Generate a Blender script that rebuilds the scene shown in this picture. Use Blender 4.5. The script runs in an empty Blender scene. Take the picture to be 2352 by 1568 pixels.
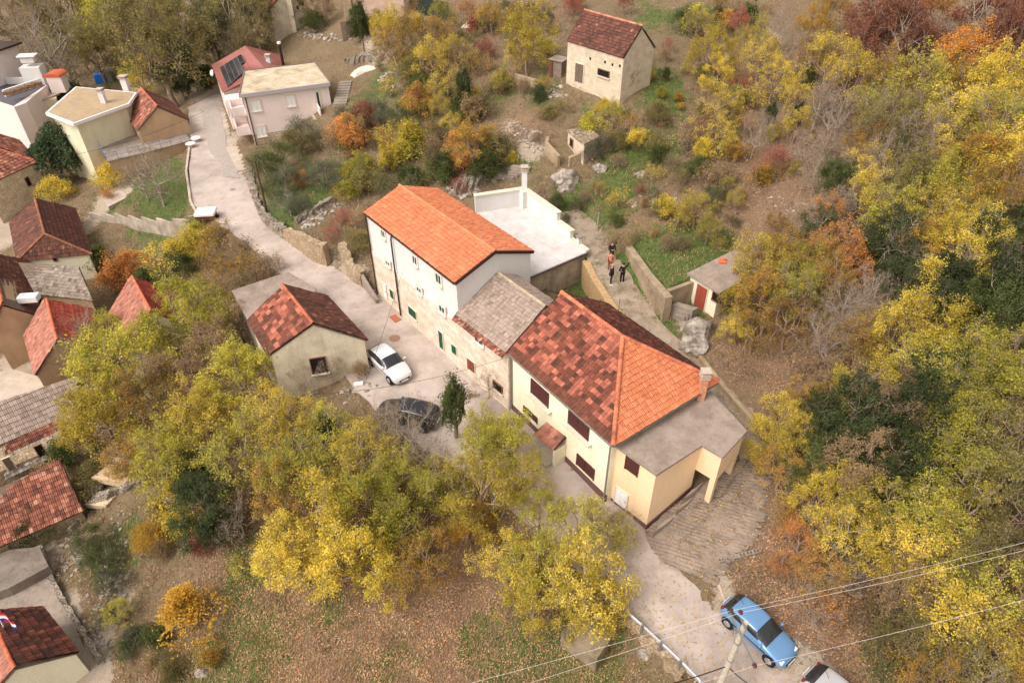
import bpy, bmesh, math, random
import numpy as np
from mathutils import Vector, Matrix
# ---------------------------------------------------------------- camera, sky, sun, exposure
F=1568.;CX,CY=1176.,784.
CAM=np.array([0,0,34.])
_d=np.array([9,-1972,-1568.]);_u=-_d/np.linalg.norm(_d)
_f=np.array([0,0,-1.]);_y=_f-_f.dot(_u)*_u;_y/=np.linalg.norm(_y);_x=np.cross(_y,_u)
RC=np.array([_x,_y,_u])
S=bpy.context.scene
COL=bpy.data.collections.new('village');S.collection.children.link(COL)
cd=bpy.data.cameras.new('camera');cam=bpy.data.objects.new('camera',cd);S.collection.objects.link(cam)
cd.sensor_width=36;cd.lens=36*F/2352;cd.clip_end=2000;cd.clip_start=.1
m4=Matrix.Identity(4)
for i in range(3):
    for j in range(3): m4[i][j]=RC[i][j]
    m4[i][3]=CAM[i]
cam.matrix_world=m4;S.camera=cam
W=bpy.data.worlds.new('World');S.world=W;W.use_nodes=True
nt=W.node_tree;bg=nt.nodes['Background']
sky=nt.nodes.new('ShaderNodeTexSky');sky.sky_type='NISHITA';sky.sun_disc=False
SUNV=np.array([-.62,-.45,.95]);SUNV/=np.linalg.norm(SUNV)
sky.sun_elevation=math.asin(SUNV[2]);sky.sun_rotation=math.atan2(SUNV[0],SUNV[1]);sky.dust_density=4
hs=nt.nodes.new('ShaderNodeHueSaturation');hs.inputs['Saturation'].default_value=.12
nt.links.new(sky.outputs[0],hs.inputs['Color'])
wt=nt.nodes.new('ShaderNodeMix');wt.data_type='RGBA';wt.blend_type='MULTIPLY';wt.inputs[0].default_value=1
wt.inputs[7].default_value=(1,.93,.87,1)
nt.links.new(hs.outputs[0],wt.inputs[6]);nt.links.new(wt.outputs[2],bg.inputs[0]);bg.inputs[1].default_value=.15
sd=bpy.data.lights.new('sun','SUN');sd.energy=.75;sd.angle=math.radians(28);sd.color=(1,.95,.88)
sun=bpy.data.objects.new('sun',sd);S.collection.objects.link(sun)
sun.rotation_euler=Vector(-SUNV).to_track_quat('-Z','Y').to_euler();sun.location=(-30,-20,60)
S.view_settings.view_transform='Standard';S.view_settings.look='None';S.view_settings.gamma=1
S.view_settings.exposure=.9
S.cycles.max_bounces=5;S.cycles.transparent_max_bounces=4

# ---------------------------------------------------------------- picking points
def ray(x,y): return RC@np.array([x-CX,CY-y,-F])
def P(x,y,z):
    r=ray(x,y);return CAM+r*((z-CAM[2])/r[2])
def PV(x,y,a,b):
    n=np.array([-(b[1]-a[1]),b[0]-a[0]]);r=ray(x,y)
    return CAM+r*(n@(np.array(a[:2])-CAM[:2])/(n@r[:2]))
def zat(x,y,q):
    r=ray(x,y);return CAM[2]+(q[0]*r[0]+q[1]*r[1])/(r[0]**2+r[1]**2)*r[2]
def proj(p):
    c=RC.T@(np.array(p,float)-CAM);return (CX+F*c[0]/-c[2],CY-F*c[1]/-c[2])
def unit(v): v=np.array(v,float);return v/np.linalg.norm(v)

# ---------------------------------------------------------------- terrain heights
ROAD=[((435,245),(500,215),2.0),((440,300),(515,275),2.0),((444,344),(527,335),2.1),((437,400),(548,398),2.2),
((447,467),(582,465),2.3),((514,518),(628,522),2.3),((581,564),(675,562),2.3),((641,621),(735,603),2.2),((690,655),(800,648),2.2),
((740,740),(880,683),2.2),((800,862),(945,740),2.2),((880,950),(1013,800),2.2),((960,1010),(1084,860),2.1),((1080,1090),(1183,945),2.0),
((1200,1180),(1303,1078),1.95),((1300,1270),(1398,1156),1.8),((1372,1330),(1480,1222),1.6),((1443,1408),(1545,1318),1.2),
((1523,1480),(1618,1398),.8),((1616,1568),(1702,1468),.5),((1720,1680),(1800,1560),.3),((1900,1850),(1950,1750),.1)]
PATH=[((1283,490),(1330,480),6.5),((1318,540),(1375,528),6.2),((1352,590),(1402,578),6.1),((1378,640),(1448,640),5.9),((1420,710),(1512,735),5.4),
((1500,800),(1575,800),4.9),((1590,880),(1650,870),4.2),((1680,975),(1730,950),3.6),((1705,1060),(1775,1040),3.0)]
RAMP=[((1690,1060),(1765,1040),3.05),((1640,1090),(1768,1100),2.9),((1590,1130),(1758,1180),2.5),((1530,1175),(1735,1245),2.1),((1482,1218),(1690,1285),1.7),((1500,1290),(1640,1345),1.25)]
CTRL=[(780,480,4.2),(700,450,3.9),(660,480,3.6),(640,400,3.3),(640,520,3.3),(740,545,3.2),(800,560,3.4),(840,520,3.6),(830,600,3.0),(820,400,5),(900,350,6.5),(1000,300,7.5),(900,200,8),(1050,150,10.5),
(850,120,8),(800,180,6.6),(760,245,6.3),(640,330,3),(700,60,8),(900,0,12),(650,0,9),(400,100,3),(400,0,4),(0,0,2),(200,150,.3),(300,190,.8),(100,250,-1),
(1090,420,6.6),(980,440,5.5),(1160,400,7.4),(1380,480,7),(1250,330,9),(1420,300,9.7),(1330,195,12),(1430,240,12),(1500,180,12.6),(1250,100,13),(1200,0,13.5),(1500,60,13.6),
(1700,300,11),(1700,100,13.4),(1600,400,9.3),(1500,400,8.5),(1450,520,7.3),(1700,450,9),(1850,550,9.5),(1900,700,8),(2100,700,9.5),(2352,500,13),(2352,0,16),(2100,100,15),
(2352,1000,8),(2100,1200,4.2),(1850,1200,2.8),(1830,1050,3.6),(1900,950,5),(1750,860,5),(2352,1568,2.2),(2000,1400,1.5),(1850,1450,.9),(1900,1568,.6),(2100,1568,1),
(1620,700,5.5),(1660,740,5.4),(1580,715,5.4),
(330,430,0),(400,460,1),(260,480,-1),(330,500,-.5),(200,380,-2.5),(100,420,-3),(240,380,-1.5),(60,330,-3.2),(150,330,-2.8),
(194,640,-3),(100,640,-3.2),(0,520,-3.5),(0,784,-4),(220,720,-3),(300,700,-2.6),(350,600,-1.5),(440,600,-.2),(520,620,.8),(500,720,0),(560,830,.2),(630,860,.6),(700,900,1),(820,920,1.7),
(150,900,-4),(0,1100,-5),(200,1050,-4),(350,1000,-2.5),(500,1000,-1),(700,1050,.3),(850,1100,1),(1000,1150,1.1),(1150,1250,.7),(300,1200,-3),(180,1200,-4.2),
(500,1300,-2),(700,1300,-1.2),(950,1350,-.7),(1200,1400,-.6),(1350,1480,-.5),(1440,1530,-.6),(1176,1568,-1.2),(900,1568,-1.6),(600,1568,-2.3),(350,1568,-3.6),(350,1400,-3.3),(250,1450,-4.2),(130,1330,-4.8),(0,1450,-5),(200,1568,-4.8),(0,1568,-5)]
XYC=[];ZC=[]
for x,y,z in CTRL:
    p=P(x,y,z);XYC.append(p[:2]);ZC.append(z)
for st in (ROAD,PATH,RAMP):
    for a,b,z in st:
        m=(P(*a,z)+P(*b,z))/2;XYC.append(m[:2]);ZC.append(z)
for x,y,z in [(0,-20,-1),(-40,-10,-6),(40,0,5),(-120,60,-5),(-120,150,3),(0,170,28),(90,60,24),(90,140,34),(80,0,14)]: XYC.append(np.array([x,y]));ZC.append(z)
XYC=np.array(XYC);ZC=np.array(ZC)
def phi(r2): return np.sqrt(r2+4.)
Kn=phi(((XYC[:,None]-XYC[None])**2).sum(-1))-np.eye(len(ZC))*.35
n_=len(ZC);A_=np.zeros((n_+1,n_+1));A_[:n_,:n_]=Kn;A_[:n_,n_]=1;A_[n_,:n_]=1
W_=np.linalg.solve(A_,np.append(ZC,0))
def rbf(x,y):
    q=np.stack([x,y],-1).reshape(-1,2);o=np.empty(len(q))
    for i in range(0,len(q),8000):
        o[i:i+8000]=phi(((q[i:i+8000,None]-XYC[None])**2).sum(-1))@W_[:n_]+W_[n_]
    return o.reshape(np.shape(x))
GX=np.concatenate([np.linspace(-140,-64,26)[:-1],np.arange(-64,58,.45),np.linspace(58,130,25)])
GY=np.concatenate([np.linspace(-30,6,12)[:-1],np.arange(6,104,.45),np.linspace(104,220,30)])
MX,MY=np.meshgrid(GX,GY,indexing='xy')
HZ=rbf(MX,MY)
r_=np.random.RandomState(3)
def vnoise(x,y,s,seed):
    r=np.random.RandomState(seed);t=r.rand(64,64)
    u=x/s;v=y/s;i=np.floor(u).astype(int);j=np.floor(v).astype(int);fu=u-i;fv=v-j
    fu=fu*fu*(3-2*fu);fv=fv*fv*(3-2*fv)
    g=lambda a,b:t[a%64,b%64]
    return (g(i,j)*(1-fu)+g(i+1,j)*fu)*(1-fv)+(g(i,j+1)*(1-fu)+g(i+1,j+1)*fu)*fv
HZ+=(vnoise(MX,MY,2.3,1)-.5)*.35+(vnoise(MX,MY,.9,2)-.5)*.16
ROADMASK=np.zeros(HZ.shape,bool)
def tri_override(tri,dz,marg):
    """set the heights under one world triangle to its plane plus dz"""
    t=np.array(tri);x0,y0=t[:,:2].min(0)-marg;x1,y1=t[:,:2].max(0)+marg
    ix=np.where((GX>=x0)&(GX<=x1))[0];iy=np.where((GY>=y0)&(GY<=y1))[0]
    if len(ix)==0 or len(iy)==0: return
    X=MX[np.ix_(iy,ix)];Y=MY[np.ix_(iy,ix)]
    a,b,c=t[:,:2];den=(b[1]-c[1])*(a[0]-c[0])+(c[0]-b[0])*(a[1]-c[1])
    if abs(den)<1e-6:return
    l0=((b[1]-c[1])*(X-c[0])+(c[0]-b[0])*(Y-c[1]))/den;l1=((c[1]-a[1])*(X-c[0])+(a[0]-c[0])*(Y-c[1]))/den;l2=1-l0-l1
    ar=abs(den)
    e=[np.linalg.norm(b-c),np.linalg.norm(a-c),np.linalg.norm(a-b)]
    ins=(l0*ar/e[0]>-marg)&(l1*ar/e[1]>-marg)&(l2*ar/e[2]>-marg)
    z=l0*t[0,2]+l1*t[1,2]+l2*t[2,2]+dz
    sub=HZ[np.ix_(iy,ix)];sub[ins]=z[ins];HZ[np.ix_(iy,ix)]=sub
    if marg>.2:
        mk=ROADMASK[np.ix_(iy,ix)];mk[ins]=True;ROADMASK[np.ix_(iy,ix)]=mk
def poly_override(px,z,marg=0.):
    w=[P(x,y,zz) for (x,y),zz in zip(px,z if hasattr(z,'__len__') else [z]*len(px))]
    for i in range(1,len(w)-1): tri_override([w[0],w[i],w[i+1]],0,marg)
    return w
# the retained garden terrace, the grass pit, the shed yard and the left lower yards
poly_override([(1453,573),(1501,630),(1538,690),(1590,665),(1640,600),(1680,575),(1600,545),(1500,560)],[6.9,7.0,7.1,7.2,7.5,7.5,7.6,7.2])
poly_override([(1527,738),(1545,700),(1590,690),(1640,710),(1690,740),(1600,770),(1560,790)],[5.4,5.4,5.5,5.5,5.4,5.2,5.1])
poly_override([(1200,650),(1330,640),(1398,712),(1370,720),(1280,690)],4.0)
for st,dz,mg in ((PATH,-.1,.35),(RAMP,-.1,.35),(ROAD,-.12,.6)):
    for (a,b,z),(c,d,z2) in zip(st[:-1],st[1:]):
        A,B,C,D=P(*a,z),P(*b,z),P(*c,z2),P(*d,z2)
        tri_override([A,B,D],dz,mg);tri_override([A,D,C],dz,mg)
def TZ(x,y):
    x=np.asarray(x,float);y=np.asarray(y,float)
    i=np.clip(np.searchsorted(GX,x)-1,0,len(GX)-2);j=np.clip(np.searchsorted(GY,y)-1,0,len(GY)-2)
    u=np.clip((x-GX[i])/(GX[i+1]-GX[i]),0,1);v=np.clip((y-GY[j])/(GY[j+1]-GY[j]),0,1)
    return (HZ[j,i]*(1-u)+HZ[j,i+1]*u)*(1-v)+(HZ[j+1,i]*(1-u)+HZ[j+1,i+1]*u)*v
def G(x,y,dz=0.):
    """ground point seen at photo position x,y (dz above the ground)"""
    r=ray(x,y);t=np.linspace(5,230,900)/np.linalg.norm(r)
    q=CAM[:,None]+r[:,None]*t;h=q[2]-(TZ(q[0],q[1])+dz);k=np.argmax(h<0)
    if k==0: return q[:,-1]
    f=h[k-1]/(h[k-1]-h[k]);p=q[:,k-1]*(1-f)+q[:,k]*f
    return p

# ---------------------------------------------------------------- materials
def srgb(r,g,b): return tuple(((c/255)/12.92 if c/255<=.04045 else ((c/255+.055)/1.055)**2.4) for c in (r,g,b))+(1,)
class N:
    def __init__(s,name):
        s.m=bpy.data.materials.new(name);s.m.use_nodes=True;s.t=s.m.node_tree;s.b=s.t.nodes['Principled BSDF'];s.b.inputs['Roughness'].default_value=.85
        s.b.inputs['Specular IOR Level'].default_value=.25
    def n(s,ty,**k):
        x=s.t.nodes.new(ty)
        for a,v in k.items(): setattr(x,a,v)
        return x
    def l(s,a,b): s.t.links.new(a,b)
    def co(s,kind='Object'):
        return s.n('ShaderNodeTexCoord').outputs[kind]
    def noise(s,scale,detail=4,rough=.6,vec=None,dist=0):
        x=s.n('ShaderNodeTexNoise');x.inputs['Scale'].default_value=scale;x.inputs['Detail'].default_value=detail;x.inputs['Roughness'].default_value=rough;x.inputs['Distortion'].default_value=dist
        s.l(vec or s.co(),x.inputs['Vector']);return x.outputs[0]
    def ramp(s,fac,stops,interp='LINEAR'):
        x=s.n('ShaderNodeValToRGB');x.color_ramp.interpolation=interp;e=x.color_ramp.elements
        while len(e)<len(stops): e.new(.5)
        for q,(p,c) in zip(e,stops): q.position=p;q.color=c if len(c)==4 else tuple(c)+(1,)
        s.l(fac,x.inputs[0]);return x.outputs[0]
    def mix(s,fac,a,b,mode='MIX'):
        x=s.n('ShaderNodeMix',data_type='RGBA',blend_type=mode)
        for v,i in ((fac,0),(a,6),(b,7)):
            if isinstance(v,(int,float)): x.inputs[i].default_value=v
            elif isinstance(v,tuple): x.inputs[i].default_value=v
            else: s.l(v,x.inputs[i])
        return x.outputs[2]
    def bump(s,h,st=.5,d=.05):
        x=s.n('ShaderNodeBump');x.inputs['Strength'].default_value=st;x.inputs['Distance'].default_value=d
        s.l(h,x.inputs['Height']);s.l(x.outputs[0],s.b.inputs['Normal'])
    def out(s,c,rough=None):
        if isinstance(c,tuple): s.b.inputs['Base Color'].default_value=c
        else: s.l(c,s.b.inputs['Base Color'])
        if rough is not None: s.b.inputs['Roughness'].default_value=rough
        return s.m
MC={}
def gray(v): return (v,v,v,1)
def plaster(name,c,dirt=(.25,.2,.15,1),amt=.35,sc=.5,bump=.15):
    if name in MC:return MC[name]
    k=N(name);a=k.noise(sc,6,.65);b=k.noise(9,4)
    f=k.ramp(a,[(.42,gray(0)),(.75,gray(amt))]);x=k.mix(f,c,dirt)
    mp=k.n('ShaderNodeMapping');mp.inputs['Scale'].default_value=(1.1,1.1,.16);k.l(k.co(),mp.inputs[0]);st=k.noise(1.2,5,.7,mp.outputs[0])
    x=k.mix(k.ramp(st,[(.5,gray(0)),(.78,gray(min(.4,amt)))]),x,dirt)
    x=k.mix(.35,x,k.ramp(b,[(.3,gray(.75)),(.7,gray(1.15))]),'MULTIPLY')
    k.bump(b,bump,.02);MC[name]=k.out(x);return k.m
def plain(name,c,rough=.6,metal=0,coat=0,var=.12):
    if name in MC:return MC[name]
    k=N(name);b=k.noise(6,3);x=k.mix(var,c,k.ramp(b,[(.3,gray(.3)),(.7,gray(1.6))]),'MULTIPLY')
    k.b.inputs['Metallic'].default_value=metal;k.b.inputs['Coat Weight'].default_value=coat;k.b.inputs['Coat Roughness'].default_value=.05
    MC[name]=k.out(x,rough);return k.m
def concrete(name,c,c2,streak=.6,sc=.8):
    if name in MC:return MC[name]
    k=N(name);a=k.noise(sc,7,.7);b=k.noise(14,5,.7)
    x=k.mix(k.ramp(a,[(.38,gray(0)),(.66,gray(streak))]),c,c2)
    mp=k.n('ShaderNodeMapping');mp.inputs['Scale'].default_value=(2.2,2.2,.25);k.l(k.co(),mp.inputs[0])
    st=k.noise(1.5,5,.7,mp.outputs[0]);x=k.mix(k.ramp(st,[(.5,gray(0)),(.72,gray(streak*.8))]),x,c2)
    x=k.mix(.5,x,k.ramp(b,[(.3,gray(.7)),(.7,gray(1.2))]),'MULTIPLY')
    k.bump(b,.3,.03);MC[name]=k.out(x);return k.m
def ashlar(name,c1,c2,mortar,bw=.5,bh=.28,ms=.012,rough_b=.4):
    """squared stone blocks, laid out in metres on the wall's own UVs"""
    if name in MC:return MC[name]
    k=N(name);uv=k.co('UV')
    nz=k.noise(1.6,3,.6,uv);v=k.n('ShaderNodeVectorMath',operation='MULTIPLY_ADD')
    vv=k.n('ShaderNodeVectorMath',operation='SCALE');vv.inputs[3].default_value=.12;k.l(k.n('ShaderNodeTexNoise').outputs[1],vv.inputs[0])
    ad=k.n('ShaderNodeVectorMath',operation='ADD');k.l(uv,ad.inputs[0])
    tn=k.n('ShaderNodeTexNoise');tn.inputs['Scale'].default_value=2.;k.l(uv,tn.inputs['Vector'])
    sc=k.n('ShaderNodeVectorMath',operation='SCALE');sc.inputs[3].default_value=.09;k.l(tn.outputs[1],sc.inputs[0]);k.l(sc.outputs[0],ad.inputs[1])
    br=k.n('ShaderNodeTexBrick');br.inputs['Scale'].default_value=1;br.inputs['Brick Width'].default_value=bw;br.inputs['Row Height'].default_value=bh
    br.inputs['Mortar Size'].default_value=ms;br.inputs['Mortar Smooth'].default_value=.5;br.inputs['Bias'].default_value=-.1
    br.inputs['Color1'].default_value=c1;br.inputs['Color2'].default_value=c2;br.inputs['Mortar'].default_value=mortar;br.offset=.37;br.squash=.8;br.squash_frequency=3
    k.l(ad.outputs[0],br.inputs['Vector'])
    x=k.mix(.75,br.outputs[0],k.ramp(nz,[(.3,gray(.8)),(.7,gray(1.12))]),'MULTIPLY')
    g=k.noise(.7,5,.7,uv);x=k.mix(k.ramp(g,[(.5,gray(0)),(.75,gray(.4))]),x,mortar)
    k.bump(br.outputs['Fac'],-rough_b,.03);MC[name]=k.out(x);return k.m
def rubble(name,c1,c2,dark,scale=3.2,bump=.9):
    if name in MC:return MC[name]
    k=N(name);co=k.co()
    v=k.n('ShaderNodeTexVoronoi',feature='DISTANCE_TO_EDGE');v.inputs['Scale'].default_value=scale;k.l(co,v.inputs['Vector'])
    w=k.n('ShaderNodeTexVoronoi');w.inputs['Scale'].default_value=scale;k.l(co,w.inputs['Vector'])
    sp=k.n('ShaderNodeSeparateColor');k.l(w.outputs['Color'],sp.inputs[0])
    x=k.mix(sp.outputs[0],c1,c2);e=k.ramp(v.outputs[0],[(.0,gray(1)),(.09,gray(0))]);x=k.mix(e,x,dark)
    a=k.noise(1.2,6,.7);x=k.mix(k.ramp(a,[(.5,gray(0)),(.68,gray(.6))]),x,dark)
    b=k.noise(20,4);x=k.mix(.5,x,k.ramp(b,[(.3,gray(.6)),(.7,gray(1.25))]),'MULTIPLY')
    k.bump(k.ramp(v.outputs[0],[(0,gray(0)),(.12,gray(1))]),bump,.08);MC[name]=k.out(x);return k.m
def tilemat(name,stain=.5,st_col=(.035,.022,.018,1),scale=.7,fine=.35):
    """reads each tile's fired colour and painted course shade from the mesh, adds lichen and sooty stains"""
    if name in MC:return MC[name]
    k=N(name);at=k.n('ShaderNodeAttribute');at.attribute_name='Col'
    a=k.noise(scale,6,.7);b=k.noise(11,5,.75)
    x=k.mix(k.ramp(a,[(.48,gray(0)),(.7,gray(stain))]),at.outputs[0],st_col)
    x=k.mix(k.ramp(b,[(.5,gray(0)),(.72,gray(fine))]),x,st_col)
    x=k.mix(.3,x,k.ramp(k.noise(30,2),[(.3,gray(.7)),(.7,gray(1.25))]),'MULTIPLY')
    MC[name]=k.out(x,.8);return k.m
def leafmat(name,cols,trans=.48,patch=1.1,dark=.5):
    """leaf colours: each leaf its own tone, with patches of turning leaves through the crown"""
    if name in MC:return MC[name]
    def soft(c):
        l=.3*c[0]+.6*c[1]+.1*c[2];return tuple(min(1,(q*.93+l*.07)*1.3+.006) for q in c[:3])+(1,)
    cols=[soft(c) for c in cols]
    k=N(name);k.t.nodes.remove(k.b)
    g=k.n('ShaderNodeNewGeometry');oi=k.n('ShaderNodeObjectInfo')
    ad=k.n('ShaderNodeVectorMath',operation='ADD');k.l(k.co(),ad.inputs[0])
    sc=k.n('ShaderNodeVectorMath',operation='SCALE');sc.inputs[3].default_value=37;k.l(oi.outputs['Random'],sc.inputs[0]) if False else None
    cmb=k.n('ShaderNodeCombineXYZ');mu=k.n('ShaderNodeMath',operation='MULTIPLY');mu.inputs[1].default_value=50;k.l(oi.outputs['Random'],mu.inputs[0])
    k.l(mu.outputs[0],cmb.inputs[0]);k.l(mu.outputs[0],cmb.inputs[2]);k.l(cmb.outputs[0],ad.inputs[1])
    nz=k.noise(patch,3,.6,ad.outputs[0])
    m1=k.n('ShaderNodeMath',operation='MULTIPLY_ADD');m1.inputs[1].default_value=.45;k.l(g.outputs['Random Per Island'],m1.inputs[0])
    m2=k.n('ShaderNodeMath',operation='MULTIPLY_ADD');m2.inputs[1].default_value=1.5;m2.inputs[2].default_value=-.48;k.l(nz,m2.inputs[0]);k.l(m2.outputs[0],m1.inputs[2])
    n=len(cols);c=k.ramp(m1.outputs[0],[(i/max(n-1,1),q) for i,q in enumerate(cols)])
    v=k.n('ShaderNodeHueSaturation');k.l(c,v.inputs['Color'])
    mv=k.n('ShaderNodeMapRange');mv.inputs[3].default_value=.72;mv.inputs[4].default_value=1.28;k.l(oi.outputs['Random'],mv.inputs[0]);k.l(mv.outputs[0],v.inputs['Value'])
    d=k.n('ShaderNodeBsdfDiffuse');t=k.n('ShaderNodeBsdfTranslucent');k.l(v.outputs[0],d.inputs[0]);k.l(v.outputs[0],t.inputs[0])
    mx=k.n('ShaderNodeMixShader');mx.inputs[0].default_value=trans;k.l(d.outputs[0],mx.inputs[1]);k.l(t.outputs[0],mx.inputs[2])
    k.l(mx.outputs[0],k.t.nodes['Material Output'].inputs[0]);MC[name]=k.m;return k.m
def glass(name='window_glass',c=(.03,.035,.04,1)):
    if name in MC:return MC[name]
    k=N(name);k.b.inputs['Specular IOR Level'].default_value=.7;MC[name]=k.out(c,.08);return k.m
# ---------------------------------------------------------------- objects
def newmesh(name,V,Fs,mat=None,uv=None,col=None,smooth=False):
    me=bpy.data.meshes.new(name);V=np.asarray(V,np.float32)
    if isinstance(Fs,np.ndarray):
        nf,k=Fs.shape;me.vertices.add(len(V));me.vertices.foreach_set('co',V.ravel())
        me.loops.add(nf*k);me.loops.foreach_set('vertex_index',Fs.astype(np.int32).ravel())
        me.polygons.add(nf);me.polygons.foreach_set('loop_start',np.arange(0,nf*k,k,dtype=np.int32));me.polygons.foreach_set('loop_total',np.full(nf,k,dtype=np.int32))
        me.update(calc_edges=True)
    else: me.from_pydata(V.tolist(),[],[list(map(int,f)) for f in Fs])
    if uv is not None:
        u=me.uv_layers.new(name='UVMap');u.data.foreach_set('uv',np.asarray(uv,np.float32).ravel())
    if col is not None:
        a=me.color_attributes.new('Col','FLOAT_COLOR','POINT');a.data.foreach_set('color',np.asarray(col,np.float32).ravel())
    if mat: me.materials.append(mat)
    if smooth: me.polygons.foreach_set('use_smooth',np.ones(len(me.polygons),bool))
    return me
def tag(o,label,cat,group=None,kind=None):
    if label:o['label']=label
    if cat:o['category']=cat
    if group:o['group']=group
    if kind:o['kind']=kind
    return o
LAND=[]   # named things others are described by: (name, x, y)
def thing(name,label,cat,loc,group=None):
    o=bpy.data.objects.new(name,None);o.location=[float(v) for v in loc];COL.objects.link(o);o.empty_display_size=.2
    return tag(o,label,cat,group)
def part(name,parent,V,Fs,mat,**k):
    """a mesh part; V in world metres, stored relative to the thing's base"""
    off=np.zeros(3);p=parent
    while p is not None: off+=np.array(p.location);p=p.parent
    me=newmesh(name,np.asarray(V,float)-off,Fs,mat,**k);o=bpy.data.objects.new(name,me);COL.objects.link(o);o.parent=parent
    return o
def single(name,label,cat,V,Fs,mat,group=None,kind=None,base=None,**k):
    V=np.asarray(V,float);b=np.array(base if base is not None else [V[:,0].mean(),V[:,1].mean(),V[:,2].min()])
    me=newmesh(name,V-b,Fs,mat,**k);o=bpy.data.objects.new(name,me);o.location=b;COL.objects.link(o)
    if kind: o['kind']=kind
    return tag(o,label,cat if kind!='structure' else None,group)
def box(c,ax,ay,az):
    """box from centre and half-axis vectors"""
    c,ax,ay,az=[np.array(v,float) for v in (c,ax,ay,az)]
    V=[c+i*ax+j*ay+k*az for k in(-1,1) for j in(-1,1) for i in(-1,1)]
    return V,[(0,2,3,1),(4,5,7,6),(0,1,5,4),(2,6,7,3),(0,4,6,2),(1,3,7,5)]
class MB:
    def __init__(s): s.V=[];s.F=[]
    def add(s,V,Fs):
        n=len(s.V);s.V+=[np.array(v,float) for v in V];s.F+=[tuple(i+n for i in f) for f in Fs];return s
    def box(s,c,ax,ay,az): return s.add(*box(c,ax,ay,az))
    def prism(s,pts,z0,z1):
        """closed prism over a list of xy points"""
        n=len(pts);z1=z1 if hasattr(z1,'__len__') else [z1]*n
        a=sum(pts[i][0]*pts[(i+1)%n][1]-pts[(i+1)%n][0]*pts[i][1] for i in range(n))
        if a<0: pts=pts[::-1];z1=list(z1)[::-1]
        z0=z0 if hasattr(z0,'__len__') else [z0]*n
        V=[(p[0],p[1],z) for p,z in zip(pts,z0)]+[(p[0],p[1],z) for p,z in zip(pts,z1)]
        return s.add(V,[tuple(range(n))[::-1],tuple(range(n,2*n))]+[(i,(i+1)%n,n+(i+1)%n,n+i) for i in range(n)])
    def tube(s,pts,r,k=8,cap=True):
        pts=[np.array(p,float) for p in pts];r=r if hasattr(r,'__len__') else [r]*len(pts);V=[];n=len(pts)
        for i,p in enumerate(pts):
            d=unit(pts[min(i+1,n-1)]-pts[max(i-1,0)]);a=unit(np.cross(d,[.13,.2,1] if abs(d[2])<.9 else [1,.1,0]));b=np.cross(d,a)
            V+=[p+r[i]*(math.cos(t)*a+math.sin(t)*b) for t in np.linspace(0,2*math.pi,k,endpoint=False)]
        Fs=[(i*k+j,i*k+(j+1)%k,(i+1)*k+(j+1)%k,(i+1)*k+j) for i in range(n-1) for j in range(k)]
        if cap: Fs+=[tuple(range(k))[::-1],tuple(range((n-1)*k,n*k))]
        return s.add(V,Fs)
    def part(s,name,parent,mat,**k): return part(name,parent,s.V,s.F,mat,uv=wuv(s.V,s.F) if k.pop('uvs',False) else None,**k)
    def single(s,name,label,cat,mat,**k): return single(name,label,cat,s.V,s.F,mat,uv=wuv(s.V,s.F) if k.pop('uvs',False) else None,**k)
def wuv(V,Fs):
    """UVs in metres on every face: along the wall and up"""
    V=np.array(V,float);o=[]
    for f in Fs:
        q=V[list(f)];n=np.cross(q[1]-q[0],q[2]-q[0]);L=np.linalg.norm(n);n=n/L if L>1e-9 else np.array([0,0,1.])
        if abs(n[2])>.9: o+=[(p[0],p[1]) for p in q]
        else:
            t=unit([-n[1],n[0],0]);o+=[(p@t,p[2]) for p in q]
    return o
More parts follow.
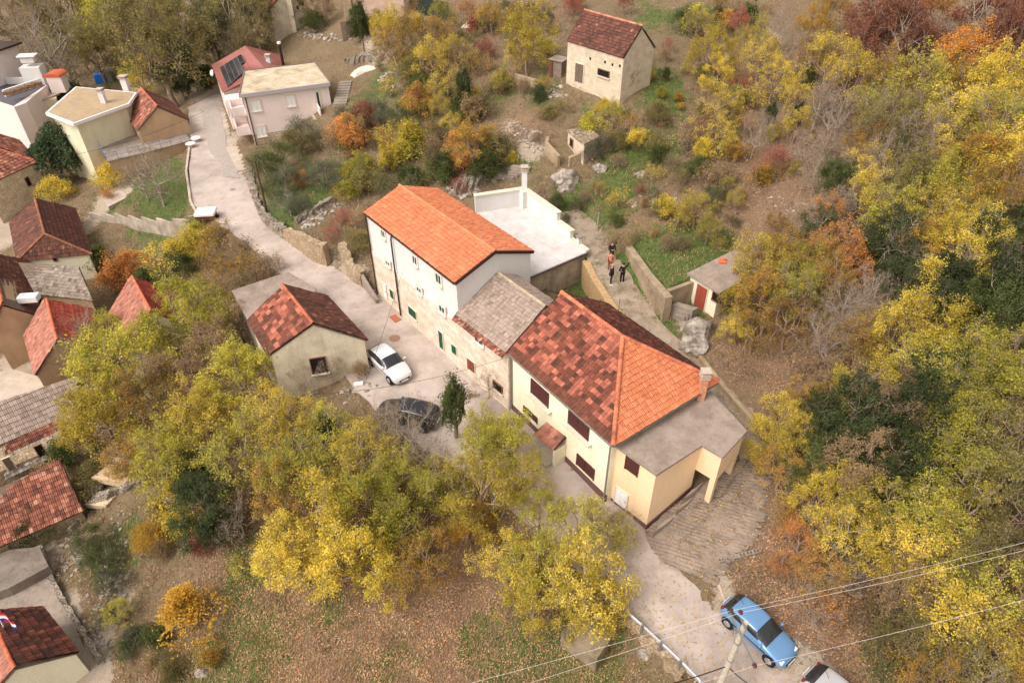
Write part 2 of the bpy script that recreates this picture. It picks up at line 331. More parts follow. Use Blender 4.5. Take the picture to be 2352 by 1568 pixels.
# ---------------------------------------------------------------- roofs
def tiles(parent,poly,pal,mat,tw=.24,tl=.38,name='roof_tiles',seed=1,amp=.03,lift=.03,prof=(0,1,.25,1,0)):
    """one roof slope of separate clay tiles; poly[0]-poly[1] is the eave"""
    P3=[np.array(p,float) for p in poly];o=P3[0];ex=unit(P3[1]-P3[0]);nn=unit(np.cross(ex,P3[2]-P3[0]))
    if nn[2]<0: nn=-nn
    ey=np.cross(nn,ex);ey=ey if ey[2]>0 else -ey
    q=np.array([[(p-o)@ex,(p-o)@ey] for p in P3]);H=q[:,1].max();nr=max(1,int(round(H/tl)));tl=H/nr
    rng=np.random.RandomState(seed)
    x0_,x1_=q[:,0].min(),q[:,0].max()
    def ys(x):
        x=min(max(x,x0_+1e-4),x1_-1e-4);o_=[]
        for i in range(len(q)):
            a,b=q[i],q[(i+1)%len(q)]
            if (a[0]-x)*(b[0]-x)<=0 and abs(a[0]-b[0])>1e-9: o_.append(a[1]+(x-a[0])/(b[0]-a[0])*(b[1]-a[1]))
        return (min(o_),max(o_)) if o_ else (0,0)
    V=[];Fs=[];C=[];ns=len(prof);c0=int(math.floor(x0_/tw));c1=int(math.ceil(x1_/tw))
    cols_=[]
    for i in range(c0,c1):
        xs_=[min(max(i*tw+tw*.97*k/(ns-1),x0_),x1_) for k in range(ns)];cols_.append((i,xs_,[ys(x) for x in xs_],ys(i*tw+tw/2)))
    for j in range(nr):
        y0=j*tl;y1=y0+tl
        for i,xs_,yy_,ym in cols_:
            if y0>max(v[1] for v in yy_)-.02 or y1<min(v[0] for v in yy_)+.02: continue
            n=len(V);col=np.array(pal(rng,i,j,i*tw,y0,nr));soot_shade=col*np.array([.36,.34,.34,1]);soot_shade[3]=1;dz=rng.normal(0,.006);dy=rng.normal(0,.012)  # front face darkened: dirt plus the shadow line between courses, put into the colour
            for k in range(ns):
                for yy,zz,cl in ((y0-.03+dy,-.03,soot_shade),(y0-.03+dy,lift+.03,soot_shade),(y0-.03+dy,lift+.03,col),(y1+.02,lift-.015,col)):
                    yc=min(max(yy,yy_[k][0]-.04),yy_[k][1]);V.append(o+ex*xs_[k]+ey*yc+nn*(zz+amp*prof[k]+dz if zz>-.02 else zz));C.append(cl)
            for k in range(ns-1):
                a=n+4*k;b=a+4;Fs+=[(a,b,b+1,a+1),(a+2,b+2,b+3,a+3)]
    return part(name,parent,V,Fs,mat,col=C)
def ridge(parent,a,b,mat,col,r=.11,step=.36,name='ridge_tiles',seed=5):
    a=np.array(a,float);b=np.array(b,float);L=np.linalg.norm(b-a);n=max(1,int(L/step));d=(b-a)/L;s=unit(np.cross(d,[0,0,1]));u=np.cross(s,d);rng=np.random.RandomState(seed)
    V=[];Fs=[];C=[]
    for i in range(n):
        c=col(rng);p0=a+d*(L*i/n-.02);p1=a+d*(L*(i+1)/n+.03);k=len(V)
        for p,rr in ((p0,r*1.12),(p1,r*.95)):
            for t in np.linspace(-.15,math.pi+.15,7): V.append(p+s*rr*math.cos(t)+u*(rr*math.sin(t)+.0));C.append(c)
        Fs+=[(k+j,k+j+1,k+8+j,k+7+j) for j in range(6)]+[tuple(range(k,k+7))]
    return part(name,parent,V,Fs,mat,col=C)
def slab(parent,poly,th,mat,name='roof_deck',drop=.05):
    P3=[np.array(p,float) for p in poly];n=np.cross(P3[1]-P3[0],P3[2]-P3[0]);n=unit(n);n=n if n[2]>0 else -n
    k=len(P3);V=[p-n*drop for p in P3]+[p-n*(drop+th) for p in P3]
    return part(name,parent,V,[tuple(range(k)),tuple(range(k,2*k))[::-1]]+[(i,k+i,k+(i+1)%k,(i+1)%k) for i in range(k)],mat)
def C3(*c): return srgb(*c)
def pal_mix(cols,ws,jit=.12,patch=None):
    cols=[np.array(srgb(*c)) for c in cols];ws=np.array(ws)/sum(ws)
    def f(r,i,j,x,y,nr):
        k=r.choice(len(cols),p=ws);c=cols[k]*(1+r.normal(0,jit));c[3]=1;return np.clip(c,0,1)
    return f
# ---------------------------------------------------------------- ground
BLOBS=[ # photo x, y, radius, channel (0 grass, 1 leaf litter, 2 pale stone and gravel), strength
(1560,610,95,0,1.6),(1640,575,65,0,1.3),(1500,620,55,0,1.2),(1420,400,70,0,.7),(1300,470,50,0,.7),(1520,200,60,0,.7),(1450,330,60,0,.6),(1250,230,60,0,.5),(1560,330,60,0,.6),(1350,250,40,0,.5),(1620,60,70,0,.6),(1480,20,70,0,.5),(960,260,60,0,.5),(330,430,55,0,.8),(400,480,45,0,.6),(660,480,55,0,1),(740,430,60,0,.8),(640,420,50,0,.7),(1390,470,60,0,.5),(1450,420,80,0,.35),
(1300,420,40,0,.7),(1200,370,40,0,.5),(880,180,60,0,.6),(1280,160,50,0,.3),(290,1230,60,0,.55),(250,1290,50,0,.5),(560,1240,40,0,.4),(1180,1520,120,0,.35),(1350,1500,90,0,.9),(900,1540,90,0,.55),(760,1400,40,0,.5),(1080,1450,40,0,.5),
(600,1480,70,0,.7),(500,1560,90,0,1),(560,1330,45,0,.7),(740,780,40,0,.3),(1340,670,50,0,.8),(2050,1520,60,0,.7),(1750,1360,40,0,.4),(2100,1568,80,0,.4),(460,560,50,0,.5),(820,850,40,0,.4),(150,80,70,0,.5),(300,150,60,0,.6),(1050,240,50,0,.5),(1150,240,40,0,.4),
(760,1330,230,1,1.0),(1000,1450,230,1,.95),(1350,1500,130,1,.8),(640,1400,120,1,.7),(500,1230,100,1,.6),(600,1200,70,1,.8),(1490,490,70,1,1.2),(1610,500,60,1,.8),(1760,450,90,1,1.0),(1740,560,70,1,.9),
(1830,800,110,1,.5),(1760,1180,60,1,1.2),(1740,1270,40,1,1),(1850,1230,130,1,1.1),(1760,1320,80,1,.8),(1900,1400,130,1,.9),(1650,820,40,1,.6),(1500,500,50,1,.5),(900,420,60,1,.3),(1100,60,80,1,.6),(1250,280,70,1,.5),(1520,330,70,1,.3),(400,640,60,1,.4),
(1360,560,40,2,1.2),(1340,520,30,2,1),(1670,1400,40,2,1.0),(1740,1480,60,2,.9),(1820,1540,70,2,1.1),(1900,1568,50,2,.8),(1660,1330,30,2,.6),(760,590,30,2,.5),(820,650,30,2,1),(800,620,30,2,.7),
(60,1330,60,2,1.3),(130,1420,50,2,1.4),(200,1500,45,2,1.4),(215,1568,40,2,1.3),(60,1280,50,2,1.0),(40,840,60,2,1.3),(90,890,50,2,1.1),(0,540,50,2,1.4),(20,500,40,2,1.2),(200,520,30,2,.8),(480,200,40,2,1.3),(520,330,26,2,1),(1220,340,45,2,.9),(1170,290,30,2,.6),(1440,290,20,2,.4),
(880,130,40,2,.7),(860,90,40,2,.7),(1270,215,35,2,.5),(1780,430,40,2,.5),(280,1380,50,2,.6),(230,1290,20,2,.5),(330,185,40,2,.8),(1290,400,25,2,.6),(700,1000,30,2,.4),(770,870,40,2,.3),(1590,760,40,2,.8),(1560,720,30,2,.5),(110,440,50,2,.5),(260,450,40,2,.9)]
cov=np.zeros(MX.shape+(3,))
for x,y,r,ch,s in BLOBS:
    p=G(x,y);rx=np.linalg.norm(G(x+r,y)[:2]-p[:2]);ry=max(rx*1.3,min(rx*3,np.linalg.norm(G(x,y-r*.8)[:2]-p[:2])))
    cov[...,ch]+=s*np.exp(-(((MX-p[0])/rx)**2+((MY-p[1])/ry)**2)*1.2)
wood=1/(1+np.exp(-((MX-(9+.12*MY))/3.)))*(MY<75);cov[...,1]+=.35*wood
cov[...,0]+=.25*(vnoise(MX,MY,6,11)>.6);cov[...,1]+=.3*(vnoise(MX,MY,5,12)>.62)
cov=np.clip(cov,0,1.2)
k=N('ground_cover');at=k.n('ShaderNodeAttribute');at.attribute_name='Col';sp=k.n('ShaderNodeSeparateColor');k.l(at.outputs[0],sp.inputs[0])
co=k.co();n1=k.noise(.35,8,.7,co);n2=k.noise(3.5,7,.75,co);n3=k.noise(16,5,.8,co);n4=k.noise(1.3,5,.7,co)
base=k.ramp(n2,[(.25,C3(72,60,46)),(.4,C3(110,94,72)),(.52,C3(134,114,90)),(.66,C3(108,102,70)),(.85,C3(170,150,126))])
grass=k.ramp(n2,[(.25,C3(44,58,30)),(.45,C3(74,92,44)),(.6,C3(96,110,56)),(.8,C3(136,130,84))])
lit=k.ramp(n3,[(.25,C3(78,66,52)),(.42,C3(114,96,76)),(.55,C3(144,118,96)),(.68,C3(172,142,116)),(.85,C3(128,104,82))])
sto=k.ramp(n3,[(.25,C3(128,112,96)),(.5,C3(176,160,142)),(.8,C3(206,194,176))])
def wmask(ch,lo,hi,nz):
    a=k.n('ShaderNodeMath',operation='MULTIPLY_ADD');a.inputs[1].default_value=1.;k.l(sp.outputs[ch],a.inputs[0])
    b=k.n('ShaderNodeMath',operation='MULTIPLY_ADD');b.inputs[1].default_value=1.3;b.inputs[2].default_value=-.65;k.l(nz,b.inputs[0]);k.l(b.outputs[0],a.inputs[2]);return k.ramp(a.outputs[0],[(lo,gray(0)),(hi,gray(1))])
x=k.mix(wmask(1,.3,.62,n2),base,lit);x=k.mix(wmask(0,.34,.62,n4),x,grass);x=k.mix(wmask(2,.42,.6,n2),x,sto)
x=k.mix(.6,x,k.ramp(n1,[(.3,gray(.72)),(.7,gray(1.18))]),'MULTIPLY')
k.bump(n3,.8,.12);GROUND=k.out(x,.95)
ny,nx=MX.shape;idx=np.arange(ny*nx).reshape(ny,nx)
Q=np.stack([idx[:-1,:-1],idx[:-1,1:],idx[1:,1:],idx[1:,:-1]],-1).reshape(-1,4)
V=np.stack([MX,MY,HZ],-1).reshape(-1,3);colr=np.concatenate([cov.reshape(-1,3),np.ones((len(V),1))],1)
single('ground',None,None,V,Q,GROUND,kind='structure',base=[0,0,0],col=colr,smooth=True)

def strip(name,rows,mat,sub=6,cross=6,jag=.18,seed=1,ext=0):
    L=[P(*a,z) for a,b,z in rows];R=[P(*b,z) for a,b,z in rows];rng=np.random.RandomState(seed);V=[];nrow=0
    for i in range(len(L)-1):
        for t in np.linspace(0,1,sub+1)[(0 if i==0 else 1):]:
            a=L[i]*(1-t)+L[i+1]*t;b=R[i]*(1-t)+R[i+1]*t;d=unit(b-a);ja=vnoise(np.array([a[0]]),np.array([a[1]]),.9,seed+5)[0];jb=vnoise(np.array([b[0]]),np.array([b[1]]),.9,seed+6)[0];a=a-d*jag*2*ja;b=b+d*(jag*2*jb+ext)
            for s in np.linspace(0,1,cross+1): V.append(a*(1-s)+b*s+np.array([0,0,.02*math.sin(math.pi*s)]))
            nrow+=1
    c=cross+1;Fs=[(i*c+j,i*c+j+1,(i+1)*c+j+1,(i+1)*c+j) for i in range(nrow-1) for j in range(cross)]
    n0=len(V);V+=[v-np.array([0,0,.2]) for v in V]
    for i in range(nrow-1): Fs+=[(i*c,(i+1)*c,n0+(i+1)*c,n0+i*c),(i*c+cross,n0+i*c+cross,n0+(i+1)*c+cross,(i+1)*c+cross)]
    return single(name,None,None,V,Fs,mat,kind='structure',base=[0,0,0])
k=N('worn_asphalt');co=k.co();a=k.noise(.22,6,.65,co);b=k.noise(30,4,.8,co);c=k.noise(1.1,7,.7,co)
x=k.ramp(a,[(.35,C3(152,139,131)),(.5,C3(179,165,156)),(.65,C3(194,180,170))])
x=k.mix(k.ramp(c,[(.5,gray(0)),(.68,gray(.5))]),x,C3(146,128,114));x=k.mix(.5,x,k.ramp(b,[(.3,gray(.78)),(.7,gray(1.15))]),'MULTIPLY')
cr=k.n('ShaderNodeTexVoronoi',feature='DISTANCE_TO_EDGE');cr.inputs['Scale'].default_value=.28
dn=k.n('ShaderNodeTexNoise');dn.inputs['Scale'].default_value=1.2;k.l(co,dn.inputs['Vector']);va=k.n('ShaderNodeVectorMath',operation='MULTIPLY_ADD');k.l(dn.outputs[1],va.inputs[0]);va.inputs[1].default_value=(.9,.9,.9);k.l(co,va.inputs[2]);k.l(va.outputs[0],cr.inputs['Vector'])
x=k.mix(k.ramp(cr.outputs[0],[(.0,gray(.3)),(.006,gray(0))]),x,C3(104,92,82));k.bump(b,.25,.01);ASPH=k.out(x,.9)
k=N('cobbled_concrete');co=k.co();a=k.noise(.8,6,.7,co);b=k.noise(22,5,.8,co);v=k.n('ShaderNodeTexVoronoi',feature='DISTANCE_TO_EDGE');v.inputs['Scale'].default_value=7;k.l(co,v.inputs['Vector'])
x=k.ramp(a,[(.35,C3(140,122,106)),(.6,C3(172,156,138))]);x=k.mix(k.ramp(v.outputs[0],[(0,gray(.4)),(.1,gray(0))]),x,C3(104,92,70));x=k.mix(k.ramp(k.noise(.9,7,.75,co),[(.5,gray(0)),(.62,gray(.75))]),x,C3(96,88,52));x=k.mix(.6,x,k.ramp(b,[(.3,gray(.65)),(.7,gray(1.2))]),'MULTIPLY')
k.bump(v.outputs[0],.6,.06);COBB=k.out(x,.95)
CONC=concrete('weathered_concrete',C3(160,146,134),C3(98,86,76))
CONCL=concrete('pale_concrete',C3(196,182,166),C3(140,124,106),.45)
strip('road',ROAD,ASPH,ext=.4)
strip('asphalt_patch',[((464,252),(496,238),2.05),((472,300),(510,281),2.06),((482,345),(520,336),2.16),((512,380),(541,385),2.24),((514,405),(549,410),2.27)],plain('grey_asphalt',C3(164,154,146),.95,var=.35),jag=.12,seed=9)
strip('path',PATH,COBB,cross=8)
# ribbed concrete ramp: real ribs across the slope
def ramp_mesh():
    L=[P(*a,z) for a,b,z in RAMP];R=[P(*b,z) for a,b,z in RAMP];V=[];nr=0;rng=np.random.RandomState(4)
    for i in range(len(L)-1):
        m=int(np.linalg.norm((L[i]+R[i]-L[i+1]-R[i+1])/2)/.2);C_=33
        pan=rng.normal(0,.035,6);sl=rng.normal(0,.05,6)
        for t in np.arange(m)/m:
            a=L[i]*(1-t)+L[i+1]*t;b=R[i]*(1-t)+R[i+1]*t;a2=a+(L[i+1]-L[i])*.45/m;b2=b+(R[i+1]-R[i])*.45/m;b=b+unit(b-a)*rng.normal(0,.25)
            for p,q,h in ((a,b,.0),(a2,b2,.06)):
                for s in np.linspace(0,1,C_):
                    k_=int(s*4.99);w=vnoise(np.array([(p*(1-s)+q*s)[0]]),np.array([(p*(1-s)+q*s)[1]]),.7,33)[0]
                    V.append(p*(1-s)+q*s+np.array([rng.normal(0,.015)+sl[k_]*2,rng.normal(0,.015)+sl[k_],h*(1.3*w if w>.35 else .1)*(1 if s<.72 else .4)+pan[k_]+rng.normal(0,.008)-(.05 if abs((s*5)%1-.02)<.03 else 0)]))
                nr+=1
    return V,[(i*33+j,i*33+j+1,(i+1)*33+j+1,(i+1)*33+j) for i in range(nr-1) for j in range(32)]
V,Fs=ramp_mesh();single('ramp',None,None,V,Fs,concrete('ramp_concrete',C3(150,134,120),C3(92,80,68),.7),kind='structure',base=[0,0,0])
def pave(name,px,z,mat,th=.25,dz=0):
    w=[P(x,y,zz) for (x,y),zz in zip(px,z if hasattr(z,'__len__') else [z]*len(px))]
    mb=MB();mb.prism([p[:2] for p in w],[p[2]-th for p in w],[p[2]+dz for p in w]);o=mb.single(name,None,None,mat,kind='structure',base=[0,0,0]);return o

# ---------------------------------------------------------------- building pieces
TERRA=tilemat('old_terracotta',.75);TCLEAN=tilemat('clean_terracotta',.12,fine=.12);TGREY=tilemat('grey_tile',.35,C3(86,74,62),fine=.3)
TBROWN=tilemat('brown_tile',.5)
p_new=pal_mix([(202,122,84),(194,114,78),(210,132,96)],[3,2,1],.04)
p_pink=pal_mix([(168,112,94),(158,104,88),(178,124,106),(142,92,78)],[3,3,2,1],.06)
p_grey=pal_mix([(160,142,130),(152,134,122),(167,149,137),(140,122,110)],[3,3,2,1],.04)
p_brown=pal_mix([(100,64,54),(114,72,58),(88,56,48),(142,92,70)],[4,3,3,.6],.1)
p_dark=pal_mix([(108,62,50),(88,52,44),(74,48,42),(142,84,64)],[4,3,2,1],.12)
p_oldred=pal_mix([(156,98,78),(138,84,68),(118,72,60),(176,118,96),(190,148,124)],[4,4,3,2,.7],.1)
def p_checker(r,i,j,x,y,nr):
    b=np.random.RandomState((i//2*73+j*191+7)%99991).rand()*.8+r.rand()*.2
    h=j/nr;thr=.42+.16*math.sin(i*.13+j*.3)
    if h>.85: thr+=.3
    c=C3(184,112,90) if b<thr*.45 else (C3(160,94,76) if b<thr else (C3(122,70,54) if b<.75 else C3(94,58,48)))
    if j<2: c=C3(112,68,54)
    c=np.array(c)*(1+r.normal(0,.13));c[3]=1;return np.clip(c,0,1)
PL_WHITE=plaster('white_render',(.70,.68,.66,1),C3(190,176,160),.25)
PL_CREAM=plaster('cream_render',C3(238,232,206),C3(186,168,130),.3)
PL_PEACH=plaster('peach_render',C3(238,208,170),C3(212,178,138),.25)
PL_PINK=plaster('pink_render',C3(232,216,210),C3(196,176,164),.25)
PL_TAN=plaster('stained_render',C3(212,200,176),C3(120,104,84),.6,.6)
PL_BEIGE=plaster('beige_render',C3(184,154,122),C3(130,108,84),.45)
PL_PALEY=plaster('pale_yellow_render',C3(224,216,186),C3(170,160,134),.35)
STONE=ashlar('dressed_limestone',C3(228,212,196),C3(206,186,166),C3(184,162,138),.62,.33,.012)
STONE2=ashlar('small_block_stone',C3(206,190,166),C3(184,166,142),C3(140,120,96),.5,.26,.02)
BLOCK=ashlar('hut_block_wall',C3(214,198,176),C3(200,184,160),C3(182,164,138),.6,.25,.01,.3)
DRY=rubble('dry_stone',C3(182,170,154),C3(142,130,116),C3(92,82,72),6,.7)
RUB=rubble('mortared_rubble',C3(192,172,146),C3(160,136,108),C3(132,114,92),5.5,.5)
GREENP=plain('green_paint',C3(30,78,62),.5);BROWNP=plain('brown_paint',C3(82,46,44),.5);DARK=plain('dark_metal',C3(54,40,38),.5);WHITEP=plain('white_paint',(.8,.79,.77,1),.45)
GUT=plain('brown_gutter',C3(62,42,38),.45);GREYP=plain('grey_metal',C3(140,134,128),.5,.3);FRAME=plain('pale_frame',C3(214,202,182),.6);GL=glass();WOOD=plain('weathered_wood',C3(112,96,84),.85,var=.4)
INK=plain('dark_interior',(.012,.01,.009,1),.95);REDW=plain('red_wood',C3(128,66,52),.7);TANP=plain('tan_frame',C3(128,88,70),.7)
def facing(a,b):
    n=np.array([-(b[1]-a[1]),b[0]-a[0],0.]);n/=np.linalg.norm(n)
    return n if n[:2]@(CAM[:2]-np.array(a[:2]))>0 else -n
def opening(parent,pl,tl,br,kind='window',name='window',label=None,split=2,sill=True,rim=.06,dep=.05):
    """window or door set on the wall plane pl=(a,b); tl and br are its corners in the photo"""
    a,b=pl;p=PV(*tl,a,b);q=PV(*br,a,b);n=facing(a,b);t=q-p;t[2]=0;w=np.linalg.norm(t);t/=w;h=p[2]-q[2];c=(p+q)/2;up=np.array([0,0,1.])
    if kind=='shutter' or kind=='gshutter':
        m=MB();g=.015
        for s in ((-1,1) if split==2 else (0,)):
            ww=w/(4 if split==2 else 2)-g
            m.box(c+t*s*(w/4)+n*.045,t*ww,n*.025,up*(h/2))
            for z in np.arange(-h/2+.05,h/2-.04,.075): m.box(c+t*s*(w/4)+n*.075+up*z,t*(ww-.05),n*.008,up*.016)
        o=m.part(name,parent,GREENP if kind=='gshutter' else BROWNP)
        f=MB()
        for s in (-1,1): f.box(c+t*s*(w/2+rim/2)+n*.03,t*rim/2,n*.045,up*(h/2+rim))
        f.box(c+up*(h/2+rim/2)+n*.03,t*w/2,n*.044,up*rim/2);f.part('frame',o,FRAME if kind=='gshutter' else BROWNP)
    elif kind=='door':
        m=MB();m.box(c+n*.02,t*w/2,n*.03,up*h/2)
        for s in (-.25,.25): m.box(c+t*w*s+n*.055,t*w*.18,n*.01,up*h*.4)
        o=m.part(name,parent,split)
        f=MB()
        for s in (-1,1): f.box(c+t*s*(w/2+rim/2)+n*.03,t*rim/2,n*.05,up*(h/2+rim))
        f.box(c+up*(h/2+rim/2)+n*.03,t*w/2,n*.049,up*rim/2);f.part('frame',o,FRAME)
        hd=MB();hd.box(c+t*w*.38+n*.08,t*.015,n*.03,up*.05);hd.part('handle',o,GREYP);return o
    elif kind=='hole':
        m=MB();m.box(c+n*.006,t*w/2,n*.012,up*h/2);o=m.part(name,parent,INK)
        f=MB()
        for s in (-1,1): f.box(c+t*s*(w/2+rim/2)+n*.03,t*rim/2,n*.05,up*(h/2+rim))
        for s in (-1,1): f.box(c+up*s*(h/2+rim/2)+n*.03,t*w/2,n*.049,up*rim/2)
        (f.box(c+n*.03,t*.035,n*.03,up*h/2) if w>1 and h>.7 else None);f.part('frame',o,TANP)
    else:
        m=MB();m.box(c+n*.0,t*w/2,n*.02,up*h/2);o=m.part(name,parent,GL if kind=='window' else WHITEP)
        f=MB();fm=kind
        for s in (-1,1): f.box(c+t*s*(w/2-.02)+n*.035,t*.022,n*.03,up*h/2)
        for s in (-1,1): f.box(c+up*s*(h/2-.03)+n*.035,t*(w/2-.065),n*.029,up*.035)
        if split==2: f.box(c+n*.035,t*.018,n*.028,up*(h/2-.065))
        if kind=='roller':
            for z in np.arange(-h/2+.1,h/2-.08,.09): f.box(c+n*.026+up*z,t*(w/2-.07),n*.008,up*.012)
        f.part('frame',o,WHITEP)
        g=MB()
        for s in (-1,1): g.box(c+t*s*(w/2+.07)+n*.02,t*.07,n*.045,up*(h/2+.14))
        g.box(c+up*(h/2+.07)+n*.02,t*w/2,n*.044,up*.07);g.part('surround',o,FRAME)
    if sill:
        s_=MB();s_.box(c-up*(h/2+.045)+n*.08,t*(w/2+.12),n*.11,up*.04);s_.part('sill',o,FRAME)
    if label:o['label']=label
    return o
def walls(parent,pts,z0,z1,mat,name='wall'):
    return MB().prism([p[:2] for p in pts],z0,z1).part(name,parent,mat,uvs=True)
def inset(pts,d):
    """move a ground outline inwards by d metres"""
    n=len(pts);a=sum(pts[i][0]*pts[(i+1)%n][1]-pts[(i+1)%n][0]*pts[i][1] for i in range(n));s=1 if a>0 else -1;o=[]
    dd=d if hasattr(d,'__len__') else [d]*n
    for i in range(n):
        p0,p1,p2=[np.array(pts[j%n][:2],float) for j in (i-1,i,i+1)]
        e1=unit(p1-p0);e2=unit(p2-p1);n1=np.array([-e1[1],e1[0]])*s;n2=np.array([-e2[1],e2[0]])*s
        M=np.array([n1,n2]);o.append(np.linalg.solve(M,[n1@p1+dd[(i-1)%n],n2@p1+dd[i]]))
    return o
def gable_house(name,label,E,ze,rise,zb,wallm,tm,pals,cat='house',over=.25,end=.08,tw=.24,tl=.38,hip=None,group=None,ridgec=(200,110,80),wallm2=None,rpx=None,seed=1,prof=(0,1,.25,1,0),amp=.03,fascia=None):
    """house under a two-slope roof; E: eave corners A,B,C,D in the photo, ridge parallel to AB"""
    A,B,C,D=[P(*e,ze) if len(e)==2 else np.array([e[0],e[1],ze]) for e in E]
    if D is None: D=A+C-B
    m0=(A+D)/2;m1=(B+C)/2
    if rpx: rise=zat(*rpx,m1)-ze
    R0=m0+[0,0,rise];R1=m1+[0,0,rise]
    if hip: R1=R1+(R0-R1)*hip
    b=(A+B+C+D)/4;t=thing(name,label,cat,[b[0],b[1],zb],group)
    I=inset([A,B,C,D],[over,end,over,end]);zt=ze+rise*(over/np.linalg.norm(D[:2]-A[:2])*2)-.13;tz=ze+rise-.13
    V=[(p[0],p[1],zb-1.5) for p in I]+[(p[0],p[1],zt) for p in I]
    g0=(I[0]+I[3])/2;g1=(I[1]+I[2])/2
    if hip: V+=[(g0[0],g0[1],tz)];Fs=[(0,4,5,1),(1,5,6,2),(2,6,7,3),(3,7,8,4,0),(4,8,5),(8,6,5),(8,7,6)]
    else: V+=[(g0[0],g0[1],tz),(g1[0],g1[1],tz)];Fs=[(0,4,5,1),(1,5,9,6,2),(2,6,7,3),(3,7,8,4,0),(4,8,9,5),(6,9,8,7)]
    Fs=[f[::-1] for f in Fs]
    w=part('wall',t,V,Fs,wallm,uv=wuv(V,Fs))
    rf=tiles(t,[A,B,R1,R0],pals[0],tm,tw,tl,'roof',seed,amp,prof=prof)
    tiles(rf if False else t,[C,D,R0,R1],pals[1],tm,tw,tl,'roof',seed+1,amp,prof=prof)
    slab(t,[A,B,R1,R0],.07,fascia or WOOD);slab(t,[C,D,R0,R1],.07,fascia or WOOD)
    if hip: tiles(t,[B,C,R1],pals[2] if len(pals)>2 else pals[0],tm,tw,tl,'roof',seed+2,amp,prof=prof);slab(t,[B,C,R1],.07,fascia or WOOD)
    rc=lambda r:tuple(np.clip(np.array(srgb(*ridgec))*(1+r.normal(0,.12)),0,1)[:3])+(1,)
    up=np.array([0,0,.05]);ridge(t,R0+up,R1+up,tm,rc)
    if hip:
        for q in (B,C): ridge(t,q+up,R1+up,tm,rc,name='hip_tiles')
    return t,dict(A=A,B=B,C=C,D=D,R0=R0,R1=R1,I=I)
def pl(I,i): n=len(I);return (I[i],I[(i+1)%n])
def pipe(parent,pts,r=.05,mat=None,name='downpipe'): return MB().tube(pts,r,8).part(name,parent,mat or GUT)
def chimney(parent,p,h,w=.22,mat=None,cap=True,name='chimney',z0=.6,bands=1):
    m=MB();m.box(p+np.array([0,0,(h-z0)/2]),[w,0,0],[0,w,0],[0,0,(h+z0)/2]);c=m.part(name,parent,mat or FRAME)
    if cap:
        m=MB()
        for b in range(bands): m.box(p+np.array([0,0,h+.03+b*.13]),[w*1.35,0,0],[0,w*1.35,0],[0,0,.03]);m.box(p+np.array([0,0,h+.09+b*.13]),[w*.8,0,0],[0,w*.8,0],[0,0,.035])
        m.box(p+np.array([0,0,h+.12+bands*.13]),[w*1.4,0,0],[0,w*1.4,0],[0,0,.035]);m.part('chimney_cap',c,CONCL)
    return c
def gutter(parent,a,b,mat=None,r=.07):
    a=np.array(a,float);b=np.array(b,float);d=unit(b-a);s=unit(np.cross(d,[0,0,1]));V=[];
    for p in (a,b):
        for t in np.linspace(math.pi,2*math.pi,7): V.append(p+s*r*math.cos(t)+np.array([0,0,r*math.sin(t)]))
        for t in np.linspace(2*math.pi,math.pi,7): V.append(p+s*r*.85*math.cos(t)+np.array([0,0,r*.85*math.sin(t)]))
    return part('gutter',parent,V,[(i,(i+1)%14,14+(i+1)%14,14+i) for i in range(14)],mat or GUT)

# ---------------------------------------------------------------- A: white and stone house with the new orange roof
T,h=gable_house('townhouse','tall three storey stone and white rendered house with a clean bright orange roof',
 [(835,487),(1045,650),(1225,577),(1003,432)],9.6,1.17,2.2,PL_WHITE,TCLEAN,[p_new,p_new],over=.16,end=.1,tw=.22,tl=.31,ridgec=(206,128,92),prof=(0,.7,.2,.7,0),amp=.02,fascia=GUT)
I=h['I'];PA=pl(I,0);PAend=pl(I,1);nA=facing(*PA);tA=np.append(unit(I[1]-I[0]),0)
LAND.append(('tall white and stone house',1000,600))
# stone lower storeys: a facing 6 cm proud of the render
zs=PV(905,610,*PA)[2]+.15
zs=6.15
eR=PV(1173,826,*PA)
m=MB();a=np.append(I[0],0)-tA*.03;b=np.append(I[1],0)+tA*.0
m.prism([a[:2]+nA[:2]*.07,b[:2]+nA[:2]*.07,b[:2]-nA[:2]*.2,a[:2]-nA[:2]*.2],1.2,zs);m.part('stone_facing',T,STONE,uvs=True)
for tl,br in [((875,524),(886.5,550)),((947,583),(960,613)),((1000.3,623),(1015.4,658))]: opening(T,PA,tl,br)
PA2=(I[0]+nA[:2]*.07,I[1]+nA[:2]*.07)
for tl,br in [((885.8,594.6),(897.2,614.6)),((957,654.7),(969.8,677.4)),((1008.7,696.4),(1023.5,724.8))]: opening(T,PA2,tl,br)
opening(T,PA2,(878.5,648),(891,686),'door',split=WHITEP,name='door',label='white door',sill=False)
opening(T,PA2,(896,662),(906.5,688),'gshutter',split=1);opening(T,PA2,(938.6,700.8),(958.3,734.8),'gshutter')
opening(T,PA2,(1008,757),(1020.5,804),'door',split=GREENP,name='door',label='green door',sill=False)
gutter(T,h['A']+nA*.06-[0,0,.05],h['B']+nA*.06-[0,0,.05]);gutter(T,h['C']-nA*.06-[0,0,.05],h['D']-nA*.06-[0,0,.05])
MB().add(*box((h['B']+h['R1'])/2+tA*.03-[0,0,.06],tA*.03,(h['R1']-h['B'])/2,np.array([0,0,.11]))).add(*box((h['C']+h['R1'])/2+tA*.03-[0,0,.06],tA*.03,(h['R1']-h['C'])/2,np.array([0,0,.11]))).part('verge_board',T,GUT)
o1=nA*.17
q0=PV(902,546,*PA);q1=PV(911,600,*PA);q2=PV(930,733,*PA);pipe(T,[q0+o1*.3+[0,0,.3],q0+o1-[0,0,.1],[q0[0],q0[1],q1[2]]+o1,[q0[0],q0[1],2.25]+o1],.06)
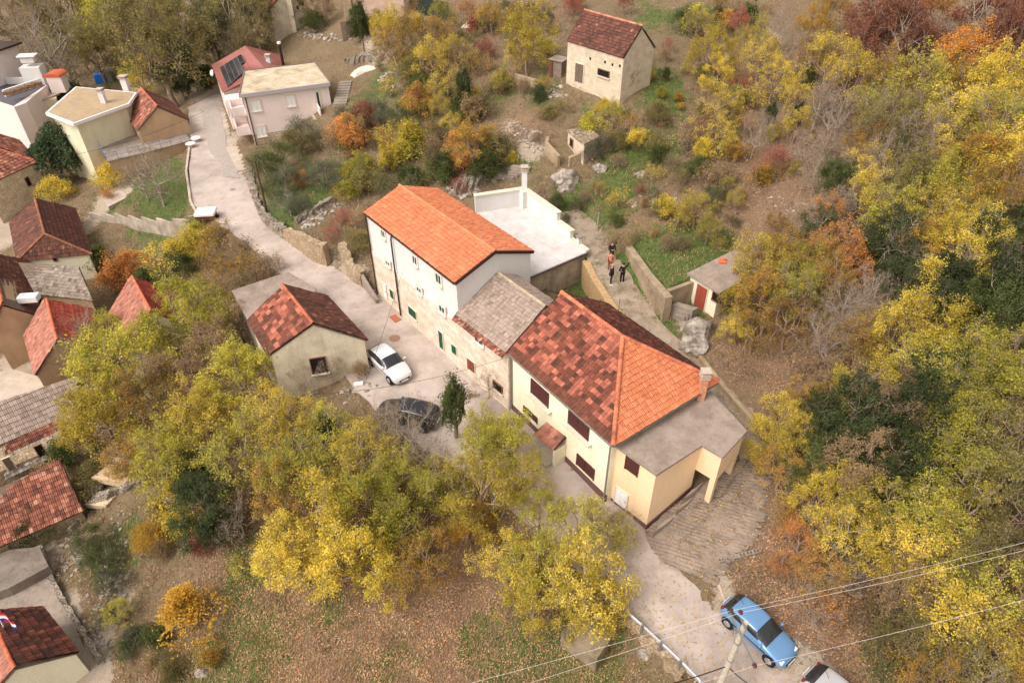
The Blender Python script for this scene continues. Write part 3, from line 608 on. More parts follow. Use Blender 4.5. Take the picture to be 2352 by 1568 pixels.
q=np.append(I[0],9.3)+tA*.12+o1*.9;pipe(T,[q,q*[1,1,0]+[0,0,2.2]],.05)
# ---------------------------------------------------------------- B: low stone house with the grey tiled roof
b0=PV(1046,722,*PA);ebd=nA*.22
eL=np.append(I[1],7.05);eL=eL+ebd*0.9;fr=eL[:2]
B0=eL+np.array([0,0,0]);B1=np.array([*P(1163,810,7.05)[:2],7.05])
rB0=P(1131,618,8.95);rB1=P(1253,704.5,8.95)
wB=np.linalg.norm((rB0-B0)[:2])
bk0=P(1216,648,8.0);bk1=P(1268,692,8.0)
back=np.append(-nA[:2],0)
K0=rB0+back*1.6-[0,0,.85];K1=rB1+back*1.6-[0,0,.85]
c=(B0+B1+rB0+rB1)/4
T2=thing('stone_cottage','low stone house with a pale grey tiled roof between two taller houses','house',[c[0],c[1],2.1])
LAND.append(('grey roofed stone house',1150,720))
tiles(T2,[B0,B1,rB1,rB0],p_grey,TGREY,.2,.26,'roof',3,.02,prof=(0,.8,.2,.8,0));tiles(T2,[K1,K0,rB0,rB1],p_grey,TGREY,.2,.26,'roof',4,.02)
slab(T2,[B0,B1,rB1,rB0],.08,WOOD);slab(T2,[K1,K0,rB0,rB1],.08,WOOD)
rowd=unit(rB0-B0);lo=B0-rowd*.42;lo1=B1-rowd*.42
tiles(T2,[lo,lo1,B1+rowd*.06,B0+rowd*.06],p_oldred,TERRA,.18,.24,'eave_tiles',9,.04,lift=-.02)
grc=lambda r:tuple(np.clip(np.array(C3(176,160,136))*(1+r.normal(0,.1)),0,1)[:3])+(1,)
ridge(T2,rB0+[0,0,.04],rB1+[0,0,.04],TGREY,grc)
w0=I[1]+nA[:2]*.06;w1=w0+(unit(B1-B0)*np.linalg.norm(B1-B0))[:2]
k0=K0[:2]+nA[:2]*.2;k1=K1[:2]+nA[:2]*.2
m=MB();m.prism([w0,w1,k1,k0],1.0,[6.95,6.95,7.9,7.9]);m.part('wall',T2,STONE,uvs=True)
m=MB();mid0=rB0[:2];mid1=rB1[:2]
e=tA[:2]*.05
for q,mm,kk in ((w0,mid0,k0),(w1,mid1,k1)):
    m.add([(q[0]+e[0],q[1]+e[1],6.9),(mm[0]+e[0],mm[1]+e[1],8.78),(kk[0]+e[0],kk[1]+e[1],7.9),(q[0]-e[0],q[1]-e[1],6.9),(mm[0]-e[0],mm[1]-e[1],8.78),(kk[0]-e[0],kk[1]-e[1],7.9)],[(0,2,1),(3,4,5),(0,1,4,3),(1,2,5,4),(0,3,5,2)])
m.part('gable',T2,RUB)
PB=(w0,w1)
opening(T2,PB,(1090,766),(1110.6,797));opening(T2,PB,(1038,788.3),(1050,815.6),'gshutter',split=1,sill=False)
opening(T2,PB,(1074,820),(1092.5,858),'door',split=REDW,name='door',sill=False);opening(T2,PB,(1134.4,873),(1154,904),'hole',name='window')
# ---------------------------------------------------------------- C: cream house with the patched red hipped roof
ze=7.0;cA,cB,cC=P(1165,808,ze),P(1408,1024,ze),P(1650,876,ze);cD=cA+cC-cB
mL=(cA+cD)/2;zr=zat(1286,672,mL);R0=np.array([mL[0],mL[1],zr]);R1=P(1430,775,zr)
c=(cA+cB+cC+cD)/4;T3=thing('hipped_house','cream house with brown shutters and a patchy red roof with a new orange end slope','house',[c[0],c[1],2.0])
LAND.append(('cream house with the patchy red roof',1330,850))
IC=inset([cA,cB,cC,cD],[.3,.3,.3,.06])
walls(T3,IC,.8,6.9,PL_CREAM)
gv=[np.append(IC[0],6.9),np.append((IC[0]+IC[3])/2,zr-.2),np.append(IC[3],6.9)];off=np.append((IC[1]-IC[0])/40,0)
part('gable',T3,gv+[g+off for g in gv],[(0,1,2),(5,4,3),(0,3,4,1),(1,4,5,2),(0,2,5,3)],PL_CREAM)
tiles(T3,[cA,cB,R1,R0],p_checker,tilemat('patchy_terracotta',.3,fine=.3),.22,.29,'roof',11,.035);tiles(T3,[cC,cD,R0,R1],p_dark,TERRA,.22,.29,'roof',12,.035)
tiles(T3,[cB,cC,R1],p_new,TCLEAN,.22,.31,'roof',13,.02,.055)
for q in ([cA,cB,R1,R0],[cC,cD,R0,R1],[cB,cC,R1]): slab(T3,q,.08,WOOD)
rc=lambda r:tuple(np.clip(np.array(C3(204,120,88))*(1+r.normal(0,.15)),0,1)[:3])+(1,)
up=np.array([0,0,.06]);ridge(T3,R0+up,R1+up,TERRA,rc,.13);ridge(T3,cB+up,R1+up,TERRA,rc,.13,name='hip_tiles');ridge(T3,cC+up,R1+up,TERRA,rc,.13,name='hip_tiles')
PC=pl(IC,0);PCe=pl(IC,1);nC=facing(*PC);tC=np.append(unit(IC[1]-IC[0]),0);nCe=facing(*PCe);dCe=np.append(unit(IC[2]-IC[1]),0)
for tl,br in [((1222,870.3),(1259,934.3)),((1308.6,943.8),(1350.5,1010.5)),((1204.7,932.4),(1233.6,970.5)),((1327.7,1042.8),(1363,1100))]:
    opening(T3,PC,tl,br,'shutter',sill=False)
for tl,br in [((1215,905),(1268,947)),((1301,975),(1360,1022))]:
    p=PV(*tl,*PC);q=PV(*br,*PC);z=q[2];mm=(p+q)/2;mm[2]=z+.02;MB().box(mm+nC*.16,tC*np.linalg.norm((q-p)[:2])/2,nC*.16,[0,0,.05]).part('sill',T3,FRAME)
gutter(T3,cA+nC*.06-[0,0,.03],cB+nC*.06-[0,0,.03],GREYP,.06);gutter(T3,cB+nCe*.06-[0,0,.03],cC+nCe*.06-[0,0,.03],GREYP,.06);gutter(T3,cC-nC*.06-[0,0,.03],cD-nC*.06-[0,0,.03],GREYP,.06)
for s,q in ((1,IC[0]),(-1,IC[1])):
    p=np.append(q,6.85)+nC*.09+tC*s*.08;pipe(T3,[p+nC*.2+[0,0,.05],p,p*[1,1,0]+[0,0,1.7]],.045,GREYP)
pz=1.9;MB().prism([IC[0]+nC[:2]*.04,IC[1]+nC[:2]*.04,IC[1]-nC[:2]*.1,IC[0]-nC[:2]*.1],1.0,[2.45,2.4,2.4,2.45]).part('plinth',T3,plain('maroon_plinth',C3(110,80,76),.8))
# porch over the front door
pa=PV(1255,968.6,*PC);pb=PV(1301,1003,*PC);ph=nC*.95-[0,0,.55]
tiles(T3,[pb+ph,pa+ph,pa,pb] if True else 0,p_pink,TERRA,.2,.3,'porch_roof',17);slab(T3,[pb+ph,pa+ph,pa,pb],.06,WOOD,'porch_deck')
q=PV(1299,1010,*PC);MB().box(np.array([q[0],q[1],(q[2]+1.5)/2])+nC*.45+[0,0,-.25],tC*.1,nC*.42,[0,0,(q[2]-1.5)/2-.15]).part('porch_wall',T3,PL_CREAM)
mm=PV(1276,1068,*PC);MB().box(mm*[1,1,0]+nC*.7+[0,0,1.95],tC*.7,nC*.7,[0,0,.25]).part('porch_step',T3,CONCL)
# chimney near the far corner of the hip
ch=P(1613,892,7.2);cc=chimney(T3,ch*[1,1,0]+[0,0,6.9],1.15,.2,plain('brick_stack',C3(196,140,110),.8,var=.4),bands=3)
# ---------------------------------------------------------------- D: peach flat roofed extension on pillars
E0=[P(*q,6.4) for q in[(1415,1024),(1508,1090),(1613,1022),(1661,1050),(1716,989),(1632,898)]]
E0[0]=E0[1]+(E0[0]-E0[1])*1.03
c=sum(E0)/6;T4=thing('extension','peach rendered extension with a flat concrete roof, its far corner raised on two pillars','house',[c[0],c[1],1.6])
LAND.append(('peach extension',1560,1040))
MB().prism([e[:2] for e in E0],6.25,6.4).part('roof',T4,concrete('roof_slab',C3(160,144,132),C3(108,94,84),.6))
IE=inset(E0,[.1,.1,.08,.1,.1,.02])
d12=IE[2]-IE[1];inn=IE[2]+(IE[2]-IE[1])*0.0
u1=unit(IE[2]-IE[1]);bk=IE[5]+unit(IE[5]-IE[4])*0
# main full-height body: IE0, IE1, IE2 and back
dn=unit(IE[0]-IE[1]);cor=IE[2]+dn*(np.linalg.norm(IE[0]-IE[1])+.3)
walls(T4,[IE[0]+dn*.3,IE[1],IE[2],cor],.6,6.25,PL_PEACH)
zo=zat(1640,1108,E0[3]);upper=MB();w_=.0
upper.prism([IE[2]-u1*.0+unit(IE[3]-IE[2])*.0,IE[3],IE[4],IE[5],cor],zo,6.25);upper.part('upper_wall',T4,PL_PEACH)
PE=pl(IE,0);PE1=pl(IE,1)
opening(T4,PE,(1441,1046.7),(1463,1092.4),'shutter',split=1,sill=False);opening(T4,PE,(1417,1117),(1438,1169),'door',split=WHITEP,name='door',sill=False)
nE1=facing(*PE1);nE0=facing(*PE);
MB().prism([IE[1]+nE0[:2]*.04+nE1[:2]*.04,IE[2]+nE1[:2]*.04,IE[2]-nE1[:2]*.1,IE[1]-nE1[:2]*.1],.6,[2.0,2.85,2.85,2.0]).part('plinth',T4,MC['maroon_plinth'])
MB().prism([IE[0]+nE0[:2]*.03+dn*-.1,IE[1]+nE0[:2]*.03,IE[1]-nE0[:2]*.1,IE[0]-nE0[:2]*.1],.6,2.0).part('plinth',T4,MC['maroon_plinth'])
d34=unit(IE[4]-IE[3]);d32=unit(IE[2]-IE[3])
for q in (IE[3]+d34*.17+d32*.17,IE[4]-d34*.17+d32*.17):
    MB().prism([q+d34*.16+d32*.16,q-d34*.16+d32*.16,q-d34*.16-d32*.16,q+d34*.16-d32*.16],1.5,zo+.02).part('pillar',T4,PL_PEACH)
# landing and steps below the pillars
for px,dz,sz in [((1590,1140),.35,.9),((1572,1165),.15,.8),((1530,1205),.12,1.1)]:
    p=G(*px);MB().box([p[0],p[1],p[2]+dz+.0],np.append(u1,0)*sz*.6,np.append(d34,0)*sz*.45,[0,0,.25]).single('landing_step','grey concrete landing slab beside the foot of the peach wall, '+{.9:'nearest the pillar',.8:'the middle one',1.1:'nearest the road'}[sz],'step',CONC,group='landing slabs beside the peach wall')
# ---------------------------------------------------------------- terrace behind the white house
zt=6.6
fl=[P(1212,637,zt),P(1350,578,zt),P(1204,470,zt),P(1092,487,zt)]
dl=unit((fl[0]-fl[1])[:2]);dd=unit((fl[2]-fl[1])[:2])
t0=np.array(h['C'][:2])-np.append(nA[:2]*-.12,0)[:2];
Fp=[fl[0][:2],fl[1][:2],fl[2][:2],fl[3][:2]]
c=sum(fl)/4;T5=thing('roof_terrace','white roof terrace with stepped white parapet behind the orange roofed house','terrace',[c[0],c[1],4])
LAND.append(('white roof terrace',1220,540))
k=N('terrace_floor');co=k.co();br=k.n('ShaderNodeTexBrick');br.inputs['Scale'].default_value=1;br.inputs['Brick Width'].default_value=.6;br.inputs['Row Height'].default_value=.6;br.inputs['Mortar Size'].default_value=.008;br.offset=0;br.inputs['Color1'].default_value=(.58,.55,.54,1);br.inputs['Color2'].default_value=(.62,.6,.585,1);br.inputs['Mortar'].default_value=(.47,.44,.42,1)
mp=k.n('ShaderNodeMapping');mp.inputs['Rotation'].default_value=(0,0,.9);k.l(co,mp.inputs[0]);k.l(mp.outputs[0],br.inputs['Vector'])
WT=k.out(k.mix(k.ramp(k.noise(.8,6,.7,co),[(.42,gray(0)),(.68,gray(.5))]),br.outputs[0],C3(168,152,142)))
MB().prism(Fp,zt-.2,zt).part('floor',T5,WT);Iw=inset(Fp,.12);MB().prism(Iw,2.5,zt-.2).part('wall',T5,concrete('stained_terrace_wall',C3(190,172,152),C3(112,98,84),.75),uvs=True)
CAPM=plaster('coping_stone',C3(226,212,192),C3(170,152,130),.4)
def parapet(parent,a,b,z,hh,th=.16,cap=.24,side=1):
    a=np.array(a[:2]);b=np.array(b[:2]);t=np.append(unit(b-a),0);n=np.array([-t[1],t[0],0]);L=np.linalg.norm(b-a);c=np.append((a+b)/2,z+hh/2)
    MB().box(c,t*L/2,n*th,[0,0,hh/2]).part('parapet',parent,PL_WHITE);MB().box(c+np.array([0,0,hh/2+.04]),t*(L/2+.06),n*cap,[0,0,.05]).part('coping',parent,CAPM)
bR=fl[2][:2];bL=fl[3][:2];fr_=fl[1][:2]
hp=zat(1194,433,fl[2])-zt
hp=max(1.3,min(hp,2.2))
parapet(T5,bL,bR,zt,hp);q1=PV(1282,520,fl[1],fl[2])[:2];parapet(T5,bR,q1,zt,hp)
q2=PV(1312,566,fl[1],fl[2])[:2];parapet(T5,q1,q2,zt,hp*.5)
MB().box(np.append((q2+fr_)/2,zt+.08),np.append((fr_-q2)/2,0),np.append(dl*.18,0),[0,0,.09]).part('kerb',T5,CAPM)
q3=q2+(fr_-q2)*.45;MB().box(np.append(q3,zt+.4),np.append(dd*.16,0),np.append(dl*.16,0),[0,0,.35]).part('post',T5,PL_WHITE);MB().box(np.append(q3,zt+.78),np.append(dd*.24,0),np.append(dl*.24,0),[0,0,.04]).part('post_cap',T5,CONC)
gutter(T5,np.append(Fp[0],zt-.08)-np.append(dd,0)*.06,np.append(Fp[1],zt-.08)-np.append(dd,0)*.06,None,.08)
ch=np.append(bR,zt);cc=chimney(T5,ch-np.append(unit((bR-fr_))*.0,0),zat(1194,392,fl[2])-zt,.23,PL_WHITE,bands=2,z0=0)
MB().box(ch+np.array([0,0,hp/2])-np.append(dd*.28,0)+np.append(dl*.25,0),np.append(dd*.3,0),np.append(dl*.3,0),[0,0,hp/2+.02]).part('corner_pier',T5,PL_WHITE)
# ---------------------------------------------------------------- garage house beside the road
T6,h=gable_house('garage_house','small stained beige house with a gabled mossy red roof beside the parked white car',
 [(568,736.5),(616,817),(845,781),(751.6,679.7)],4.9,2,1.2,PL_TAN,TERRA,[p_checker,p_brown],rpx=(721,743),over=.2,end=.05,seed=31,ridgec=(190,110,80))
LAND.append(('small stained beige house',700,800))
opening(T6,pl(h['I'],1),(711,824),(753,853),'hole',label='brown framed two pane window')
I=h['I'];q=[P(534.5,668,3.9),P(661.4,626,3.9),P(722,664,3.9)];qd=P(606,800,3.9)
c=sum(q)/3;MB().prism([q[0][:2],q[1][:2],q[2][:2],(P(700,745,3.9))[:2],qd[:2]],-1.2,3.75).single('flat_annex','low grey concrete annex with a bare flat roof behind the small beige house','shed',CONC,uvs=True)
MB().prism([P(532,667,3.9)[:2],P(661.4,624,3.9)[:2],P(726,662,3.9)[:2],(P(700,745,3.9))[:2],P(604,801,3.9)[:2]],3.75,3.9).single('annex_roof_slab','weathered grey concrete roof slab lying on the annex behind the beige house','slab',MC['roof_slab'])
# ---------------------------------------------------------------- pink house
zr_=8.6;Pk=[P(*q,zr_) for q in [(549.6,218.7),(758.9,191),(723,143.6),(561,163.6)]]
c=sum(Pk)/4;T7=thing('pink_house','pale pink three storey house with a blotchy flat roof above the road bend','house',[c[0],c[1],2])
LAND.append(('pale pink house',640,250))
k=N('blotchy_roof');co=k.co();a=k.noise(.6,6,.75,co);x=k.ramp(a,[(.38,C3(198,188,168)),(.52,C3(184,168,142)),(.66,C3(150,130,108))]);ROOFB=k.out(x)
MB().prism([p[:2] for p in Pk],8.42,8.6).part('roof',T7,ROOFB)
for a,b in ((0,1),(1,2),(2,3),(3,0)):
    p,q=Pk[a],Pk[b];t=unit(q-p);n=np.array([-t[1],t[0],0]);MB().box((p+q)/2+[0,0,-.12],t*(np.linalg.norm(q-p)/2-.07),n*.07,[0,0,.2]).part('roof_edge',T7,plain('roof_edge_metal',C3(120,100,92),.5) if a else plain('grey_fascia',C3(176,170,172),.6))
IP=inset(Pk,.25);walls(T7,IP,3.9,8.42,PL_PINK);walls(T7,inset(Pk,.28),-.5,3.9,STONE2,'base_wall')
PP=pl(IP,0)
for tl,br in [((574.6,233.7),(600.3,253.8)),((655.4,222),(679.3,243)),((588,292),(612.3,312)),((665,277),(688,290))]: opening(T7,PP,tl,br,'roller',sill=True)
opening(T7,PP,(724,211),(738,247),'window',split=1,name='door',label='dark glazed door in a white frame',sill=False)
opening(T7,PP,(573,352),(590,374),'window',label='white barred ground floor window')
nP=facing(*PP);tP=np.append(unit(IP[1]-IP[0]),0);q=np.append(IP[0],8.4)+nP*.1+tP*.25;pipe(T7,[q,q*[1,1,0]+[0,0,1.8]],.06)
# west side: bay, balconies
wN=-tP;dW=-nP
for z,l,nm in ((6.2,2.6,'balcony'),(4.0,2.2,'balcony')):
    o=np.append(IP[0],z)+wN*.75+dW*1.9
    b_=MB();b_.box(o,wN*.75,dW*1.6,[0,0,.08]);B_=b_.part(nm,T7,PL_PINK)
    for s_,hx,hy in ((o+wN*.7,wN*.06,dW*1.6),(o-dW*1.55,wN*.63,dW*.06)): MB().box(s_+[0,0,.5],hx,hy,[0,0,.42]).part('balcony_wall',B_,PL_PINK)
q=np.append(IP[0],5.3)+wN*.9+dW*4.6;MB().box(q,wN*.9,dW*1.0,[0,0,1.7]).part('bay',T7,PL_PINK)
m=MB()
for s_ in (-.55,0,.55): m.box(q+wN*.92+dW*s_+[0,0,.3],wN*.02,dW*.22,[0,0,.6])
m.part('bay_window',T7,GL)
m=MB();m.box(q-dW*1.02+[0,0,.3],wN*.6,dW*.02,[0,0,.6]);m.part('bay_window',T7,GL)
# outdoor stair and balcony at the right end
q=PV(742,262,*PP);MB().box(q+nP*.9+tP*.3,tP*1.7,nP*.9,[0,0,.12]).part('landing',T7,CONCL)
q=PV(728,240,*PP);MB().box(q+nP*.95+[0,0,-.4],tP*.06,nP*.85,[0,0,.55]).part('railing_wall',T7,PL_PINK)
for j in range(9):
    p=G(794-j*1.5,194+j*6.);MB().box([p[0],p[1],p[2]+.1],[.75,0,0],[0,.35,0],[0,0,.2]).single('stair_step','grey stone step of the outdoor stair right of the pink house, '+['topmost','second from the top','third from the top','fourth from the top','middle one','fourth from the bottom','third from the bottom','second from the bottom','lowest'][j],'step',CONC,group='steps beside the pink house')
# terrace slab in front
pave('pink_yard',[(521,340),(548,334),(591,375),(562,388)],[2.3]*4,CONCL,1.2) if False else None
MB().prism([P(*q,2.35)[:2] for q in [(519,338),(548,333),(590,386),(546,392)]],1.2,2.35).single('concrete_apron','pale concrete apron slab between the pink house and the road','slab',CONCL)
# red metal roofed house joined behind
z1=7.6;A7=[P(486,150,z1-.6),P(509.5,212,z1-.6),P(660,160,z1-.6),P(640,125,z1-.6)]
ap=P(563,105,z1+1.0);ap2=P(610,160,z1+1.0)
c=sum(A7)/4;T8=thing('red_roof_house','house with a ribbed red metal roof and dark solar panels, joined behind the pink house','house',[c[0],c[1],2])
LAND.append(('red metal roof',560,150))
k=N('red_sheet_metal');uv=k.co('UV');w=k.n('ShaderNodeTexWave');w.inputs['Scale'].default_value=1.2;k.l(uv,w.inputs['Vector']);x=k.mix(.5,C3(156,100,92),k.ramp(k.noise(.5,4),[(.3,gray(.8)),(.7,gray(1.15))]),'MULTIPLY');k.bump(w.outputs[0],.7,.05);REDM=k.out(x,.5)
def sheet(parent,poly,mat,step=.45,name='roof'):
    o=np.array(poly[0]);ex=unit(poly[1]-o);nn=unit(np.cross(ex,poly[2]-o));nn=nn if nn[2]>0 else -nn;ey=np.cross(nn,ex);ey=ey if ey[2]>0 else -ey
    m=MB();kk=len(poly);m.add([p for p in poly]+[p-nn*.1 for p in poly],[tuple(range(kk)),tuple(range(kk,2*kk))[::-1]]+[(i,kk+i,kk+(i+1)%kk,(i+1)%kk) for i in range(kk)])
    q=np.array([[(p-o)@ex,(p-o)@ey] for p in poly])
    for x0 in np.arange(q[:,0].min()+.2,q[:,0].max()-.1,step):
        ys=[]
        for i in range(kk):
            a,b=q[i],q[(i+1)%kk]
            if (a[0]-x0)*(b[0]-x0)<=0 and abs(a[0]-b[0])>1e-6: ys.append(a[1]+(x0-a[0])/(b[0]-a[0])*(b[1]-a[1]))
        if len(ys)>1 and max(ys)-min(ys)>.3: m.box(o+ex*x0+ey*(min(ys)+max(ys))/2+nn*.02,ex*.025,ey*((max(ys)-min(ys))/2-.03),nn*.03)
    return m.part(name,parent,mat)
sheet(T8,[A7[0],A7[1],ap2,ap],REDM);sheet(T8,[A7[2],A7[3],ap,ap2],REDM);sheet(T8,[A7[1],A7[2],ap2],REDM)
walls(T8,inset(A7,.2),0.5,z1-.75,PL_PINK)
def on_plane(x,y,a,b,c):
    n=np.cross(b-a,c-a);r=ray(x,y);return CAM+r*((a-CAM)@n/(r@n)),unit(n if n[2]>0 else -n)
SOL=plain('solar_glass',C3(36,34,40),.15,var=.05)
SQ=[on_plane(*q,A7[0],A7[1],ap) for q in ((506,157),(555,127),(571,158),(523,202))];nn=SQ[0][1];SQ=[q[0]+nn*.15 for q in SQ]
m=MB();m2=MB();cell=lambda u,v:(SQ[0]*(1-u)+SQ[1]*u)*(1-v)+(SQ[3]*(1-u)+SQ[2]*u)*v
for i in range(5):
    for j in range(2):
        if i==4 and j==1: continue
        a,b,c_,d=cell(i/5+.008,j/2+.008),cell((i+1)/5-.008,j/2+.008),cell((i+1)/5-.008,(j+1)/2-.008),cell(i/5+.008,(j+1)/2-.008)
        m.add([a,b,c_,d]+[q-nn*.04 for q in (a,b,c_,d)],[(0,1,2,3),(7,6,5,4),(0,4,5,1),(1,5,6,2),(2,6,7,3),(3,7,4,0)])
for u in np.linspace(0,1,6): m2.tube([cell(u,0)-nn*.03,cell(u,1)-nn*.03],.03,4)
for v in (0,.5,1): m2.tube([cell(0,v)-nn*.03,cell(1,v)-nn*.03],.03,4)
s_=m.part('solar_panels',T8,SOL);m2.part('panel_frames',T8,GREYP)
q=P(616,136,8.3);chimney(T8,q-[0,0,1.],1.3,.25,PL_WHITE,z0=.2);q=P(651,150,7.2);m=MB().tube([q,q+[0,0,2.6]],.18,10).part('flue',T8,GUT);MB().tube([q+[0,0,2.6],q+[0,0,2.85]],.24,10).part('flue_cap',T8,WHITEP)
q=P(487,168,6.8);MB().tube([q,q+np.array([-.12,-.1,.05])],[.42,.3],14).single('satellite_dish','small white satellite dish on the left edge of the red metal roof','dish',WHITEP)
# ---------------------------------------------------------------- hut on the hill
T9,h=gable_house('hill_hut','lone block walled hut with a mossy brown tiled roof on the hillside',
 [(1302,94),(1432,133.6),(1505,109.5),(1375,70)],15.9,2.25,12,BLOCK,TERRA,[pal_mix([(120,76,64),(106,68,58),(94,62,54),(170,108,86)],[4,4,3,.5],.1),p_brown],rpx=(1476,61),over=.1,end=.05,seed=41,tw=.24,tl=.3,ridgec=(196,130,106))
LAND.append(('block walled hut',1390,150))
Ih=h['I'];PH=pl(Ih,0);opening(T9,PH,(1323,144),(1339,192),'door',split=WOOD,name='door',sill=False);opening(T9,PH,(1375,158),(1399,180),'hole')
for q in [(1356,135),(1390,143),(1407,149),(1424,152)]:
    p=PV(*q,*PH);n=facing(*PH);MB().box(p+n*.01,np.append(unit(Ih[1]-Ih[0]),0)*.1,n*.02,[0,0,.11]).part('vent_hole',T9,INK)
# lean-to beside it
zl=13.6;L4=[P(1264,136,zl),P(1290,142,zl),P(1304,132,zl+.1),P(1280,126,zl+.1)]
t=thing('lean_to','small rusty sheet metal lean-to against the left side of the block walled hut','shed',[L4[0][0],L4[0][1],12]);walls(t,L4,11.5,zl-.05,plain('rusted_sheet',C3(132,116,106),.7,var=.5));MB().prism([p[:2] for p in inset(L4,-.15)],zl-.03,zl+.05).part('roof',t,CONC)
t=thing('rusty_post',None,None,G(1266,175));tag(t,'short rusty tank and post standing left of the lean-to','post');p=G(1266,175);MB().tube([p,p+[0,0,1.5]],.25,10).part('post',t,plain('rust',C3(120,78,60),.8))
# ruined privy and low walls below the hut
zp=10.35;R4=[P(1301,299,zp),P(1342,331,zp),P(1378,313,zp),P(1347,289,zp)]
t=thing('ruined_privy','tiny ruined stone shed with a flat broken slab roof below the hut','shed',[R4[1][0],R4[1][1],9.2]);LAND.append(('tiny ruined shed',1335,325))
MB().prism([p[:2] for p in R4],zp-.12,zp,).part('roof',t,rubble('broken_slab',C3(176,160,138),C3(140,124,104),C3(84,72,58),2,.4));wI=inset(R4,.12);walls(t,wI,8,zp-.12,BLOCK);opening(t,pl(wI,0),(1311,318),(1316,338),'hole',sill=False)
def wallrun(name,label,pts,h,th,mat,cat='wall',base=-.6,rough=.0,seed=1,step=.35,group=None,zs=None):
    """free standing or retaining wall following photo points on the ground"""
    W3=[G(*q) if zs is None else P(*q,zs[i]) for i,q in enumerate(pts)];rng=np.random.RandomState(seed);Q=[]
    hh=h if hasattr(h,'__len__') else [h]*len(W3);Hs=[]
    for i in range(len(W3)-1):
        n=max(1,int(np.linalg.norm(W3[i+1]-W3[i])/step))
        for t in np.arange(n)/n: Q.append(W3[i]*(1-t)+W3[i+1]*t);Hs.append(hh[i]*(1-t)+hh[i+1]*t)
    Q.append(W3[-1]);Hs.append(hh[-1]);V=[];n=len(Q);L=4 if rough else 2
    prof=[(-1,base),(-1,.5),(-1,1),(1,1),(1,.5),(1,base)]
    for i,p in enumerate(Q):
        d=Q[min(i+1,n-1)]-Q[max(i-1,0)];d[2]=0;d=unit(d);s=np.array([-d[1],d[0],0])
        for a,b in prof:
            z=Hs[i]*b if b>0 else b
            V.append(p+s*(a*th/2+rng.normal(0,rough))+np.array([0,0,z+rng.normal(0,rough*1.3)]))
    Fs=[(i*6+j,(i+1)*6+j,(i+1)*6+(j+1)%6,i*6+(j+1)%6) for i in range(n-1) for j in range(6)]+[tuple(range(6)),tuple(range((n-1)*6,n*6))[::-1]]
    return single(name,label,cat,V,Fs,mat,uv=wuv(V,Fs),group=group)
SP=concrete('spalled_plaster',C3(178,158,132),C3(120,98,72),.8)
wallrun('low_wall','low pale wall left of the hut lean-to',[(1184,190),(1243,208)],.9,.3,SP);wallrun('ruin_wall','broken garden wall in front of the tiny ruined shed',[(1258,340),(1254,352),(1283,385)],1.1,.3,SP,seed=3);wallrun('ruin_wall','short ivy topped wall right of the ruined shed path',[(1306,384),(1338,368),(1342,352)],.9,.35,RUB,seed=4)
# ---------------------------------------------------------------- shed on the right and its walls
zs_=7.75;S4=[P(1578,627,zs_),P(1653,673,zs_),P(1702,640,zs_+.0),P(1690,572,zs_)]
S4[2]=S4[1]+(S4[3]-S4[0])
t=thing('garden_shed','pale yellow garden shed with a reddish door and flat concrete roof','shed',[S4[0][0],S4[0][1],5.5]);LAND.append(('pale yellow shed',1630,660))
MB().prism([p[:2] for p in S4],zs_-.14,zs_).part('roof',t,MC['roof_slab']);wI=inset(S4,[.22,.22,.1,.22]);walls(t,wI,4.8,zs_-.14,PL_CREAM)
pw=pl(wI,0);opening(t,pw,(1604,650.4),(1616.4,716),'door',split=plain('rust_red_door',C3(150,74,58),.6),name='door',sill=False);opening(t,pw,(1640,669),(1657,700),'hole',sill=False)
nS=facing(*pw)
for i,q in enumerate([(1660,596),(1659,602)]):
    p=P(q[0],q[1],zs_+.08);MB().box(p,[.24,.08*(1-i),0],[-.04*(1-i),.13,0],[0,0,.08]).single('clay_block','orange hollow clay block on the shed roof, the '+('farther' if i==0 else 'nearer')+' of the two','brick',plain('clay_block',C3(214,110,76),.8),group='clay blocks on the shed roof')
LW=concrete('lichen_wall',C3(172,154,130),C3(118,98,76),.8,.9)
wallrun('retaining_wall','tall grey lichened retaining wall right of the people on the path',[(1441,590),(1486,672),(1528,737)],[1.0,1.55,2.0],.55,LW,zs=[6.0,5.75,5.35],base=-.5)
wallrun('retaining_wall','short stone retaining wall behind the steps left of the yellow shed',[(1527,712),(1590,686)],[1.7,1.6],.3,LW,zs=[5.6,5.6])
wallrun('retaining_wall','tan retaining wall below the path between the terrace and the cream house',[(1345,600),(1365,640),(1408,707),(1430,730)],[.1,.1,.1,.1],.55,plain('ochre_wall',C3(176,146,108),.9,var=.4),zs=[6.1,5.95,5.5,5.35],base=-2.4)
for j in range(4):
    p=P(1547+j*9,726-j*7.5,5.45+j*.3);MB().box(p-[0,0,.4],np.append(nS[:2],0)*.28,[.65,-.35,0],[0,0,.42]).single('garden_step','concrete garden step left of the yellow shed, '+['lowest','second from the bottom','third from the bottom','topmost'][j],'step',CONC,group='garden steps by the yellow shed')
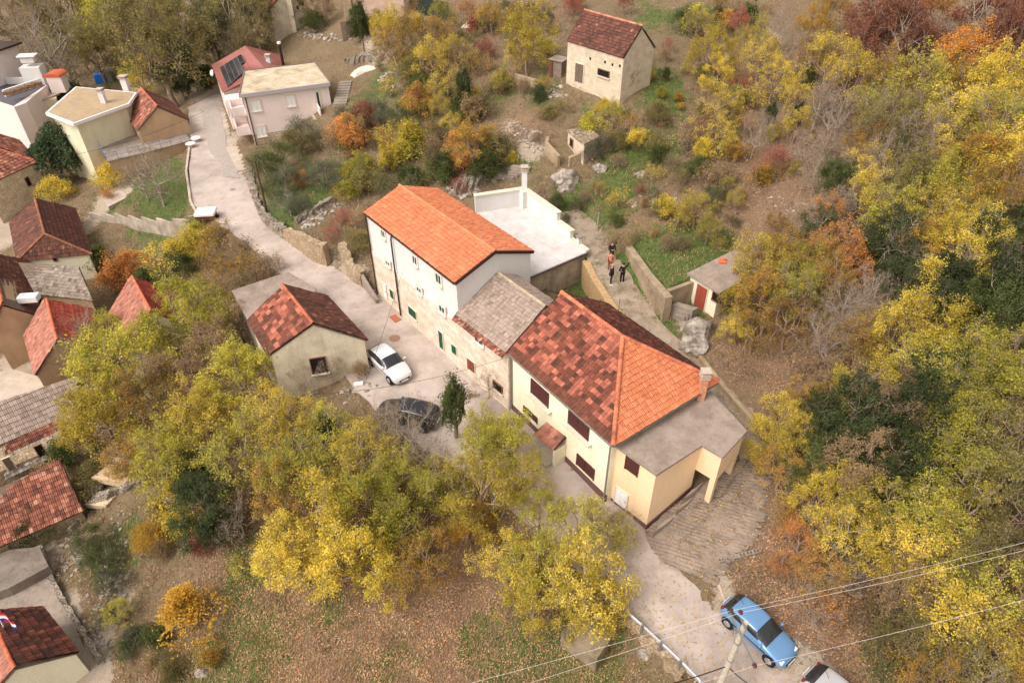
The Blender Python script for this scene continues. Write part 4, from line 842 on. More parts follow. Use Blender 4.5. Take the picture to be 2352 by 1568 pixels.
# ---------------------------------------------------------------- village houses on the left
T,h=gable_house('village_house','small beige gabled house with half dark half orange roof tiles at the road bend',[(280.5,255.4),(315.5,300.5),(434,275.5),(393,233)],3.8,2.2,1.4,PL_BEIGE,TERRA,[p_oldred,p_brown],rpx=(362,245),seed=51,over=.15)
LAND.append(('gabled house at the road bend',360,260))
Zf=6.0;K=[P(*q,Zf) for q in [(103.5,258.8),(167,283.8),(297,237),(314,212),(173.6,198.7)]]
c=sum(K)/5;t=thing('flat_roof_house','long pale yellow house with a big sand coloured flat roof','house',[c[0],c[1],-2]);LAND.append(('pale yellow flat roofed house',200,270))
MB().prism([p[:2] for p in K],Zf-.35,Zf-.02).part('roof_edge',t,WHITEP);MB().prism([p[:2] for p in inset(K,.25)],Zf-.1,Zf+.01).part('roof',t,concrete('sandy_roof',C3(178,156,126),C3(140,118,92),.5));IK=inset(K,.6);walls(t,IK,-5,Zf-.35,PL_PALEY)
for q,w_ in (((240,236),.28),((292,206),.35)):
    p=P(*q,Zf);chimney(t,p-[0,0,.3],1.7,w_,PL_WHITE,z0=0)
zt3=2.2;Kt=[P(*q,zt3) for q in [(219,318),(247,371),(347,347),(440,322),(420,300),(310,312)]]
t=thing('railed_terrace','concrete house terrace with blue railings in front of the small gabled house','terrace',[Kt[1][0],Kt[1][1],-1.5]);walls(t,inset(Kt,.1),-4,zt3-.15,PL_BEIGE);MB().prism([p[:2] for p in Kt],zt3-.15,zt3).part('floor',t,CONC)
BLUE=plain('blue_rail',C3(96,118,160),.5)
m=MB()
for a,b in zip(Kt[:3],Kt[1:4]):
    n=int(np.linalg.norm(b-a)/1.2)+1
    for i in range(n+1): p=a+(b-a)*i/n;m.tube([p,p+[0,0,.9]],.025,5)
    m.tube([a+[0,0,.9],b+[0,0,.9]],.03,5);m.tube([a+[0,0,.5],b+[0,0,.5]],.02,5)
m.part('railing',t,BLUE)
# chalet with red hipped roof and block walls
T,h=gable_house('stone_house','stone block house with a hipped orange red roof at the left edge',[(-60,345),(-42,432),(88,371),(44,322)],1.0,1.7,-3,STONE2,TERRA,[p_oldred,p_oldred,p_oldred],hip=.35,seed=61,over=.25,wallm2=None)
LAND.append(('stone block house',40,400))
pw=pl(h['I'],1);opening(T,pw,(56,410),(72,424),'hole',sill=False);opening(T,pw,(87,438),(110,458),'window')
T,h=gable_house('village_house','house with a long brown hipped roof and cream end wall',[(22,511),(39.4,600.6),(212,584),(173,478.7)],-.2,1.9,-3.3,PL_CREAM,TBROWN,[p_brown,pal_mix([(84,48,40),(74,44,38),(96,56,44)],[3,3,2],.06),p_brown],hip=.14,seed=71,over=.3,ridgec=(150,96,70))
LAND.append(('brown hipped roof',110,540))
opening(T,pl(h['I'],1),(122,593),(132,598),'hole',sill=False)
T,h=gable_house('village_house','beige gabled house with an orange tiled roof cut by the left edge',[(-60,665),(-24,768),(95,728),(65,598)],-.3,1.8,-4,PL_BEIGE,TERRA,[pal_mix([(214,132,92),(200,116,80),(224,146,106)],[3,2,2],.06),p_brown],rpx=(60,677),seed=81,over=.1)
LAND.append(('orange roofed house at the left edge',50,720))
q=P(66,684,1.2);MB().box(q,[.75,.1,0],[-.06,.4,0],[0,0,.25]).single('white_box','small white box chimney on the roof edge left of the slate coloured roof','chimney',WHITEP)
sl=[P(82,675,-.2),P(214,690,-.2),P(180,612,1.6),P(40,602,1.6)]
t=thing('slate_house','house with a patchy grey stone coloured roof between the brown roof and the red roofs','house',[sl[0][0],sl[0][1],-4]);LAND.append(('patchy grey roof',140,640))
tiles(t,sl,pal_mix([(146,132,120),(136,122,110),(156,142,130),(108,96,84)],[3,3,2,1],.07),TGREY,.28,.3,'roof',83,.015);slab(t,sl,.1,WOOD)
MB().prism([p[:2] for p in inset(sl,.15)],-5,[-.4,-.4,1.35,1.35]).part('wall',t,PL_BEIGE)
T,h=gable_house('outbuilding','lower orange red gabled outbuilding half hidden by the bare purple tree',[(55,770),(81.8,861.7),(232,806),(207,708)],-1.2,2,-4,PL_BEIGE,TCLEAN,[p_pink,pal_mix([(176,80,64),(160,72,58),(186,92,72)],[3,2,2],.07)],rpx=(150,775),seed=91,over=.1)
LAND.append(('orange red outbuilding',140,770))
T,h=gable_house('village_house','red roofed house half hidden behind the yellow trees left of the road',[(242,731),(286,811),(458,752),(414,671)],0,2.6,-3,PL_CREAM,TCLEAN,[p_pink,pal_mix([(150,66,56),(130,58,50),(164,78,64)],[3,2,2],.08)],rpx=(344,716),seed=95,over=.15)
LAND.append(('red roof left of the road',330,690))
# long low grey roof and the stone outbuildings below it
rg=[P(-45,1040,-2.6),P(176,945,-2.6),P(177,863,-1.0),P(-45,940,-1.0)]
t=thing('long_house','long low house with grey tiles, a band of red eave tiles and stone walls','house',[rg[1][0],rg[1][1],-5]);LAND.append(('long grey tiled roof',80,920))
tiles(t,rg,p_grey,TGREY,.26,.4,'roof',101,.02);slab(t,rg,.1,WOOD)
ed=unit(rg[2]-rg[1])*-1;lo=[rg[0]+(rg[1]-rg[0])*.25+ed*.9,rg[1]+ed*.9,rg[1],rg[0]+(rg[1]-rg[0])*.25]
tiles(t,lo,p_oldred,TERRA,.2,.3,'eave_tiles',102,.04)
lo2=[lo[0]+ed*1.9,lo[1]+ed*1.7,lo[1],lo[0]];tiles(t,lo2,pal_mix([(150,142,138),(120,112,106),(176,166,158)],[2,2,2],.15),MC['grey_tile'],.5,.3,'stone_slab_roof',103,.05,prof=(0,.3,1,.2,0));slab(t,lo2,.1,WOOD)
b0_,b1_=lo2[0],lo2[1]
hd=ed*[1,1,0];MB().prism([(rg[0]+hd*.0)[:2],(b0_-hd*.3)[:2] if False else (rg[0]+ed*2.2)[:2],(b1_-ed*.2)[:2],rg[2][:2],rg[3][:2]],-7,[-2.75,-3.6,-3.6,-1.3,-1.3]).part('wall',t,RUB,uvs=True)
ww=((rg[0]+ed*2.2)[:2],(b1_-ed*.2)[:2])
opening(t,ww,(78,1026),(116,1056),'hole',sill=False);opening(t,ww,(4,1055),(46,1086),'door',split=WOOD,name='door',sill=False)
rq=[P(-60,1281,-3.2),P(192,1172,-3.2),P(137,1055,-1.5),P(-60,1146,-1.5)]
t=thing('low_house','low outbuilding with a patched red tiled roof below the long grey roof','house',[rq[1][0],rq[1][1],-5]);LAND.append(('patched red roof at the left edge',70,1150))
tiles(t,rq,p_oldred,TERRA,.24,.36,'roof',111,.035);slab(t,rq,.1,WOOD);MB().prism([p[:2] for p in inset(rq,.15)],-7,[-3.45,-3.45,-1.75,-1.75]).part('wall',t,RUB,uvs=True)
T,h=gable_house('village_house','dark red roofed house with a pale end wall in the bottom left corner',[(-95,1480),(-60,1640),(180,1497),(97.4,1393)],-2.4,1.5,-5,PL_CREAM,TERRA,[p_pink,p_dark],seed=121,over=.15,rpx=None)
LAND.append(('bottom left corner house',90,1480))
# villa at the far left edge
def blockp(name,parent,px,z0,z1,mat): 
    q=[P(*a,z1) for a in px];return MB().prism([p[:2] for p in q],z0,z1).part(name,parent,mat)
t=thing('villa','pinkish villa with a roof terrace, planters and a wide white chimney at the left edge','house',P(20,250,-2));LAND.append(('pink villa',40,240))
blockp('wall',t,[(-60,215),(32,246),(60,236),(120,185),(20,170),(-60,180)],-4,4.2,PL_PINK);blockp('terrace_floor',t,[(-60,213),(30,243),(118,186),(20,171),(-60,180)],4.2,4.26,plain('dark_floor',C3(96,92,98),.7))
for a,b in (((12,222),(140,180)),((18,192),(90,192))):
    p,q=P(*a,4.3),P(*b,4.3);d=unit(q-p);MB().box((p+q)/2+[0,0,.35],d*np.linalg.norm(q-p)/2,np.array([-d[1],d[0],0])*.15,[0,0,.45]).part('parapet',t,PL_WHITE)
for i in range(5):
    f=i/5;p=P(20+f*80,214-f*26,5.3);b=MB();b.box(p,[.55,.2,0],[-.08,.2,0],[0,0,.2]);b.single('planter','brown planter box on the villa parapet, '+['nearest','second','third','fourth','farthest'][i]+' along the row','planter',plain('dry_planter',C3(124,96,72),.9,var=.5),group='planters on the villa parapet')
blockp('eave_slab',t,[(34,237),(55,244),(140,214),(120,205)],3.0,3.2,CONCL)
q=P(92,215,3.2);MB().box(q-[0,0,2.6],[1.9,.6,0],[-.9,2.,0],[0,0,2.4]).part('wall',t,PL_PALEY)
q=P(88,190,4.3);MB().box(q+[0,0,.8],[1.2,.2,0],[-.2,1.0,0],[0,0,1.4]).part('chimney',t,PL_WHITE);MB().box(q+[0,0,3.0],[.8,.1,0],[-.1,.55,0],[0,0,.3]).part('chimney_cap',t,PL_WHITE);MB().box(q+[0,0,3.5],[1.1,.15,0],[-.15,.75,0],[0,0,.06]).part('chimney_cap',t,WHITEP)
q=P(135,192,4.6);MB().box(q+[0,0,.1],[.9,.1,0],[-.2,1.0,0],[0,0,1.]).part('chimney',t,PL_PINK);m=MB()
V=[];
for s_ in (-1,1):
    for a in np.linspace(0,math.pi,9): V.append(q+np.array([1.1*math.cos(a),.1*math.cos(a)+s_*1.1,1.1+.45*math.sin(a)]))
MB().add(V,[(i,i+1,10+i,9+i) for i in range(8)]+[tuple(range(9)),tuple(range(9,18))[::-1]]).part('arched_tile_cap',t,plain('arch_tile',C3(190,96,66),.8))
q=P(-20,190,4.2);MB().box(q+[0,0,2.0],[2.6,-.5,0],[.8,3.5,0],[0,0,2.0]).part('upper_storey',t,PL_PINK);MB().box(q+[0,0,4.2],[3.2,-.6,0],[1,4,0],[0,0,.12]).part('upper_roof',t,TBROWN if False else plain('dark_roof_edge',C3(64,48,44),.6))
for q_ in ((0,282),(26,292)):
    p=P(q_[0],q_[1],0.0)+np.array([0,-.4,.0]);MB().box(p,[1.1,-.5,0],[.02,.04,0],[0,0,.7]).part('window',t,GL)
# ---------------------------------------------------------------- top of the picture
ze=10.2;T,h=gable_house('old_house','beige gabled house with a streaked red roof at the top edge',[(622,42),(640,58),(752,40),(735,5)],ze,2,7.4,PL_TAN,TERRA,[p_oldred,pal_mix([(176,104,80),(150,84,66),(196,126,100)],[3,3,2],.1)],seed=131,over=.1) if False else (None,None)
q=[P(637,66,7.4),P(712,62,7.4)]
def simple_gable(name,label,pl_,pr_,zb,he,dep,rise,wallm,pals,seed):
    a=P(*pl_,zb);b=P(*pr_,zb);t_=unit(b-a);n=np.array([-t_[1],t_[0],0.]);n=n if n[1]>0 else -n
    A=b+n*dep;B=b;C=a;D=a+n*dep
    return gable_house(name,label,[(p[0],p[1],0) for p in (A,B,C,D)],zb+he,rise,zb,wallm,TERRA,pals,seed=seed,over=.0+.02,end=.05)
T,h=simple_gable('old_house','beige gabled house with a streaked red roof and wall flue at the top edge',(632,84),(706,70),7.3,3.6,8,1.9,PL_TAN,[p_oldred,p_oldred],131)
LAND.append(('beige house at the top edge',680,40))
I=h['I'];pw=pl(I,1);p=PV(682,18,*pw);n=facing(*pw);MB().box(p+n*.02,[.2,0,0],n*.03,[0,0,.25]).part('window',T,INK)
p=PV(668,40,*pw);MB().box(p+n*.25+[0,0,.3],[.28,0,0],n*.25,[0,0,3.2]).part('flue',T,PL_TAN)
a=G(804,95);t=thing('ruined_tower','tall pale ruined wall end with an ivy covered side at the top edge','ruin',a);LAND.append(('ruined wall at the top edge',790,60))
MB().box(a+[0.2,1.,3.6],[.55,0,0],[0,.5,0],[0,0,4.6]).part('pier',t,SP);m=MB()
for j in range(7): m.box(a+np.array([-.9+j*.24,.35,1.1]),[.09,.0,0],[0,.06,0],[.12*(j-3)*.1,0,1.3])
m.part('leaning_planks',t,WOOD)
b=G(905,92);MB().box(np.array([b[0]-1.6,b[1]+6,b[2]+3.]),[2.9,0,0],[0,3,0],[0,0,4.5]).single('ruined_house','pinkish plastered ruin behind ivy at the top edge, right of the pale wall end','ruin',plaster('pink_old_render',C3(206,180,164),C3(150,120,100),.6,.7),uvs=True)
# tarps, slabs, net
def sheetlike(name,label,cat,px,mat,h=.12,seed=1,fold=.12):
    q=[G(*a) for a in px];c=sum(q)/len(q);rng=np.random.RandomState(seed);V=[];n=28;R=6
    out=[]
    for a,b in zip(q,q[1:]+q[:1]):
        for t_ in np.arange(n//len(q)+1)/(n//len(q)+1): out.append(a*(1-t_)+b*t_)
    n=len(out);V=[c+[0,0,h*2]]
    for k_ in range(1,R+1):
        for p in out: f=k_/R;v=c*(1-f)+p*f+np.array([0,0,h*(1.6-1.6*f**2)+rng.uniform(0,fold)*(1-f**3)]);V.append(v if k_<R else v-[0,0,.03])
    Fs=[(0,1+i,1+(i+1)%n) for i in range(n)]+[(1+(k_-1)*n+i,1+k_*n+i,1+k_*n+(i+1)%n,1+(k_-1)*n+(i+1)%n) for k_ in range(1,R) for i in range(n)]
    return single(name,label,cat,V,Fs,mat,smooth=True)
TARP=plain('white_tarp',C3(226,214,196),.6,var=.1)
sheetlike('tarpaulin','crumpled white tarpaulin on the grass right of the pink house','tarpaulin',[(803,172),(820,162),(855,152),(868,156),(835,168),(812,180)],TARP,.3,1)
sheetlike('tarpaulin','crumpled white tarpaulin near the top edge above the yellow trees','tarpaulin',[(1058,64),(1085,44),(1110,38),(1120,48),(1095,66)],TARP,.35,2)
p=G(958,34);q=G(1032,42);d=unit((q-p)*[1,1,0]);MB().box((p+q)/2+[0,0,.9],d*np.linalg.norm((q-p)[:2])/2,[0,.04,0],[0,0,1.1]).single('net_fence','dark green netting fence panel at the top edge','fence',plain('green_net',C3(44,56,50),.8))
ps=[P(108+i*0,44,3.0) for i in range(1)];q=[P(*a,3.2) for a in [(105,46),(195,40),(225,52),(150,62)]];c=sum(q)/4;t=thing('far_shed','grey flat roofed concrete shed among the trees at the top left','shed',[c[0],c[1],.5]);MB().prism([p[:2] for p in q],3.0,3.2).part('roof',t,CONC);walls(t,inset(q,.3),-3,3.0,PL_BEIGE);LAND.append(('far concrete shed',150,50))
# ---------------------------------------------------------------- yards, walls, rocks
pave('yard',[(-40,1390),(30,1310),(95,1285),(160,1400),(205,1520),(250,1600),(100,1640),(-60,1560)],[-4.3,-4.3,-4.3,-4.5,-4.7,-4.9,-4.9,-4.6],CONC,.6)
pave('yard_terrace',[(-40,1290),(20,1262),(90,1255),(112,1300),(20,1350),(-40,1372)],-3.6,concrete('dark_slab',C3(136,124,114),C3(84,74,64),.7),1.2)
pave('lower_yard',[(-40,870),(20,845),(82,862),(115,890),(60,915),(-40,945)],-3.3,CONCL,.8)
pave('left_lane',[(-40,500),(90,480),(190,500),(230,512),(210,530),(30,520),(20,610),(-40,640)],-2.7,CONC,.8) if False else None
pave('garden_slab',[(231,452),(300,428),(318,440),(248,475)],[-.6]*4,CONCL,.6)
def scatter_stones(name,label,px_pts,n,size,seed,mat,spread=.4,cat='stones',kind='stuff',group=None):
    rng=np.random.RandomState(seed);V=[];Fs=[]
    for i in range(n):
        k_=rng.randint(len(px_pts)-1) if len(px_pts)>1 else 0;t_=rng.rand();a=np.array(px_pts[k_]);b=np.array(px_pts[min(k_+1,len(px_pts)-1)]);q=a*(1-t_)+b*t_
        p=G(*q)+np.array([rng.normal(0,spread),rng.normal(0,spread),0]);p[2]=TZ(p[0],p[1])+size*.15
        s=size*rng.uniform(.5,1.4);pts=[unit(rng.normal(size=3))*s*rng.uniform(.7,1.1)*[1,1,.7] for _ in range(12)]
        bm=bmesh.new();[bm.verts.new(p+v) for v in pts];r=bmesh.ops.convex_hull(bm,input=bm.verts);bm.verts.ensure_lookup_table()
        bmesh.ops.delete(bm,geom=[v for v in bm.verts if not v.link_faces],context='VERTS');bm.verts.index_update();n0=len(V)
        V+=[np.array(v.co) for v in bm.verts];Fs+=[tuple(n0+v.index for v in f.verts) for f in bm.faces];bm.free()
    o=single(name,label,cat,V,Fs,mat)
    if kind:o['kind']=kind
    return o
k=N('limestone');co=k.co();a=k.noise(1.5,6,.75,co);b=k.noise(9,5,.8,co);x=k.ramp(a,[(.35,C3(104,94,86)),(.5,C3(168,156,144)),(.65,C3(208,198,186))]);x=k.mix(.6,x,k.ramp(b,[(.3,gray(.55)),(.65,gray(1.2))]),'MULTIPLY');k.bump(b,.9,.1);LIME=k.out(x,.95)
def boulder(px,s,label,seed,flat=.75):
    rng=np.random.RandomState(seed);p=G(*px);bm=bmesh.new();bmesh.ops.create_icosphere(bm,subdivisions=4,radius=1)
    n1=rng.normal(size=(14,3));n1/=np.linalg.norm(n1,axis=1)[:,None];dd_=rng.uniform(.62,.95,14)
    for v in bm.verts:
        c_=np.array(v.co);r=1.
        for nn_,d0 in zip(n1,dd_):
            if c_@nn_*r>d0: r=d0/(c_@nn_)
        r*=1+.05*math.sin(c_[0]*9+seed)+.04*math.sin(c_[1]*13+c_[2]*7);v.co=Vector(c_*r)
    V=np.array([v.co for v in bm.verts])*[s,s*.8,s*flat];F_=[tuple(v.index for v in f.verts) for f in bm.faces];bm.free()
    return single('boulder',label,'rock',V+p+[0,0,s*.2],F_,LIME,base=p)
for px,s,l in [((1298,420),1.3,'big white limestone boulder right of the terrace chimney'),((1300,436),.8,'smaller pale boulder just below the big white boulder right of the terrace'),((1378,390),.7,'pale boulder below the tiny ruined shed'),((1470,405),.6,'upright pale rock on the slope right of the ruined shed'),((1590,800),1.1,'large grey rock at the end of the lichened retaining wall'),((1600,770),1.3,'smooth grey outcrop below the yellow shed'),((1830,1480),.28,'white stone on the verge right of the blue car'),((1824,1470),.2,'small white stone just above another right of the blue car'),((1230,318),.8,'pale rock patch on the slope left of the ruined shed'),((820,628),.5,'low rock at the road corner near the white house'),((1480,1500),.5,'stone block at the foot of the guard rail'),((465,1545),.4,'small pale rock at the bottom edge of the meadow'),((690,540),.5,'rock on top of the roadside stone wall')]: boulder(px,s,l,len(l)+int(px[0]))
for i,(pts,n,s,l) in enumerate([([(930,150),(880,180),(900,215)],60,.28,'scattered white rubble'),([(1250,212),(1295,222)],40,.25,'rubble'),([(1180,290),(1240,345)],90,.16,'gravel'),([(740,60),(700,80),(760,90),(830,80)],110,.3,'rubble heap'),
 ([(1040,445),(1090,430),(1150,402)],120,.26,'rubble bank'),([(290,1350),(250,1330),(230,1420),(200,1460),(260,1500)],120,.18,'tumbled stones'),([(170,1320),(150,1260),(180,1210)],70,.16,'row'),([(280,1180),(255,1240),(290,1330)],60,.15,'row'),([(1430,460),(1560,470)],50,.2,'row'),
 ([(700,520),(770,470)],70,.25,'wall rubble'),([(860,80),(870,140)],40,.25,'rubble'),([(1790,90),(1740,70)],30,.3,'rubble'),([(1760,440),(1900,520),(1700,540)],60,.12,'pebbles'),([(790,890),(880,900)],40,.2,'pile'),([(1660,1340),(1640,1380),(1700,1400)],50,.08,'gravel'),([(1850,1470),(1900,1560),(1800,1560)],120,.06,'gravel'),([(660,600),(760,640)],50,.09,'gravel'),([(40,1235),(130,1180),(200,1140)],60,.18,'rubble')]):
    scatter_stones('loose_stones','loose pale stones lying on the slope','','x') if False else scatter_stones('loose_stones',['scattered white rubble above the olive trees','white rubble in front of the block hut','pale scree left of the ruined shed','rubble heap left of the ruined tower','dry stone bank between the terrace and the hill','tumbled stones beside the lower left yard','stone row along the lower left garden','stone edging beside the agave garden','old stone row above the leaf covered clearing','stones on the old terrace wall by the road','pale rubble above the pink house stair','rubble near the top edge on the right','pebbles on the leafy clearing at right','rubble pile beside the white car','gravel beside the ribbed ramp','gravel verge beside the blue car','gravel at the foot of the roadside wall','rubble above the lower left terrace'][i],pts,n,s,i+5,LIME)
wallrun('dry_stone_wall','rough dry stone retaining wall along the upper side of the road',[(575,405),(592,470),(607,507),(660,552)],[.6,.8,1.0,1.2],.55,DRY,rough=.09,step=.3,seed=8)
wallrun('dry_stone_wall','taller mortared stone wall beside the road, left of the white house',[(662,553),(700,580),(726,600),(757,612)],[1.3,1.9,2.2,2.2],.6,RUB,rough=.04,step=.3,seed=9)
wallrun('dry_stone_wall','old stone wall stub against the bank beside the white house',[(790,590),(812,640),(838,652)],[1.5,1.4,1.2],.6,RUB,rough=.06,step=.3,seed=10)
wallrun('dry_stone_wall','terrace wall topped with pale stones above the road bank',[(680,512),(740,478),(765,462)],[.5,.6,.5],.5,DRY,rough=.06,step=.3,seed=11)
wallrun('step_wall','low concrete wall left of the white house corner',[(826,640),(868,700)],[1.1,.5],.25,CONC,seed=12)
wallrun('dry_stone_wall','dry stone wall climbing the slope behind the white roof terrace',[(1045,448),(1080,432),(1125,412)],[.9,1.1,1.1],.7,DRY,rough=.12,step=.3,seed=13)
wallrun('dry_stone_wall','overgrown wood and stone pile wall behind the pink house',[(795,150),(840,138),(880,140)],[.8,.9,.9],.6,DRY,rough=.1,step=.3,seed=14)
wallrun('garden_wall','stone edging wall between the lower left yard and the agave garden',[(95,1285),(150,1385),(210,1480),(235,1520)],.45,.3,DRY,rough=.04,seed=15)
wallrun('garden_wall','dark stone wall below the raised lower left yard',[(-40,1385),(30,1350),(112,1300),(100,1270)],.9,.35,DRY,rough=.04,seed=16)
wallrun('garden_wall','crooked drystone edge climbing the lower left garden',[(165,1225),(205,1150),(240,1120)],.45,.4,DRY,rough=.07,seed=17)
wallrun('garden_wall','stone wall beside the flat stone in the lower left scrub',[(215,1165),(270,1130),(340,1110)],.6,.4,DRY,rough=.07,seed=18)
wallrun('kerb_wall','low concrete kerb wall along the outer side of the road bend',[(437,345),(430,400),(440,470),(462,512)],.45,.22,CONCL,seed=19)
wallrun('ramp_wall','low concrete kerb along the uphill side of the path',[(1605,830),(1660,900),(1735,985),(1780,1050)],.5,.3,SP,seed=20)
wallrun('ramp_wall','broken concrete edge between the ribbed ramp and the verge',[(1650,1345),(1670,1400),(1690,1440)],.12,.12,CONCL,seed=21)
# stepped fence wall below the road bend
zq=[(212,503),(240,507),(272,511),(303,516),(333,520),(368,523),(403,525),(440,518),(458,506)]
W3=[P(x,y,z) for (x,y),z in zip(zq,[-1.7,-1.5,-1.1,-.6,-.1,.4,.9,1.4,1.8])];m=MB()
for a,b in zip(W3[:-1],W3[1:]):
    d=unit((b-a)*[1,1,0]);n=np.array([-d[1],d[0],0]);m.box((a+b)/2*[1,1,0]+[0,0,max(a[2],b[2])-.6],d*np.linalg.norm((b-a)[:2])/2,n*.12,[0,0,1.2])
m.single('stepped_wall','pale concrete fence wall stepping down from the road bend','wall',concrete('streaked_wall',C3(190,176,160),C3(116,104,92),.8),uvs=True)
# stairs behind terrace
for j in range(5):
    p=G(1160+j*9,408-j*5);MB().box(p+[0,0,.05],[.85,-.3,0],[.1,.25,0],[0,0,.16]).single('stone_step','concrete step climbing behind the terrace chimney, '+['lowest','second from the bottom','middle','fourth from the bottom','topmost'][j],'step',CONC,group='steps behind the terrace chimney')
# manholes
for px,r,l,mt in [((486,322),.3,'round manhole cover in the road beside the pink house',CONC),((535,438),.3,'round manhole cover in the road below the pink house',CONC),((907,780),.42,'round rusty manhole cover in the courtyard behind the white car',plain('rust_iron',C3(140,108,92),.8))]:
    p=G(*px);MB().tube([[p[0],p[1],p[2]+.02],[p[0],p[1],p[2]+.16]],r,20).single('manhole_cover',l,'manhole',mt)
p=P(908,732,2.2);MB().box(p+[0,0,.04],tA*.45,nA*.28,[0,0,.03]).single('drain_cover','rusty red rectangular drain cover at the foot of the stone wall','drain cover',plain('red_rust',C3(168,96,76),.8))
# guard rail
GP=[P(1440,1405,1.9),P(1480,1440,1.75),P(1523,1480,1.5),P(1568,1522,1.3),P(1616,1572,1.15),P(1700,1660,.95)]
t=thing('guard_rail','galvanised steel guard rail along the lower road','guard rail',GP[2]*[1,1,0]+[0,0,.6]);m=MB()
GALV=plain('galvanised',C3(150,150,152),.4,.6)
for a,b in zip(GP[:-1],GP[1:]):
    d=unit(b-a);s=unit(np.cross(d,[0,0,1]));n0=len(m.V)
    pr=[(0,.11),(.04,.08),(.04,.04),(0,.0),(.04,-.04),(.04,-.08),(0,-.11)]
    V=[p+s*x_+np.array([0,0,z_]) for p in (a,b) for x_,z_ in pr]+[p+s*(x_-.04)+np.array([0,0,z_]) for p in (a,b) for x_,z_ in pr]
    m.add(V,[(i,i+1,8+i,7+i) for i in range(6)]+[(14+i,21+i,22+i,15+i) for i in range(6)]+[(0,7,21,14),(6,20,27,13)])
m.part('rail',t,GALV)
for p in GP: MB().box(p-[0,0,.5]+[-.12,0,0],[.05,0,0],[0,.05,0],[0,0,.75]).part('post',t,GALV)
# ruined concrete box right of the lower meadow
wallrun('road_wall','mossy stone wall under the guard rail',[(1437,1418),(1500,1482),(1570,1550)],[.5,.4,.3],.5,RUB,seed=23,rough=.05,base=-1.2)
p=G(1352,1468);MB().box(p+[0,0,.2],[.85,-.7,0],[.62,.78,0],[0,0,.8]).single('concrete_cistern','square mossy concrete cistern in the meadow, half under the yellow tree','cistern',concrete('mossy_concrete',C3(150,134,112),C3(86,78,56),.8))
p=G(290,1090);MB().box(p+[0,0,.3],[1.4,-.3,0],[.5,1.,0],[0,0,.25]).single('stone_slab','large flat tan stone slab above the small orange bush','slab',plain('tan_slab',C3(196,170,140),.9,var=.4))
p=G(300,1098);t=thing('well_cap','pale stone cistern cap with a round hole left of the dark green tree','well cap',G(238,1150));p=G(238,1150);MB().box(p+[0,0,.1],[.75,-.1,0],[.2,.6,0],[0,0,.2]).part('cap',t,plain('cap_stone',C3(206,186,158),.9));MB().tube([p+[0,0,.28],p+[0,0,.305]],.15,14).part('hole',t,INK)
# hollow blocks at the ramp's corner
for j in range(6):
    p=G(1656+j*16,1290-j*4);d=np.array([math.cos(j*.9+.3),math.sin(j*.9+.3),0]) if j in(0,1) else np.array([.97,.24,0]);n=np.array([-d[1],d[0],0]);m=MB();c_=p+[0,0,.12]
    for s_ in (-1,1): m.box(c_+n*.1*s_,d*.2,n*.02,[0,0,.12])
    for s_ in (-1,0,1): m.box(c_+d*.18*s_,d*.02,n*.079,[0,0,.119])
    m.single('hollow_block','grey hollow concrete block at the ramp corner, '+['leftmost','second from the left','third from the left','third from the right','second from the right','rightmost'][j],'block',CONC,group='hollow blocks at the ramp corner')
